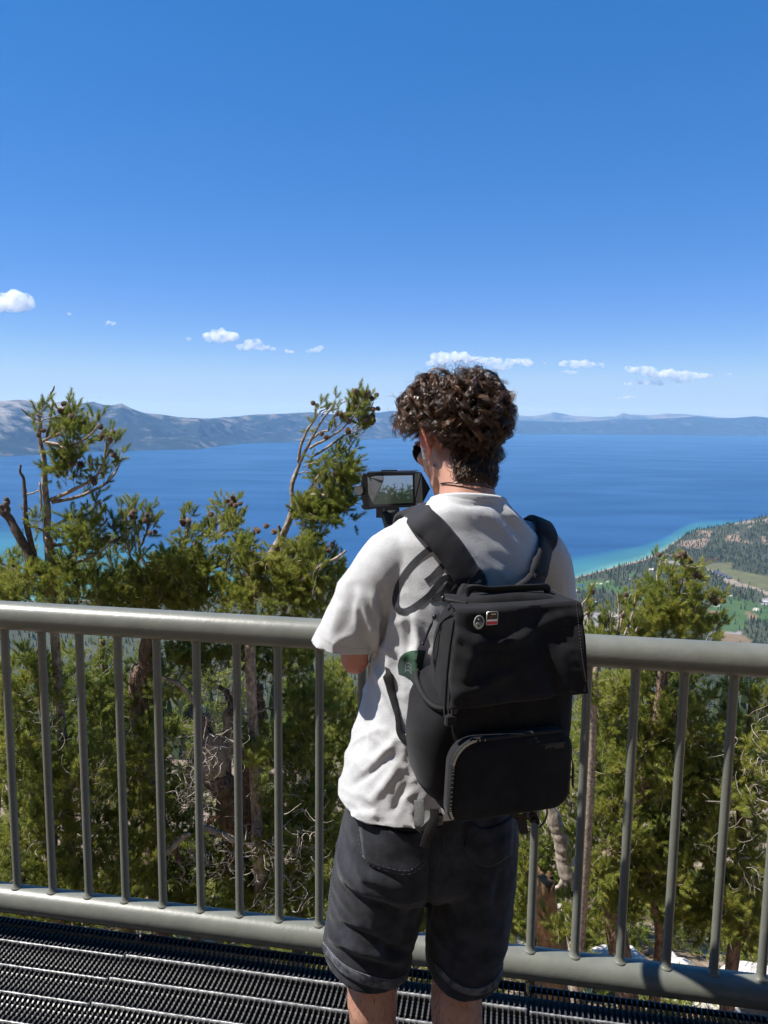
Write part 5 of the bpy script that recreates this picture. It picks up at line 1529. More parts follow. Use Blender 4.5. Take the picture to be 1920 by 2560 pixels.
# arms
SHL, ELL, WRL = np.array([.012, 1.632, 1.405]), np.array([-.058, 1.672, 1.165]), np.array([-.012, 1.915, 1.300])
SHR, ELR, WRR = np.array([.372, 1.765, 1.395]), np.array([.395, 1.880, 1.150]), np.array([.110, 2.010, 1.235])
def arm(s, e, w):
    body.tube(spline([s, s + (e - s) * .5, e], 14), np.interp(np.linspace(0, 1, 14), [0, .3, .7, 1], [.052, .049, .041, .040]), 20)
    body.tube(spline([e, e + (w - e) * .5, w], 14), np.interp(np.linspace(0, 1, 14), [0, .25, .6, 1], [.040, .042, .034, .026]), 20)
    body.ell(e + unit(e - (s + w) / 2) * .010, (.032, .034, .034), None, 14, 10)
arm(SHL, ELL, WRL); arm(SHR, ELR, WRR)
# hands closed round the upright rig handle
GX, GY = 0.020, 2.045                                     # handle axis
def hand(w, zc, side):
    g = np.array([GX, GY, zc])
    inward = unit(g - w); inward[2] *= .5; inward = unit(inward)
    out = unit(np.cross(np.array([0, 0, 1.0]), inward)) * side          # where the knuckles lie
    palm_c = g - inward * .030 + out * .024
    k0 = w + (palm_c - w) * .5
    body.loft([oring(w, .026, .020, np.array([0, 0, 1.0]), out), oring(k0, .033, .018, np.array([0, 0, 1.0]), out), oring(palm_c, .041, .017, np.array([0, 0, 1.0]), out), oring(palm_c + inward * .030, .040, .013, np.array([0, 0, 1.0]), out)])
    for i, l in enumerate((.92, 1.0, .95, .80)):
        dz = (.033 - .022 * i)
        b = palm_c + inward * .028 + np.array([0, 0, dz])
        p1 = g + inward * .024 + out * .026 * l + np.array([0, 0, dz * .95])
        p2 = g + inward * (.030 * l) - out * .012 + np.array([0, 0, dz * .92])
        p3 = g + inward * .010 * l - out * (.030) + np.array([0, 0, dz * .9])
        body.tube(spline([b - inward * .02, b, p1, p2, p3], 16), np.interp(np.linspace(0, 1, 16), [0, .3, .8, 1], [.0092, .0092, .0080, .0068]), 10)
    th = [w + (palm_c - w) * .45 - out * .012 + np.array([0, 0, .022]), palm_c - out * .030 + np.array([0, 0, .038]), g - inward * .022 - out * .024 + np.array([0, 0, .046]), g - inward * .004 - out * .031 + np.array([0, 0, .040])]
    body.tube(spline(th, 14), np.interp(np.linspace(0, 1, 14), [0, .5, 1], [.013, .0105, .008]), 10)
hand(WRL, 1.335, -1); hand(WRR, 1.245, 1)
bme = remeshed(body, 0.0044, 2, 'body')
bv = verts_of(bme)
glow_flush = np.zeros(len(bv))  # backlit red glow of the ears painted into skin colour; elbow reddened too
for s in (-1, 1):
    glow_flush = np.maximum(glow_flush, np.clip(1.35 - np.linalg.norm((bv - hp(s * .094, -.012, .002)) @ HROT / np.array([.022, .034, .042]), axis=1), 0, 1))
glow_flush = np.maximum(glow_flush, .7 * np.clip(1.4 - np.linalg.norm(bv - (ELL + np.array([0, 0, -.02])), axis=1) / .05, 0, 1))
attr(bme, 'glow_flush', glow_flush)
fa = skin.node_tree.nodes.new('ShaderNodeAttribute'); fa.attribute_name = 'glow_flush'
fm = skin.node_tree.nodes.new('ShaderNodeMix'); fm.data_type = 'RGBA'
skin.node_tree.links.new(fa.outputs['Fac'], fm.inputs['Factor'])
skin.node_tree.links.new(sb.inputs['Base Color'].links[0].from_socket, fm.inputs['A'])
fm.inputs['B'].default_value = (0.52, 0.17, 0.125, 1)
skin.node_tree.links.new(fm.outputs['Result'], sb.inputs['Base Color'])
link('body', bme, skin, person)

# ---------------------------------------------------------------- tee shirt
sh = MB()
def TS(z): return np.array([np.interp(z, [.80, .90, 1.0, 1.1, 1.2, 1.3, 1.4, 1.5], [.112, .114, .120, .132, .152, .170, .182, .187]), np.interp(z, [.80, 1.0, 1.15, 1.3, 1.45, 1.5], [1.665, 1.680, 1.690, 1.695, 1.680, 1.668]), z])
prof_s = [(.76, .212, .150), (.83, .211, .150), (.90, .198, .146), (1.0, .176, .138), (1.10, .164, .136), (1.20, .172, .140), (1.30, .187, .138), (1.37, .190, .126), (1.42, .182, .110), (1.455, .160, .094), (1.485, .118, .082), (1.512, .084, .072), (1.535, .076, .068), (1.56, .074, .066)]
rings = []
for z, a, b in prof_s:
    c = TS(z)
    if z > 1.48: c = np.array([np.interp(z, [1.48, 1.56], [.187, .186]), np.interp(z, [1.48, 1.56], [1.672, 1.688]), z])
    rings.append(ring(c, a, b, 56, 2.35, tilt=(-0.10 if z > 1.40 else 0, -0.15 if z > 1.47 else 0)))
sh.loft(rings)
# left sleeve: wide, hanging to the elbow; right sleeve reaching forward
sh.tube(spline([(.078, 1.650, 1.422), (.020, 1.636, 1.394), (-.020, 1.639, 1.330), (-.056, 1.647, 1.26), (-.088, 1.655, 1.195), (-.096, 1.658, 1.165)], 20), np.interp(np.linspace(0, 1, 20), [0, .2, .45, .8, 1], [.056, .064, .067, .066, .067]), 32)
sh.tube(spline([(.30, 1.735, 1.418), (.358, 1.758, 1.390), (.388, 1.790, 1.33), (.398, 1.830, 1.255), (.405, 1.855, 1.20), (.407, 1.865, 1.175)], 20), np.interp(np.linspace(0, 1, 20), [0, .2, .5, 1], [.052, .060, .066, .070]), 32)
sme = remeshed(sh, 0.0056, 6, 'tee_shirt')
v = verts_of(sme); n = normals_of(sme)
pv_ = toview(v)
dsp = np.zeros(len(v))
def fold(pts, w, amp, front_only=True):
    """a crease or ridge running along a line on the cloth"""
    global dsp
    P = np.asarray(pts, float); best = np.full(len(v), 1e9); along = np.zeros(len(v))
    for i in range(len(P) - 1):
        a, b = P[i], P[i + 1]; ab = b - a
        t = np.clip(((pv_ - a) @ ab) / (ab @ ab), 0, 1)
        dd_ = np.linalg.norm(pv_ - (a + t[:, None] * ab), axis=1)
        m_ = dd_ < best; best = np.where(m_, dd_, best); along = np.where(m_, (i + t) / (len(P) - 1), along)
    g = np.exp(-(best / w) ** 2) * amp * (0.15 + np.sin(np.clip(along, 0, 1) * np.pi) ** .7)
    if front_only: g = g * np.clip((-n[:, 1] + 0.25) * 2, 0, 1)
    dsp = dsp + g
back = np.clip(-n[:, 1] * 1.5 + .3, 0, 1)
dsp += (fbm(v[:, 0] * 1.0 + v[:, 2] * .35, v[:, 2] * .30 + v[:, 1] * .8, .075, 3, 3, ridged=True)) * .0042 * np.clip((1.43 - v[:, 2]) / .12, 0.12, 1)
dsp += fbm(v[:, 0] + .6 * v[:, 1], v[:, 2] * .55 - v[:, 0] * .3, .13, 3, 9) * .0065 * np.clip((1.36 - v[:, 2]) / .2, 0.1, 1)
dsp += fbm(v[:, 0] - v[:, 1], v[:, 2] * 1.4 + v[:, 0], .03, 2, 5) * .0010
r1 = (fbm(v[:, 0] * .9 + v[:, 2] * .5 + v[:, 1] * .5, v[:, 2] * .55 - v[:, 0] * .4, .060, 2, 23, ridged=True) + 1) / 2
r2_ = (fbm(v[:, 0] * .8 - v[:, 2] * .6, v[:, 2] * .5 + v[:, 0] * .6 + v[:, 1], .045, 2, 29, ridged=True) + 1) / 2
dsp += (r1 ** 5 * .0075 + r2_ ** 6 * .006) * np.clip((1.40 - v[:, 2]) / .18, 0.12, 1)
# creases on the sleeve, down the side and along the back
fold([(778, 1290), (782, 1340), (790, 1400)], 9, -.004); fold([(763, 1255), (757, 1310), (752, 1370)], 14, -.006); fold([(735, 1300), (722, 1350), (712, 1400)], 12, .006)
fold([(772, 1275), (786, 1310), (800, 1350), (806, 1390)], 8, .007)
fold([(806, 1280), (812, 1330), (806, 1390), (812, 1440), (840, 1500), (870, 1560)], 8, .010); fold([(822, 1290), (834, 1340), (826, 1385)], 10, -.007)
fold([(838, 1300), (846, 1350), (838, 1400), (840, 1460)], 10, .007); fold([(860, 1390), (858, 1440), (866, 1500)], 12, -.006)
fold([(895, 1330), (905, 1390), (902, 1440), (896, 1500)], 8, .011); fold([(880, 1340), (882, 1400), (880, 1450)], 9, -.007)
fold([(800, 1480), (780, 1540), (762, 1600)], 8, .006); fold([(812, 1500), (798, 1560), (785, 1620)], 8, -.006)
fold([(860, 1590), (820, 1640), (770, 1690)], 10, .006); fold([(868, 1640), (835, 1690), (800, 1735)], 10, .007); fold([(850, 1625), (800, 1670), (760, 1700)], 8, -.006)
fold([(880, 1690), (860, 1730), (845, 1760)], 9, -.006)
fold([(960, 1082), (1010, 1092), (1060, 1090), (1090, 1105)], 5, -.003); fold([(1085, 1090), (1110, 1115), (1135, 1140)], 6, .004); fold([(1070, 1100), (1100, 1130), (1130, 1165)], 6, -.004); fold([(1050, 1105), (1085, 1145), (1120, 1185)], 8, .003)
v2 = v + n * dsp[:, None]
set_verts(sme, v2)
def inside_torso(c):
    t = TS(c.z); a = np.interp(c.z, [p[0] for p in prof_s], [p[1] for p in prof_s]); b = np.interp(c.z, [p[0] for p in prof_s], [p[2] for p in prof_s])
    d = np.array([c.x, c.y, 0]) - np.array([t[0], t[1], 0])
    return (d @ PR / a) ** 2 + (d @ PF / b) ** 2 < 1.20
cut(sme, (0.12, 1.66, 0.868), unit((0.055, 0.10, -1.0)))
cut(sme, (-.094, 1.656, 1.196), unit((-.10, .05, -1.0)), (-.094, 1.656, 1.17), .14, lambda c: c.x < -.030 and not inside_torso(c))
cut(sme, (.405, 1.857, 1.19), unit((.05, .15, -1.0)), (.405, 1.86, 1.165), .14, lambda c: not inside_torso(c))
cut(sme, (.186, 1.675, 1.520), unit((0.02, .26, 1.0)), (.186, 1.68, 1.55), .12)
sme = solidify(sme, 0.0028)
cloth = pmat('pale_heather_jersey', (0.43, 0.435, 0.44), 0.9, (0.52, 0.525, 0.53), 150, stretch=(1.0, 1.0, 6.0), bump=0.6, bscale=330, bstretch=(1, 1, 3), bdist=0.002, spec=0.2, sheen=0.25, detail=6)
shirt = link('tee_shirt', sme, cloth, person)
shirt_bvh = bvh_of(sme)
# ribbed collar band, sleeve and hem stitching
cmb = MB()
ct = np.arange(40) * 2 * np.pi / 40
def collar(r, dz):
    c = np.array([.186, 1.677, 1.520 + dz])
    q = ring(c, .0775 + r, .0700 + r, 40, 2.2); nn = unit((0.02, .26, 1.0))
    q[:, 2] = c[2] - ((q[:, :2] - c[:2]) @ nn[:2]) / nn[2]
    return q
cmb.loft([collar(.0035, -.016), collar(.0035, -.004), collar(.0005, .001), collar(-.003, -.003), collar(-.003, -.016)], cap=False)
cmb.build('collar_band', cloth, shirt)

def on_shirt(x, y, off=0.0012, bvh=None):
    d = Vector(ray(x * K, y * K)).normalized()
    h = (bvh or shirt_bvh).ray_cast(Vector((0, 0, CAMH)), d)
    if h[0] is None: return None
    nrm = h[1] if h[1].dot(d) < 0 else -h[1]
    return np.array(h[0] + (nrm * .4 - d * .6) * off)
def ribbon(mb, pts, w, bvh=None, off=0.0012, n=40, taper=None):
    """flat band draped on cloth along a line; w in view px"""
    P = spline(pts, n); L, Rr = [], []
    for i in range(n):
        t = P[min(i + 1, n - 1)] - P[max(i - 1, 0)]; t = t / (np.linalg.norm(t) + 1e-9)
        nn = np.array([-t[1], t[0]]); ww = w if taper is None else np.interp(i / (n - 1), *taper)
        a, b, c = on_shirt(*(P[i] + nn * ww / 2), off, bvh), on_shirt(*P[i], off, bvh), on_shirt(*(P[i] - nn * ww / 2), off, bvh)
        if a is None or b is None or c is None:
            if len(L) > 1: mb_add(mb, L)
            L = []
            continue
        L.append((a, b, c))
    if len(L) > 1: mb_add(mb, L)
def mb_add(mb, L):
    k = len(L); vv = np.array(L).reshape(-1, 3)
    fs = []
    for i in range(k - 1):
        for j in range(2):
            a = i * 3 + j; fs.append((a, a + 1, a + 4, a + 3))
    mb.add(vv, fs)
ink = pmat('charcoal_print_ink', (0.034, 0.036, 0.042), 0.85, (0.058, 0.060, 0.066), 120, stretch=(1, 1, 4), spec=0.2)
def z9(pts): return [((960 + x / 5.925) / K, (1330 + y / 5.925) / K) for x, y in pts]
pr = MB()
ribbon(pr, z9([(620, 735), (720, 660), (820, 550), (900, 470), (960, 390), (960, 280), (900, 210), (800, 210), (660, 270), (500, 400), (340, 580), (220, 780), (172, 960), (178, 1080), (230, 1160), (310, 1175), (420, 1130), (560, 1030), (690, 920), (780, 800), (880, 700), (950, 680), (985, 700), (975, 760), (900, 880), (800, 960), (720, 1000), (705, 975), (740, 900)]), 13.5, n=150, off=.0014)
ribbon(pr, z9([(1045, 690), (1000, 770), (930, 880), (880, 950), (900, 985), (980, 940), (1080, 850), (1150, 770)]), 12, n=50, off=.0016)
pr.build('script_print', ink, shirt)
capm = pmat('dark_green_print_ink', (0.018, 0.036, 0.030), 0.85, (0.03, 0.11, 0.045), 26, contrast=(.5, .75))
def z5(pts): return [((960 + x / 5.925) / K, (1480 + y / 5.925) / K) for x, y in pts]
cp_ = MB()
P_up = z5([(215, 1190), (205, 1090), (235, 980), (310, 905), (420, 870), (520, 865), (620, 870)])
P_lo = z5([(215, 1215), (250, 1225), (300, 1240), (350, 1270), (400, 1310), (440, 1370), (500, 1420)])
U, Lw = spline(P_up, 26), spline(P_lo, 26)
rows = []
for k in np.linspace(0, 1, 12):
    rows.append([on_shirt(*(U[i] * (1 - k) + Lw[i] * k), .0014) for i in range(26)])
for i in range(11):
    for j in range(25):
        q = [rows[i][j], rows[i][j + 1], rows[i + 1][j + 1], rows[i + 1][j]]
        if all(x is not None for x in q): cp_.add(q, [(0, 1, 2, 3)])
capo = cp_.build('cap_print', capm, shirt)
lp = MB()
for k in range(3):
    ribbon(lp, z5([(330 + k * 4, 1060 + k * 55), (370, 1050 + k * 55), (400, 1080 + k * 55), (415, 1130 + k * 40)]), 1.6, n=12, off=.0022)
ribbon(lp, z5([(325, 1070), (318, 1130), (322, 1190)]), 1.6, n=8, off=.0022)
lp.build('cap_lettering', pmat('grey_print_ink', (0.11, 0.13, 0.13), 0.8), capo)
st = MB()
for off_ in (9,):
    ribbon(st, [(687, 1368), (702, 1382), (725, 1394), (750, 1400), (780, 1402), (803, 1399)], 1.0, n=30, off=.0012)
st.build('hem_stitching', pmat('grey_thread', (0.45, 0.46, 0.47), .8), shirt)

# ---------------------------------------------------------------- shorts
so = MB()
so.loft([ring(c, a, b, 44, 2.3) for c, a, b in (((.118, 1.665, .95), .165, .118), ((.118, 1.665, .86), .186, .132), ((.114, 1.662, .76), .205, .142), ((.110, 1.660, .68), .208, .140), ((.110, 1.66, .645), .170, .110))])
def shleg(tops):
    so.loft([ring(c, a, b, 36, 2.15) for c, a, b in tops])
shleg([((.030, 1.660, .78), .112, .128), ((.010, 1.660, .66), .112, .128), ((-.012, 1.662, .56), .107, .120), ((-.026, 1.664, .47), .101, .112), ((-.030, 1.664, .40), .099, .110)])
shleg([((.195, 1.680, .78), .112, .128), ((.208, 1.668, .66), .098, .122), ((.206, 1.658, .56), .091, .114), ((.200, 1.650, .47), .085, .106), ((.198, 1.648, .38), .083, .105)])
some = remeshed(so, 0.0065, 6, 'denim_shorts')
v = verts_of(some); n = normals_of(some); pv_ = toview(v); dsp = np.zeros(len(v))
dsp += fbm(v[:, 0] * .9 + v[:, 1] * .5, v[:, 2] * 1.2 + v[:, 0] * .5, .085, 4, 12, ridged=True) * .0048
dsp += fbm(v[:, 0] + v[:, 1], v[:, 2], .16, 3, 4) * .006
fold([(930, 1800), (932, 1880), (925, 1960), (922, 2010)], 9, -.010); fold([(760, 1880), (830, 1910), (880, 1925)], 14, .006); fold([(745, 1905), (815, 1950), (865, 1965)], 10, -.006)
fold([(705, 2020), (770, 2050), (835, 2075), (880, 2080)], 8, .010); fold([(715, 1990), (780, 2020), (840, 2050), (890, 2060)], 8, -.010); fold([(712, 2045), (780, 2080), (850, 2098)], 7, -.006)
fold([(760, 1850), (790, 1890), (840, 1900)], 10, .005); fold([(1060, 1900), (1040, 1960), (1050, 2040)], 14, .005); fold([(1085, 1850), (1070, 1940), (1080, 2020)], 9, -.005)
set_verts(some, v + n * dsp[:, None])
cut(some, (-.028, 1.66, .447), unit((-.16, .13, -1)), (-.028, 1.664, .42), .155)
cut(some, (.198, 1.648, .442), unit((.10, .22, -1)), (.198, 1.65, .40), .14)
cut(some, (.118, 1.665, .93), (0, 0, 1))
some = solidify(some, .003)
denim = pmat('washed_black_denim', (0.0070, 0.0078, 0.0110), 0.85, (0.031, 0.034, 0.045), 22, bump=0.45, bscale=520, bdist=0.0010, spec=0.25, sheen=0.12, detail=9, contrast=(.38, .72))
shorts = link('denim_shorts', some, denim, person)
sbvh = bvh_of(some)
worn = pmat('faded_denim_edge', (0.036, 0.039, 0.048), 0.85, (0.125, 0.13, 0.148), 60, bump=0.5, bscale=300, bdist=0.001, spec=.2)
thread = pmat('pale_denim_thread', (0.42, 0.43, 0.46), 0.8)
def patch(name, quad, mat, bvh, off, parent, nu=14, nv=14, smooth=True):
    """cloth patch laid on a surface inside a four sided outline (corner lists as splines: top, bottom)"""
    U, Lw = spline(quad[0], nu), spline(quad[1], nu)
    rows = [[on_shirt(*(U[i] * (1 - k) + Lw[i] * k), off, bvh) for i in range(nu)] for k in np.linspace(0, 1, nv)]
    mb = MB()
    ok = all(x is not None for r in rows for x in r)
    if ok:
        g = np.array(rows).reshape(-1, 3); inner = []
        mb.add(g, [tuple(f) for f in grid_faces(nv, nu)])
        me = mb.mesh(name)
    else:
        idx = {}
        pts = []
        for i in range(nv):
            for j in range(nu):
                if rows[i][j] is not None: idx[(i, j)] = len(pts); pts.append(rows[i][j])
        fs = [tuple(idx[q] for q in ((i, j), (i, j + 1), (i + 1, j + 1), (i + 1, j))) for i in range(nv - 1) for j in range(nu - 1) if all(q in idx for q in ((i, j), (i, j + 1), (i + 1, j + 1), (i + 1, j)))]
        mb.add(pts, fs)
        me = mb.mesh(name)
    me = solidify(me, .0009 if name == 'hem' else .0022)
    return link(name, me, mat, parent, smooth)
pk1 = patch('back_pocket', ([(776, 1770), (830, 1788), (880, 1800), (926, 1790)], [(786, 1850), (812, 1872), (880, 1888), (920, 1862)]), denim, sbvh, .003, shorts)
pk2 = patch('back_pocket', ([(1010, 1775), (1040, 1790), (1080, 1780), (1110, 1760)], [(1003, 1835), (1030, 1866), (1062, 1870), (1105, 1845)]), denim, sbvh, .003, shorts)
def stitch(pts, parent, w=1.3, off=.0042, n=60, mat=None, gap=True):
    mb = MB(); P = spline(pts, n)
    for i in range(0, n - 1, 2 if gap else 1):
        a, b = on_shirt(*P[i], off, sbvh), on_shirt(*P[i + 1], off, sbvh)
        if a is None or b is None or np.linalg.norm(a - b) > .03: continue
        mb.tube([a, b], w * .0005, 4)
    if mb.n > 8 * 6: mb.build('stitching', mat or thread, parent)
thread2 = pmat('dark_denim_thread', (0.075, 0.08, 0.095), 0.8)
stitch([(776, 1770), (777, 1815), (786, 1850), (812, 1872), (880, 1888), (920, 1862), (926, 1830), (926, 1800)], pk1, mat=thread2, off=.005)
stitch([(781, 1775), (782, 1815), (791, 1845), (815, 1865), (878, 1880), (914, 1857)], pk1, mat=thread2, off=.005)
stitch([(1010, 1775), (1001, 1815), (1003, 1835), (1030, 1866), (1062, 1870), (1105, 1845)], pk2, mat=thread2, off=.005)
stitch([(1007, 1832), (1032, 1860), (1060, 1863), (1100, 1840)], pk2, mat=thread2, off=.005)
def hemband(top, bot, name='hem'):
    patch(name, (top, bot), worn, sbvh, .0022, shorts, nu=60, nv=6)
hemband([(698, 2038), (740, 2082), (790, 2106), (850, 2118), (890, 2096)], [(698, 2056), (740, 2104), (792, 2128), (848, 2136), (888, 2114)])
hemband([(940, 2078), (980, 2118), (1020, 2134), (1060, 2122), (1092, 2078)], [(944, 2098), (982, 2136), (1022, 2150), (1060, 2140), (1090, 2098)])
stitch([(699, 2036), (740, 2080), (790, 2104), (850, 2116), (890, 2094)], shorts, n=110, w=1.4, off=.0036)
stitch([(940, 2076), (980, 2115), (1020, 2131), (1060, 2119), (1092, 2075)], shorts, n=100, off=.0036, mat=thread2)
stitch([(960, 1800), (955, 1840), (942, 1885)], shorts, n=60, off=.003, mat=thread2)
stitch([(735, 1760), (724, 1850), (712, 1950), (703, 2030)], shorts, n=80, off=.003, mat=thread2)

# ---------------------------------------------------------------- shoes and socks
shoe = pmat('white_sneaker', (0.7, 0.7, 0.68), 0.6); sole = pmat('sneaker_sole', (0.5, 0.48, 0.45), 0.7)
for a in (ANL, ANR):
    s = MB(); f0 = a + np.array([0, 0, -.045])
    s.tube(spline([f0 - PF * .055, f0, f0 + PF * .09 + np.array([0, 0, -.012]), f0 + PF * .19 + np.array([0, 0, -.02])], 16), np.interp(np.linspace(0, 1, 16), [0, .15, .5, .85, 1], [.028, .042, .044, .036, .02]), 20)
    s.tube([a + np.array([0, 0, -.03]), a + np.array([0, 0, .03])], [.046, .043], 20)
    o = link('shoe', remeshed(s, .006, 4, 'shoe'), shoe, person)
    b_ = MB().loft([np.array([a + PF * (f_ * .12 + .065) + PR * (g_ * .043) + np.array([0, 0, z_ - a[2]]) for f_, g_ in [(math.cos(t), math.sin(t)) for t in np.arange(20) * 2 * math.pi / 20]]) for z_ in (0.003, .026)])
    b_.build('sole', sole, o)

# ---------------------------------------------------------------- hair
hairm, hnt_, hb = nodes_of('brown_hair')
a_ = hnt_.nodes.new('ShaderNodeAttribute'); a_.attribute_name = 'tint'
rp = hnt_.nodes.new('ShaderNodeValToRGB'); e = rp.color_ramp.elements
e[0].color = (0.013, 0.007, 0.0045, 1); e[1].color = (0.30, 0.165, 0.082, 1); e[1].position = 1.0
q_ = e.new(.55); q_.color = (0.088, 0.044, 0.022, 1)
hnt_.links.new(a_.outputs['Fac'], rp.inputs[0]); hnt_.links.new(rp.outputs[0], hb.inputs['Base Color'])
hb.inputs['Roughness'].default_value = 0.30; hb.inputs['Specular IOR Level'].default_value = 0.75
scalp = MB()
scalp.ell(hp(0, -0.016, 0.034), (0.086, 0.104, 0.098), HROT, 40, 28)
scm = remeshed(scalp, .007, 1, 'hair_base')
v = verts_of(scm); n = normals_of(scm)
loc = (v - HC) @ HROT                                     # (left, forward, up)
v = v + n * (fbm(v[:, 0] + v[:, 2], v[:, 1] - v[:, 2], .035, 3, 2) * .008)[:, None]
set_verts(scm, v)
bm = bmesh.new(); bm.from_mesh(scm)
kill = [vv for vv, l in zip(bm.verts, loc) if (l[1] > 0.045 and l[2] < 0.05) or (l[2] < 0.030 and l[1] > -0.036) or l[2] < -0.062]
bmesh.ops.delete(bm, geom=kill, context='VERTS'); bm.to_mesh(scm); bm.free()
darkhair = pmat('dark_hair_roots', (0.014, 0.009, 0.006), 0.7, (0.03, 0.018, 0.012), 120, bump=.8, bscale=200, bdist=.002)
hairbase = link('hair_base', scm, darkhair, person)

hr = np.random.default_rng(11)
SV, SF, ST = [], [], []; sn = 0
def strand(P, r0, tint):
    global sn
    k = len(P)
    t = np.gradient(P, axis=0); t /= np.linalg.norm(t, axis=1, keepdims=True) + 1e-9
    up = np.array([.3, .2, .93]); s = np.cross(t, up); s /= np.linalg.norm(s, axis=1, keepdims=True) + 1e-9
    u = np.cross(s, t)
    r = r0 * np.interp(np.linspace(0, 1, k), [0, .15, .8, 1], [.8, 1, .8, .15])[:, None]
    V = np.stack([P + s * r, P - s * r * .5 + u * r * .87, P - s * r * .5 - u * r * .87], 1).reshape(-1, 3)
    i = np.arange((k - 1) * 3); a = i // 3 * 3 + i % 3; b = i // 3 * 3 + (i + 1) % 3
    SV.append(V); SF.append(np.stack([a, b, b + 3, a + 3], 1) + sn); ST.append(np.full(len(V), tint)); sn += len(V)
def on_scalp(l):
    """does hair grow here? l: unit direction in head coordinates"""
    left, fwd, up = l
    if up < -0.80: return False
    if up < -0.55 and fwd > -0.35: return False
    if fwd > 0.30 and up < 0.38: return False
    if fwd > 0.02 and up < 0.06: return False
    if fwd > -0.22 and up < -0.12: return False
    if abs(left) > .5 and fwd > -0.42 and up < 0.12: return False
    return True
roots = []
ga = math.pi * (3 - math.sqrt(5)); NR = 1100
for i in range(NR):
    z = 1 - 2 * (i + .5) / NR; r = math.sqrt(1 - z * z); th = ga * i
    l = np.array([r * math.cos(th), r * math.sin(th), z]) + hr.normal(size=3) * .03
    l /= np.linalg.norm(l)
    if on_scalp(l): roots.append(l)
crown_pt = unit(np.array([0.05, -0.35, .93]))
for l in roots:
    p0 = hp(*(np.array([0, -0.014, 0.030]) + l * np.array([.077, .096, .089])))
    nrm = unit(HROT @ (l / np.array([.077, .096, .089])))
    flow = unit(l - crown_pt * (l @ crown_pt) + 1e-3)                    # away from the crown
    fl = HROT @ flow
    down = np.array([0, 0, -1.0])
    nape = np.clip((-l[2] - 0.12) / 0.45, 0, 1) * np.clip(-l[1] + .35, 0, 1)
    nape = min(1, nape * 1.5)
    sidef = np.clip((abs(l[0]) - .62) / .2, 0, 1) * np.clip((.55 - l[2]) / .3, 0, 1) * (1 if -.35 < l[1] < .45 else 0)
    L = (0.085 + 0.035 * hr.random()) * (1 - .45 * nape) * (1 - .42 * sidef)
    T = np.interp(l[2], [-.2, .2, .6, 1], [.024, .027, .038, .046]) * (1 - .62 * nape) * (1 - .35 * sidef) * hr.uniform(.6, 1.2)
    amp = (.0088 + .0065 * hr.random()) * (1 - .55 * nape)
    turns = hr.uniform(0.9, 1.9) * (1 - .5 * nape)
    ph = hr.uniform(0, 6.28); hand_ = hr.choice([-1, 1])
    swirl = unit(np.cross(nrm, fl)) * hr.normal() * .7
    lt = np.clip(.42 + hr.normal() * .20, 0, 1)
    ns = 15
    m_ = 13
    s = np.linspace(0, 1, m_)
    # centre line of the lock
    C = [p0]; d = unit(nrm * np.interp(l[2], [-.2, .5], [.7, 1.3]) + fl * .45 + swirl * .35)
    step = L / (m_ - 1)
    for k in range(m_ - 1):
        f = k / (m_ - 1)
        d = unit(d + (fl * .55 + down * .50 + swirl * .25) * (.12 + .40 * f) + nrm * (-.26 * f if np.linalg.norm(C[-1] - p0) > T * .7 else .05))
        nx = C[-1] + d * step
        e_ = ((nx - hp(0, -.016, .034)) @ HROT) / np.array([.082, .100, .094])
        q = np.linalg.norm(e_)
        qm = 1.02 + T / .092
        if q > qm: nx = nx - (HROT @ (e_ / q)) * (q - qm) * .090
        if q < 1.0 and f > .2: nx = nx + (HROT @ (e_ / q)) * (1.02 - q) * .09
        C.append(nx)
    C = np.array(C)
    t = np.gradient(C, axis=0); t /= np.linalg.norm(t, axis=1, keepdims=True)
    a1 = np.cross(t, nrm); a1 /= np.linalg.norm(a1, axis=1, keepdims=True) + 1e-9
    b1 = np.cross(t, a1)
    for j in range(ns):
        o = hr.normal(size=3) * .0034; o2 = hr.normal(size=2) * .0013
        am = amp * hr.uniform(.8, 1.25); phj = ph + hr.normal() * .13
        w = np.interp(s, [0, .2, .6, 1], [0, .6, 1, 1.05])[:, None]
        an = phj + hand_ * s * turns * 2 * math.pi
        P = C + o * (1 - .55 * s[:, None]) + w * am * (np.cos(an)[:, None] * a1 + np.sin(an)[:, None] * b1) + w * (a1 * o2[0] + b1 * o2[1])
        strand(P * 1.0, hr.uniform(.00045, .00074), np.clip(lt + hr.normal() * .14, 0, 1))
# short hair running down the nape
nb_ = bvh_of(bme)
for i in range(600):
    th = hr.uniform(-1.55, .80); u0 = -.006 - .080 * hr.random() * (1 - .35 * abs(th))
    d = -HF * math.cos(th) + HLf * math.sin(th); c = hp(0, -.01, u0); d = unit(np.array([d[0], d[1], 0]))
    h = nb_.ray_cast(Vector(c + d * .22), Vector(-d))
    if h[0] is None: continue
    p = np.array(h[0]); low = np.clip((-u0 - .006) / .08, 0, 1)
    L = hr.uniform(.032, .056) * (1 - .45 * low); ph = hr.uniform(0, 6.28); am = hr.uniform(.003, .0085) * (1 - .6 * low)
    side = unit(np.cross(d, (0, 0, 1))); lt = np.clip(.46 + hr.normal() * .18, 0, 1)
    for j in range(7):
        s_ = np.linspace(0, 1, 8); o = hr.normal(size=3) * .0032
        P = p + o + np.outer(s_ * L, np.array([0, 0, -.86]) + side * hr.normal() * .10) + np.outer(np.sin(s_ * 3.1) * (.023 - .015 * low) + .0015, d) + np.outer(np.sin(s_ * 6 + ph) * am, side) + np.outer(np.cos(s_ * 6 + ph) * am * .6, d)
        strand(P, hr.uniform(.0004, .0007), np.clip(lt + hr.normal() * .1, 0, 1))
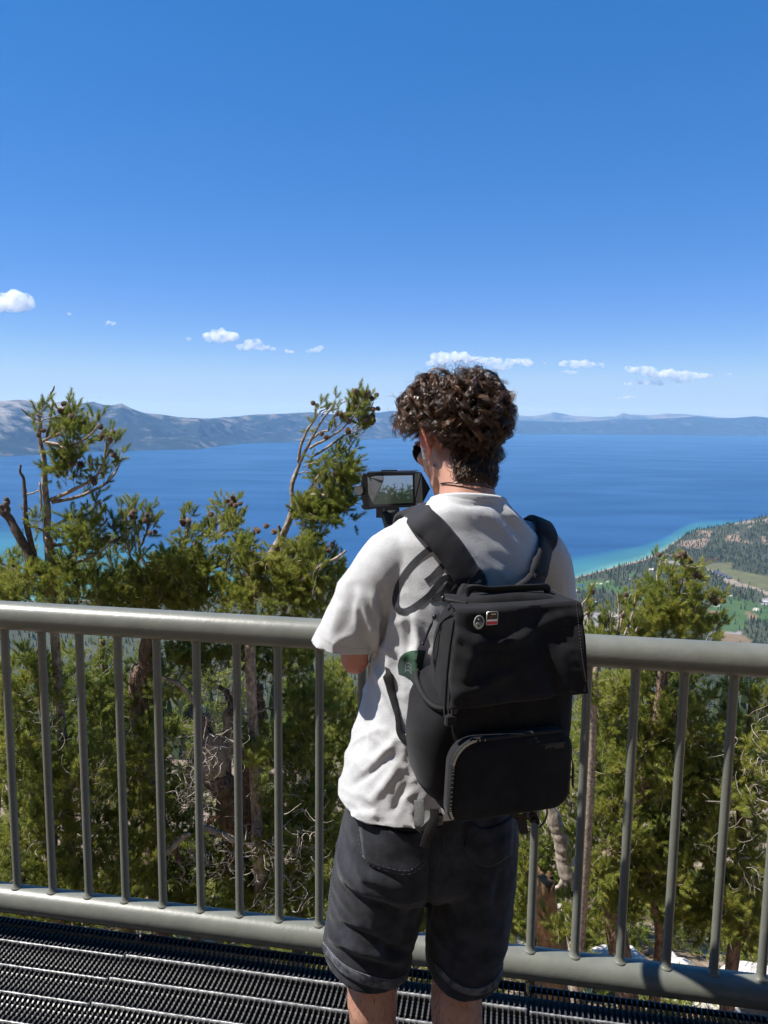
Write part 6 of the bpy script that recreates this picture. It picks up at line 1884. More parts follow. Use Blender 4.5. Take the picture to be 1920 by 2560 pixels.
# flyaway hairs
for i in range(340):
    l = roots[hr.integers(0, len(roots))]
    if l[2] < -.1: continue
    nrm = HROT @ l
    p = hp(*(np.array([0, -.014, .030]) + l * np.array([.115, .135, .128])))
    d = unit(nrm + hr.normal(size=3) * .8); cv = hr.normal(size=3) * 1.3
    P = [p]
    for k in range(16):
        d = unit(d + np.cross(d, cv) * .30 + np.array([0, 0, -.04])); P.append(P[-1] + d * .0042)
    strand(np.array(P), .00038, .45)
for i in range(420):
    l = roots[hr.integers(0, len(roots))]
    if l[2] < -.25: continue
    nrm = HROT @ l
    k_ = 1 + np.interp(l[2], [-.2, .2, .6, 1], [.024, .027, .038, .046]) / .092 * hr.uniform(.6, 1.1)
    p = hp(*(np.array([0, -.014, .030]) + l * np.array([.080, .099, .092]) * k_))
    tg = unit(np.cross(nrm, hr.normal(size=3))); ax = unit(nrm * .5 + hr.normal(size=3) * .6); rr0 = hr.uniform(.004, .010); tt = np.linspace(0, hr.uniform(2.5, 6.5), 12)
    e1 = unit(np.cross(ax, nrm)); e2 = np.cross(ax, e1)
    P = p + rr0 * (np.outer(np.cos(tt) - 1, e1) + np.outer(np.sin(tt), e2)) + np.outer(tt * .0016, nrm)
    strand(P, hr.uniform(.00028, .00048), np.clip(.55 + hr.normal() * .2, 0, 1))
hme = raw_mesh('curly_hair', np.concatenate(SV), np.concatenate(SF), True)
attr(hme, 'tint', np.concatenate(ST))
link('curly_hair', hme, hairm, person)
# fine hair on the calves
lh = MB(); lb = bvh_of(bme)
for k, a in ((KNL, ANL), (KNR, ANR)):
    for i in range(700):
        f = hr.uniform(.02, .75); c = k + (a - k) * f; an = hr.uniform(0, 6.28)
        d = Vector((math.cos(an), math.sin(an), 0))
        h = lb.ray_cast(Vector(c) + d * .2, -d)
        if h[0] is None or (h[0] - Vector(c)).length > .09: continue
        p = np.array(h[0]); dd = unit(np.array(d) * .55 + np.array([0, 0, -.8]) + hr.normal(size=3) * .4)
        lh.tube([p, p + dd * .007, p + dd * .011 + np.array([0, 0, -.004])], [.00030, .00026, .0001], 3)
lh.build('leg_hair', darkhair, person)['kind'] = 'stuff'

# ---------------------------------------------------------------- sunglasses, earbud, cord
blackp = pmat('black_acetate', (0.010, 0.010, 0.011), 0.22)
lens_m = pmat('dark_green_lens', (0.012, 0.018, 0.014), 0.08)
sg = MB()
for s in (-1, 1):
    sg.tube([hp(s * .066, .066, .010), hp(s * .074, .020, .013), hp(s * .076, -.012, .006)], [.0022, .0020, .0016], 8)
    rimp = [hp(s * (.036 + .028 * math.cos(t)), .092 - .020 * abs(math.cos(t) * .5 + .5) * (1 if s * math.cos(t) * s > 0 else 1) * .9, -.004 + .024 * math.sin(t)) for t in np.linspace(0, 2 * math.pi, 25)]
    sg.tube(rimp, .0020, 8, cap=False)
sg.tube([hp(-.010, .104, .004), hp(0, .108, .008), hp(.010, .104, .004)], .0022, 8)
sgo = sg.build('sunglasses', blackp, person)
for s in (-1, 1):
    lm = MB()
    rr_ = [hp(s * (.036 + .0285 * math.cos(t)), .0935 - .018 * (math.cos(t) * .5 + .5), -.004 + .0245 * math.sin(t)) for t in np.arange(24) * 2 * math.pi / 24]
    r2_ = [p + HF * .0018 for p in rr_]
    lm.loft([rr_, r2_]); lm.build('lens', lens_m, sgo)
ebm = pmat('white_earbud_plastic', (0.8, 0.8, 0.8), 0.25)
eb = MB(); eb.ell(hp(.0835, .006, -.006), (.009, .009, .010), HROT, 14, 10); eb.tube([hp(.086, .008, -.010), hp(.084, .014, -.036)], [.0042, .0036], 10)
eb.build('earbud', ebm, person)
cord = MB()
nb = bvh_of(bme)
ct = []
for t in np.linspace(math.pi * .95, math.pi * 2.05, 26):
    c = np.array([.184, 1.688, 1.549]); d = PR * math.cos(t) + PF * math.sin(t)
    h = nb.ray_cast(Vector(c + d * .2), Vector(-d))
    if h[0] is None: continue
    p = np.array(h[0]) + d * .0018
    p[2] = 1.553 + (-.010 * math.cos(t) * 1.0) - .010 * (math.sin(t) + 1) ; ct.append(p)
cord.tube(spline(ct, 60), .0016, 6)
cord.build('necklace_cord', blackp, person)
# ================================================================== BACKPACK
PY = rad(16.5)
BR = np.array([math.cos(PY), math.sin(PY), 0]); BF = np.array([-math.sin(PY), math.cos(PY), 0]); BU = unit((0.045, 0.055, 1.0))
BO = np.array([0.236, 1.418, 0.925])
def pk(x, y, z): return BO + BR * x + BF * y + BU * z
BROT = np.stack([BR, BF, BU], 1)
bag = thing('backpack', 'black canvas backpack with two enamel pins worn by the person', 'backpack', tuple(BO))
canvas = pmat('black_canvas', (0.0060, 0.0060, 0.0072), 0.88, (0.0150, 0.0148, 0.0165), 14, bump=0.45, bscale=900, bdist=0.0008, spec=0.16, sheen=0.06, detail=12)
webm = pmat('black_webbing', (0.009, 0.009, 0.0095), 0.7, (0.019, 0.019, 0.020), 8, bump=1.0, bscale=420, bdist=0.0012, spec=0.3)
padm = pmat('charcoal_strap_fabric', (0.012, 0.0115, 0.0145), 0.85, (0.020, 0.019, 0.023), 30, bump=0.5, bscale=700, bdist=0.001, spec=0.3, sheen=0.08)
plast = pmat('black_plastic', (0.012, 0.012, 0.013), 0.32)
zipm = pmat('dark_metal_zip_teeth', (0.22, 0.23, 0.23), 0.22, metal=0.9)

def prect(cx, cy, hw, hd, z, n=48, e=4.5, dz=None):
    t = np.arange(n) * 2 * np.pi / n
    x = np.sign(np.cos(t)) * np.abs(np.cos(t)) ** (2 / e) * hw + cx
    y = np.sign(np.sin(t)) * np.abs(np.sin(t)) ** (2 / e) * hd + cy
    return np.array([pk(a, b, z) for a, b in zip(x, y)])
mb = MB()
mb.loft([prect(cx, d0 + d / 2, hw, d / 2, z) for z, hw, d, d0, cx in ((0, .095, .10, .02, 0.0), (.012, .112, .128, .008, 0), (.04, .132, .142, .002, .010), (.12, .143, .148, 0, .015), (.24, .145, .148, 0, .016), (.33, .136, .138, 0, .012), (.375, .120, .122, .001, 0), (.400, .114, .105, .004, 0), (.410, .098, .085, .012, 0))])
bme_ = remeshed(mb, .006, 3, 'main_compartment')
v = verts_of(bme_); n = normals_of(bme_)
set_verts(bme_, v + n * (fbm(v[:, 0] + v[:, 1], v[:, 2], .07, 3, 6, ridged=True) * .0028)[:, None])
link('main_compartment', bme_, canvas, bag)
# piping down the left front edge
for dx, dy in ((-.1225, .001), (-.1275, .010), (-.1185, -.006)):
    q = spline([pk(dx + .006, dy, .395), pk(dx, dy, .32), pk(dx - .001, dy, .24), pk(dx + .001, dy, .205)], 30)
    MB().tube(q, .0028, 8).build('piping', canvas, bag)
# roll top flap
nu, nv = 44, 44
g = []
for j in range(nv):
    w = j / (nv - 1)
    for i in range(nu):
        u = i / (nu - 1)
        if w < .16:
            f = w / .16; y, z = .085 - .088 * f, .422 - .002 * math.sin(f * 3.14) - .008 * f
        else:
            f = (w - .16) / .84; y, z = -.003 - .015 * math.sin(min(1, f * 1.25) * 1.57), .414 - .170 * f
        xl = np.interp(w, [0, .16, .5, 1], [-.112, -.122, -.127, -.128]); xr = np.interp(w, [0, .16, .5, .85, 1], [.118, .136, .140, .145, .148])
        z += (.006 * (1 - u) - .018 * (1 - u)) * max(0, f) if w > .16 else 0
        y += -.010 * max(0, (u - .80) / .2) ** 2 * (w > .16) * f + .016 * max(0, (.12 - u) / .12) ** 2
        x = xl + (xr - xl) * u
        cr_ = 0
        cr_ -= .010 * math.exp(-(((u - .62 - .30 * (w - .45)) / .055) ** 2)) * max(0, min(1, (w - .3) * 3)) * (u > .5)
        cr_ += .006 * math.exp(-((w - .36 - .10 * math.sin(u * 5)) / .05) ** 2)
        cr_ += .005 * math.exp(-(((u - .10) + .28 * (w - .62)) / .05) ** 2) * (w > .35)
        cr_ += .006 * math.exp(-(((w - .83) + .35 * (u - .15)) / .05) ** 2) * (u < .45)
        g.append(pk(x, y - cr_ - .004, z))
g = np.array(g)
nse = fbm(g[:, 0] * 1.1 + g[:, 2] * .4, g[:, 2] * .9, .075, 4, 15, ridged=True) * .0065 + fbm(g[:, 0], g[:, 2], .12, 3, 21) * .011
g = g - np.outer(nse, BF)
fl = solidify(raw_mesh('flap', g, grid_faces(nv, nu), True), .004)
flap = link('flap', fl, canvas, bag)
fbv = bvh_of(fl)
stg = pmat('grey_stitch', (.05, .05, .055), .8)
for pts in ([(1120, 1310), (1160, 1306), (1205, 1300), (1245, 1297)], [(1244, 1290), (1249, 1340), (1258, 1420), (1266, 1472)]):
    P = spline(pts, 70); sm_ = MB()
    for i in range(0, 69, 2):
        a, b = on_shirt(*P[i], .0008, fbv), on_shirt(*P[i + 1], .0008, fbv)
        if a is not None and b is not None: sm_.tube([a, b], .0007, 4)
    if sm_.n: sm_.build('stitching', stg, flap)
MB().tube(spline([pk(.136, -.008, .410), pk(.141, -.014, .33), pk(.146, -.026, .253), pk(.148, -.028, .244)], 24), .0030, 8).build('edge_binding', webm, flap)
MB().tube(spline([pk(.149, -.028, .244), pk(.140, -.026, .246), pk(.12, -.022, .2455)], 12), .0026, 8).build('edge_binding', webm, flap)
# folded roll behind the flap
roll = MB()
roll.tube(spline([pk(-.112, .045, .400), pk(-.06, .04, .410), pk(0, .04, .412), pk(.06, .04, .410), pk(.112, .04, .402)], 30), np.interp(np.linspace(0, 1, 30), [0, .1, .5, .9, 1], [.012, .020, .022, .020, .014]), 16)
roll.build('rolled_top', canvas, bag)
# grey leather tab under the flap
tb = MB(); tb.tube([pk(.010, -.024, .2425), pk(.045, -.024, .245)], .0048, 12)
tb.build('leather_tab', pmat('grey_leather', (.10, .105, .10), .5), bag)
MB().box(pk(-.008, -.02, .241), (.035, .003, .006), BROT, .001).build('tab_loop', webm, bag, False)

# front pocket
def outline(x0, x1, z0, z1, r, n=10):
    pts = []
    for cx, cz, a0 in ((x1 - r[0], z1 - r[0], 0), (x0 + r[1], z1 - r[1], 90), (x0 + r[2], z0 + r[2], 180), (x1 - r[3], z0 + r[3], 270)):
        k = [r[0], r[1], r[2], r[3]][[0, 90, 180, 270].index(a0)]
        for i in range(n):
            a = rad(a0 + 90 * i / (n - 1)); pts.append((cx + k * math.cos(a), cz + k * math.sin(a)))
    return np.array(pts)
OL = outline(-.120, .136, .010, .170, (.044, .050, .030, .036))
cen = OL.mean(0)
mb = MB()
rings = []
for s, y in ((1.0, .006), (1.005, -.012), (.985, -.0205), (.92, -.0255), (.72, -.0285), (.35, -.030), (.03, -.0302)):
    q = cen + (OL - cen) * s; rings.append(np.array([pk(a, y, b) for a, b in q]))
mb.loft(rings)
pm_ = mb.mesh('front_pocket'); v = verts_of(pm_)
set_verts(pm_, v - np.outer(fbm(v[:, 0], v[:, 2], .08, 3, 31) * .004, BF))
fp = link('front_pocket', pm_, canvas, bag)
zl = [i for i in range(len(OL)) if OL[i][1] > .052]
zp = np.array([pk(*(cen + (OL[i] - cen) * .985).tolist()[:1], -.0212, (cen + (OL[i] - cen) * .985)[1]) for i in range(8, 25)])
zq = spline(zp, 170)
MB().tube(zq, .0048, 8).build('zip_tape', webm, fp)
zt = MB()
for i in range(20, 168, 1):
    a = zq[i]; t = unit(zq[min(i + 1, 169)] - zq[i - 1]); zt.box(a - BF * .0042, (.0013, .0022, .0042), np.stack([t, unit(np.cross(t, BF)), BF], 1)[:, [0, 2, 1]])
zt.build('zip_teeth', zipm, fp, False)
# brand label on the pocket
lq = MB().box(pk(.086, -.0288, .1422), (.050, .0016, .0135), BROT, .0006).build('label_patch', pmat('label_black', (.0075, .008, .0085), .6), fp, False)
def text_mesh(name, s, size, origin, xdir, ydir, mat, parent, depth=.0004):
    cu = bpy.data.curves.new(name, 'FONT'); cu.body = s; cu.size = size; cu.extrude = depth; cu.align_x = 'CENTER'; cu.align_y = 'CENTER'
    o = bpy.data.objects.new(name, cu); COL.objects.link(o)
    me = bpy.data.meshes.new_from_object(o.evaluated_get(bpy.context.evaluated_depsgraph_get()))
    bpy.data.objects.remove(o)
    zd = np.cross(xdir, ydir)
    M = np.stack([xdir, ydir, zd], 1)
    set_verts(me, verts_of(me) @ M.T + np.asarray(origin))
    return link(name, me, mat, parent, False)
text_mesh('label_lettering', 'BREVITE', .0098, pk(.086, -.0300, .1420), BR, BU, pmat('label_grey', (.045, .047, .05), .5), lq)

# side pocket on the person's left
mb = MB()
rings = []
for z, hx, hy, cx, cy in ((.020, .012, .040, -.104, .085), (.035, .030, .058, -.108, .085), (.075, .044, .068, -.114, .084), (.14, .052, .072, -.119, .083), (.20, .048, .070, -.118, .082), (.232, .040, .064, -.114, .082), (.245, .030, .056, -.110, .082)):
    rr = prect(cx, cy, hx, hy, z, 36, 2.6)
    dz = np.array([((p - BO) @ BF - cy) for p in rr])
    rings.append(rr + np.outer(dz * (.34 if z > .19 else .05), BU))
mb.loft(rings)
sp_me = mb.mesh('side_pocket'); v = verts_of(sp_me); n = normals_of(sp_me)
set_verts(sp_me, v + n * (fbm(v[:, 0] + v[:, 1], v[:, 2], .06, 3, 8) * .004)[:, None])
sp_o = link('side_pocket', sp_me, canvas, bag)
zr = [p + BU * .004 - BR * .001 for p in rings[5][13:27]]
zs = spline(zr, 60)
MB().tube(zs, .0058, 8).build('zip_tape', webm, sp_o)
MB().tube(zs + np.array(BU) * .0035 - BR * .003, .0018, 6).build('zip_teeth', webm, sp_o)
def puller(p, d1, l, parent, name='zip_pull'):
    m = MB(); d1 = unit(d1)
    m.ell(p, (.0045, .0045, .0055), None, 10, 8)
    m.tube([p, p + d1 * l * .2], .0011, 6)
    m.tube([p + d1 * l * .2, p + d1 * l * .24, p + d1 * l * .9, p + d1 * l], [.0018, .0027, .0027, .0016], 8)
    m.ell(p + d1 * l * 1.04, (.003, .003, .0035), None, 8, 6)
    return m.build(name, plast, parent)
pull_at = at(950, 1545, 1.425)
puller(pull_at, (0, -.02, -1), .046, sp_o)
puller(at(938, 1333, 1.47), (-.36, 0, -.93), .056, bag)
MB().tube(spline([at(960, 1293, 1.47), at(972, 1297, 1.45), at(1010, 1304, 1.44)], 12), .0035, 8).build('zip_garage', webm, bag)
MB().ell(at(957, 1293, 1.465), (.005, .005, .006), None, 10, 8).build('cord_end', plast, bag)
# zip seam curving over the upper side panel
MB().tube(spline([pk(-.118, .03, .40), pk(-.124, .07, .37), pk(-.129, .085, .32), pk(-.129, .07, .27), pk(-.127, .04, .225)], 30), .0016, 6).build('seam', webm, bag)
MB().box(pk(-.121, -.004, .205), (.022, .012, .022), BROT, .003).build('corner_tab', canvas, bag, False)
MB().box(pk(.128, .05, .09), (.010, .06, .13), BROT, .004).build('side_pocket', canvas, bag, False)

# carry handle and straps
def band(name, pts, width, thick, parent, mat, wdir=None, n=50, wob=0.0):
    """flat strap along 3-D points; wdir gives the direction across the strap"""
    q = spline(pts, n); rings = []
    for i in range(n):
        t = unit(q[min(i + 1, n - 1)] - q[max(i - 1, 0)])
        if callable(wdir): w = wdir(q[i], t)
        else: w = np.asarray(wdir, float)
        w = unit(w - t * (w @ t)); nn = np.cross(t, w)
        ww = width if np.isscalar(width) else np.interp(i / (n - 1), *width)
        h, k = thick / 2, ww / 2
        rings.append(np.array([q[i] + w * a + nn * b for a, b in ((-k, -h * .4), (-k + h, -h), (0, -h * 1.15), (k - h, -h), (k, -h * .4), (k, h * .4), (k - h, h), (0, h * 1.15), (-k + h, h), (-k, h * .4))]))
    return MB().loft(rings).build(name, mat, parent)
band('carry_handle', [at(1006, 1292, 1.49), at(1010, 1277, 1.475), at(1024, 1270, 1.465), at(1060, 1274, 1.468), at(1110, 1271, 1.485), at(1160, 1269, 1.50), at(1180, 1270, 1.515), at(1183, 1288, 1.53)], .0165, .0045, bag, webm, (0, -.45, .9))
def torso_out(p, t):
    h = shirt_bvh.find_nearest(Vector(p))
    o = np.array(h[1]); d = p - TS(min(1.44, p[2]))
    if o @ d < 0: o = -o
    return np.cross(t, o)
def on_back(x, y, off): 
    p = on_shirt(x, y, off); return p
left_pts = [pk(-.050, .100, .375), pk(-.052, .104, .395)] + [on_back(x, y, .011) for x, y in ((1022, 1262), (1008, 1243), (985, 1208), (962, 1176), (938, 1148), (912, 1124))] + [np.array(p) for p in ((.070, 1.665, 1.492), (.055, 1.705, 1.486), (.046, 1.755, 1.455), (.040, 1.806, 1.390), (.028, 1.835, 1.300), (.012, 1.832, 1.22))]
band('shoulder_strap', left_pts, .060, .013, bag, padm, torso_out, 70)
lw = [np.array(p) for p in ((.012, 1.832, 1.225), (.002, 1.790, 1.18), (.012, 1.72, 1.14), (.018, 1.64, 1.12))] + [on_back(x, y, .003) for x, y in ((836, 1452), (846, 1495), (858, 1545), (868, 1590))] + [pk(-.120, .130, .085)]
band('strap_webbing', lw, ([0, .55, .75, 1], [.024, .022, .010, .020]), .003, bag, webm, torso_out, 50)
right_pts = [pk(.055, .105, .375), pk(.058, .110, .395)] + [on_back(x, y, .011) for x, y in ((1155, 1255), (1160, 1235), (1170, 1205), (1176, 1175), (1179, 1152))] + [np.array(p) for p in ((.362, 1.745, 1.462), (.352, 1.790, 1.452), (.338, 1.838, 1.405), (.322, 1.865, 1.33), (.305, 1.870, 1.25))]
right_pts = [p for p in right_pts if p is not None]
band('shoulder_strap', right_pts, .056, .013, bag, padm, torso_out, 70)
rw = [np.array(p) for p in ((.305, 1.870, 1.255), (.318, 1.855, 1.18), (.322, 1.80, 1.10), (.315, 1.74, 1.04))] + [pk(.125, .15, .085), pk(.118, .14, .045)]
band('strap_webbing', rw, .024, .003, bag, webm, torso_out, 40)
for pts in ([(948, 1103), (968, 1140), (1005, 1190), (1032, 1235), (1045, 1258)],):
    pass
# loops, buckles and loose webbing tails under the bag
def tail(name, pts, w, wd=(1, -.25, 0), th=.0022, mat=None):
    return band(name, [at(x, y, Y) for x, y, Y in pts], w, th, bag, mat or webm, wd, 30)
light_web = pmat('worn_grey_webbing', (0.045, 0.046, 0.045), 0.8, (0.10, 0.10, 0.097), 420, stretch=(1, 1, .6), bump=1.0, bscale=600, bdist=.001)
tail('webbing_loop', [(905, 1728, 1.50), (906, 1760, 1.485), (905, 1782, 1.478), (912, 1793, 1.48), (926, 1784, 1.47), (938, 1772, 1.455)], .0205, mat=light_web)
MB().box(at(944, 1772, 1.44), (.026, .010, .026), BROT, .004).build('buckle', plast, bag, False)
MB().box(at(945, 1777, 1.434), (.017, .004, .008), BROT, .001).build('buckle_bar', plast, bag, False)
tail('webbing_tail', [(938, 1745, 1.43), (938, 1768, 1.428), (930, 1790, 1.43), (921, 1812, 1.435), (916, 1832, 1.44)], .018)
tail('webbing_tail', [(1098, 1750, 1.52), (1112, 1762, 1.515), (1128, 1766, 1.51), (1140, 1760, 1.505)], .017, (0, -.3, 1))
MB().box(at(1150, 1756, 1.50), (.026, .010, .026), BROT, .005).build('buckle', plast, bag, False)
tail('webbing_tail', [(1126, 1760, 1.512), (1128, 1778, 1.51), (1132, 1800, 1.512)], .019)
tail('webbing_tail', [(1150, 1758, 1.49), (1156, 1775, 1.488), (1148, 1772, 1.486)], .017)
MB().tube(spline([at(1178, 1735, 1.47), at(1182, 1755, 1.465), at(1176, 1775, 1.465), at(1165, 1788, 1.468)], 16), .0021, 6).build('pull_cord', plast, bag)
for pts in ([(1226, 1632, 1.47), (1222, 1660, 1.465), (1216, 1690, 1.465), (1211, 1708, 1.466)], [(1230, 1640, 1.47), (1229, 1670, 1.464), (1228, 1700, 1.463), (1229, 1716, 1.463)], [(1234, 1628, 1.48), (1238, 1660, 1.475), (1237, 1690, 1.472), (1239, 1702, 1.472)]):
    q = spline([at(*p) for p in pts], 16)
    MB().tube(q, np.interp(np.linspace(0, 1, 16), [0, .25, .3, .9, 1], [.0012, .0012, .0026, .0026, .0014]), 8).build('pull_cord', plast, bag)
MB().ell(at(1229, 1636, 1.472), (.006, .004, .006), None, 10, 8).build('zip_slider', plast, bag)
# enamel pins
def pinface(cx, cy):
    p = on_shirt(cx, cy, 0.0, fbv); return p if p is not None else at(cx, cy, 1.41)
gold = pmat('pin_rim_metal', (.55, .58, .50), .3, metal=.6)
p1 = pinface(1033, 1343) - BF * .003
pin1 = MB()
def disc(c, rx, rz, th, n=28, y=0.0):
    a = np.arange(n) * 2 * np.pi / n
    f = [c + BR * rx * math.cos(t) + BU * rz * math.sin(t) - BF * (y + th) for t in a]; b = [c + BR * rx * math.cos(t) + BU * rz * math.sin(t) - BF * y for t in a]
    return [b, f]
pn = MB().loft(disc(p1, .0105, .0132, .0016)).build('round_pin', pmat('pin_sage', (.33, .40, .33), .35), bag, False)
MB().loft(disc(p1 + BU * .0012, .0082, .0092, .0004, y=.0016)).build('pin_field', pmat('pin_navy', (.012, .012, .045), .3), pn, False)
mt = MB()
for x0, z0, x1, z1, x2, z2 in ((-.007, -.004, -.003, .001, .0, -.003), (-.001, -.003, .002, .0005, .0065, -.004), (-.006, -.0075, -.001, -.0025, .005, -.007)):
    mt.tube([p1 + BR * a + BU * b - BF * .0023 for a, b in ((x0, z0), (x1, z1), (x2, z2))], .0005, 5)
mt.ell(p1 + BR * -.002 + BU * .006 - BF * .0022, (.001, .0005, .001), None, 8, 6)
mt.build('pin_mountains', pmat('pin_white', (.75, .78, .72), .4), pn)
p2 = pinface(1061, 1334) - BF * .0035
card = MB().box(p2, (.0225, .0018, .0245), BROT, .0006).build('card_pin', pmat('pin_black', (.01, .01, .011), .3), bag, False)
def bar(w, h, dx, dz, col, nm):
    MB().box(p2 + BR * dx + BU * dz - BF * .0013, (w, .0008, h), BROT).build(nm, col, card, False)
redp = pmat('pin_red', (.62, .03, .045), .35); whp = pmat('pin_white_enamel', (.8, .8, .78), .35)
bar(.0205, .0055, 0, -.0088, redp, 'red_band'); bar(.0205, .0034, 0, -.0040, whp, 'white_band'); bar(.010, .002, .002, .0075, pmat('pin_gold', (.6, .5, .25), .3, metal=.5), 'gold_band')
rim = MB()
for a, b in (((-.0112, -.0122), (-.0112, .0122)), ((-.0112, .0122), (.0085, .0122)), ((.0085, .0122), (.0112, .0092)), ((.0112, .0092), (.0112, -.0122)), ((.0112, -.0122), (-.0112, -.0122))):
    rim.tube([p2 + BR * a[0] + BU * a[1] - BF * .001, p2 + BR * b[0] + BU * b[1] - BF * .001], .0007, 6)
rim.build('card_rim', gold, card)
text_mesh('card_number', '170', .0056, p2 + BU * .0012 - BF * .0013 - BR * .003, BR, BU, redp, card, .0003)

# ================================================================== CAMERA RIG
def c3(pts): return [((880 + x / 7.541) / K, (1150 + y / 7.541) / K) for x, y in pts]
rigm = pmat('black_rig_aluminium', (0.016, 0.018, 0.019), 0.38, bump=.15, bscale=400, bdist=.0004)
flapm = pmat('hood_fabric_lit_grey', (0.075, 0.078, 0.08), 0.6, (0.095, 0.098, 0.10), 60)  # left flap's sunlit look is put into this grey; also colours the knob cap
flapb = pmat('hood_fabric_shaded', (0.010, 0.010, 0.011), 0.8)  # same hood in shadow: the right flap's shade is put into the colour
RY = 2.05
rig = thing('camera_rig', 'black phone filming rig with sun hood held up left of the head', 'camera', tuple(at(838, 1060, RY)))
def slab(poly, y0, y1, name, mat, parent, bev=0.0):
    A_ = np.array([at(x, y, RY) for x, y in c3(poly)])
    c = A_.mean(0)
    mb = MB()
    f = A_.copy(); f[:, 1] = RY + y0; b = A_.copy(); b[:, 1] = RY + y1
    if bev:
        f2 = c + (A_ - c) * (1 - bev); f2[:, 1] = RY + y0; f[:, 1] = RY + y0 + .003
        mb.loft([f2, f, b])
    else: mb.loft([f, b])
    return mb.build(name, mat, parent, False)
cage = slab([(265, 260), (300, 222), (600, 212), (1180, 205), (1215, 240), (1225, 860), (1190, 885), (420, 918), (330, 935), (230, 938), (185, 905), (172, 855), (215, 850), (190, 760), (170, 690), (165, 480), (180, 300), (215, 240)], -.004, .026, 'cage', rigm, rig, .02)
slab([(300, 300), (1170, 270), (1180, 835), (330, 875)], -.0055, .002, 'phone', pmat('phone_glass', (.008, .008, .009), .12), rig)
scm_, snt, sbn = nodes_of('phone_screen_picture')
tcs = snt.nodes.new('ShaderNodeTexCoord')
sx = snt.nodes.new('ShaderNodeSeparateXYZ'); snt.links.new(tcs.outputs['Object'], sx.inputs[0])
n_ = snt.nodes.new('ShaderNodeTexNoise'); n_.inputs['Scale'].default_value = 95; n_.inputs['Detail'].default_value = 8; n_.inputs['Roughness'].default_value = .7
snt.links.new(tcs.outputs['Object'], n_.inputs['Vector'])
mr_ = snt.nodes.new('ShaderNodeMapRange'); zc_ = at(*c3([(800, 560)])[0], RY)[2]
mr_.inputs['From Min'].default_value = zc_ - .030; mr_.inputs['From Max'].default_value = zc_ + .034; mr_.inputs['To Min'].default_value = .30; mr_.inputs['To Max'].default_value = -.16
snt.links.new(sx.outputs['Z'], mr_.inputs['Value'])
ad_ = snt.nodes.new('ShaderNodeMath'); snt.links.new(n_.outputs['Fac'], ad_.inputs[0]); snt.links.new(mr_.outputs[0], ad_.inputs[1])
rp_ = snt.nodes.new('ShaderNodeValToRGB'); e = rp_.color_ramp.elements
e[0].position, e[0].color = .50, (.13, .19, .28, 1); e[1].position, e[1].color = .66, (.018, .026, .016, 1)
q_ = e.new(.57); q_.color = (.05, .07, .06, 1)
snt.links.new(ad_.outputs[0], rp_.inputs[0])
snt.links.new(rp_.outputs[0], sbn.inputs['Base Color']); snt.links.new(rp_.outputs[0], sbn.inputs['Emission Color'])
sbn.inputs['Emission Strength'].default_value = .75; sbn.inputs['Base Color'].default_value = (0, 0, 0, 1); sbn.inputs['Roughness'].default_value = .12
slab([(420, 300), (1145, 285), (1158, 800), (400, 832)], -.0065, -.005, 'screen', scm_, rig)
# sun hood: left and right flaps standing out towards the viewer, top brow
def sheet(P, name, mat, t=.0018):
    P = np.array(P); me = raw_mesh(name, P, np.array([[0, 1, 2, 3]]))
    return link(name, solidify(me, t), mat, rig, False)
def q3(x, y, Y): return at(*c3([(x, y)])[0], Y)
sheet([q3(305, 318, RY - .006), q3(592, 300, RY - .046), q3(592, 385, RY - .046), q3(592, 386, RY - .046)], 'hood_flap', flapm)
lf = np.array([q3(300, 318, RY - .006), q3(594, 300, RY - .040), q3(596, 388, RY - .040), q3(388, 862, RY - .012), q3(328, 872, RY - .006)])
lme = MB().add(lf, [(0, 1, 2, 3, 4)]).mesh('hood_flap'); link('hood_flap', solidify(lme, .0018), flapm, rig, False)
rf = np.array([q3(1150, 262, RY - .006), q3(1310, 235, RY - .055), q3(1475, 540, RY - .05), q3(1335, 815, RY - .05), q3(1165, 850, RY - .006)])
rme = MB().add(rf, [(0, 1, 2, 3, 4)]).mesh('hood_flap'); link('hood_flap', solidify(rme, .0018), flapb, rig, False)
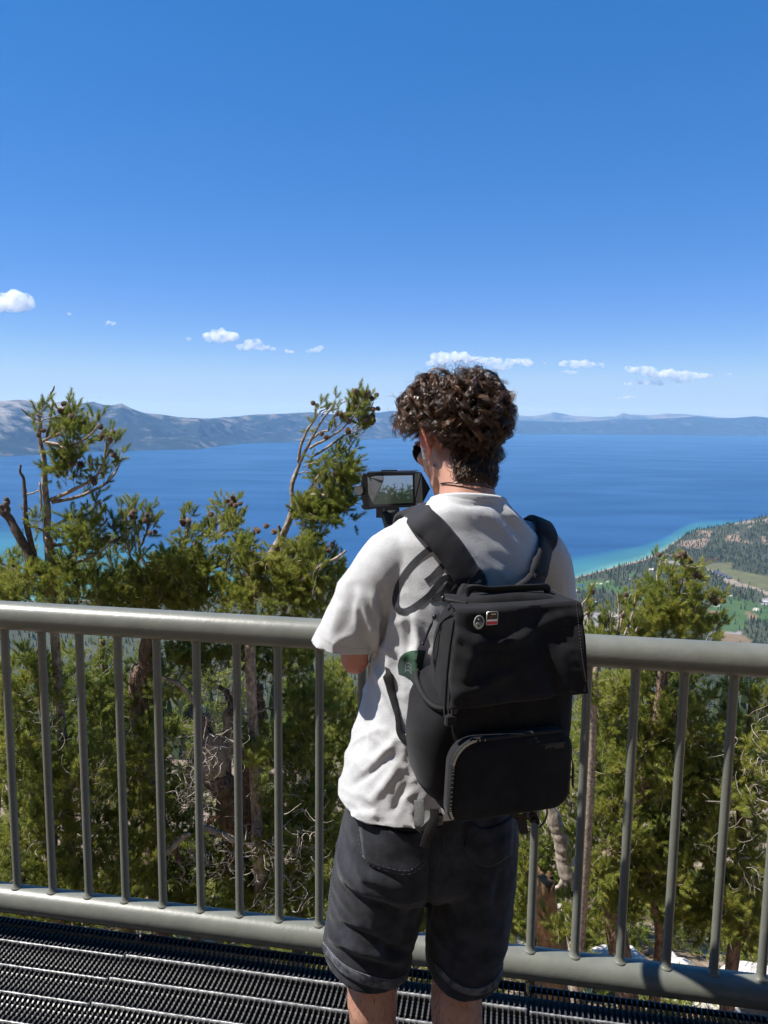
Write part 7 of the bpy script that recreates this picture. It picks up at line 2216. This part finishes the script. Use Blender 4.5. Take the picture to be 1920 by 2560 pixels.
slab([(290, 226), (600, 214), (600, 288), (300, 300)], -.016, -.002, 'hood_brow', rigm, rig)
slab([(600, 214), (1290, 222), (1290, 268), (600, 286)], -.020, -.002, 'hood_brow', rigm, rig)
slab([(545, 212), (560, 192), (840, 190), (870, 205), (1230, 200), (1265, 215)], .0, .024, 'cold_shoe', rigm, rig)
for i in range(4):
    c = q3(910 + i * 48, 202, RY + .01); MB().ell(c, (.0022, .003, .0016), None, 8, 6).build('screw', zipm, rig)
for y in (300, 347, 400):
    c = q3(192, y, RY - .003); MB().ell(c, (.0014, .0014, .0016), None, 8, 6).build('screw', zipm, rig)
# round knob on the left
kc = q3(130, 575, RY - .012); ka = unit((-.35, -1, .05)); kx = unit(np.cross(ka, (0, 0, 1))); kz = np.cross(kx, ka)
mb = MB()
mb.loft([[kc + ka * d + (kx * math.cos(t) + kz * math.sin(t)) * r for t in np.arange(28) * 2 * math.pi / 28] for r, d in ((.0135, -.020), (.0148, -.016), (.0148, .0), (.0138, .002), (.0126, .0022))])
kn = mb.build('knob', rigm, rig)
MB().loft([[kc + ka * d + (kx * math.cos(t) + kz * math.sin(t)) * .0122 for t in np.arange(28) * 2 * math.pi / 28] for d in (.001, .0030)]).build('knob_cap', flapm, kn, False)
# clamp and handle under the cage
slab([(455, 905), (880, 895), (900, 935), (880, 1010), (860, 1090), (455, 1090)], .0, .03, 'clamp', rigm, rig)
slab([(660, 945), (850, 935), (760, 985), (700, 990)], -.004, .002, 'clamp_plate', zipm, rig)
MB().ell(q3(600, 932, RY - .002), (.0030, .004, .0036), None, 10, 8).build('release_lever', pmat('blue_grey_metal', (.25, .32, .38), .3, metal=.6), rig)
hd = MB(); hz_ = at(*c3([(650, 1080)])[0], RY)
hd.tube(spline([hz_ + np.array([0, .012, .01]), np.array([GX, GY, 1.385]), np.array([GX, GY, 1.28]), np.array([GX, GY, 1.165])], 30), np.interp(np.linspace(0, 1, 30), [0, .2, .5, .95, 1], [.017, .0165, .0175, .0165, .012]), 20)
hd.build('handle', rigm, rig)
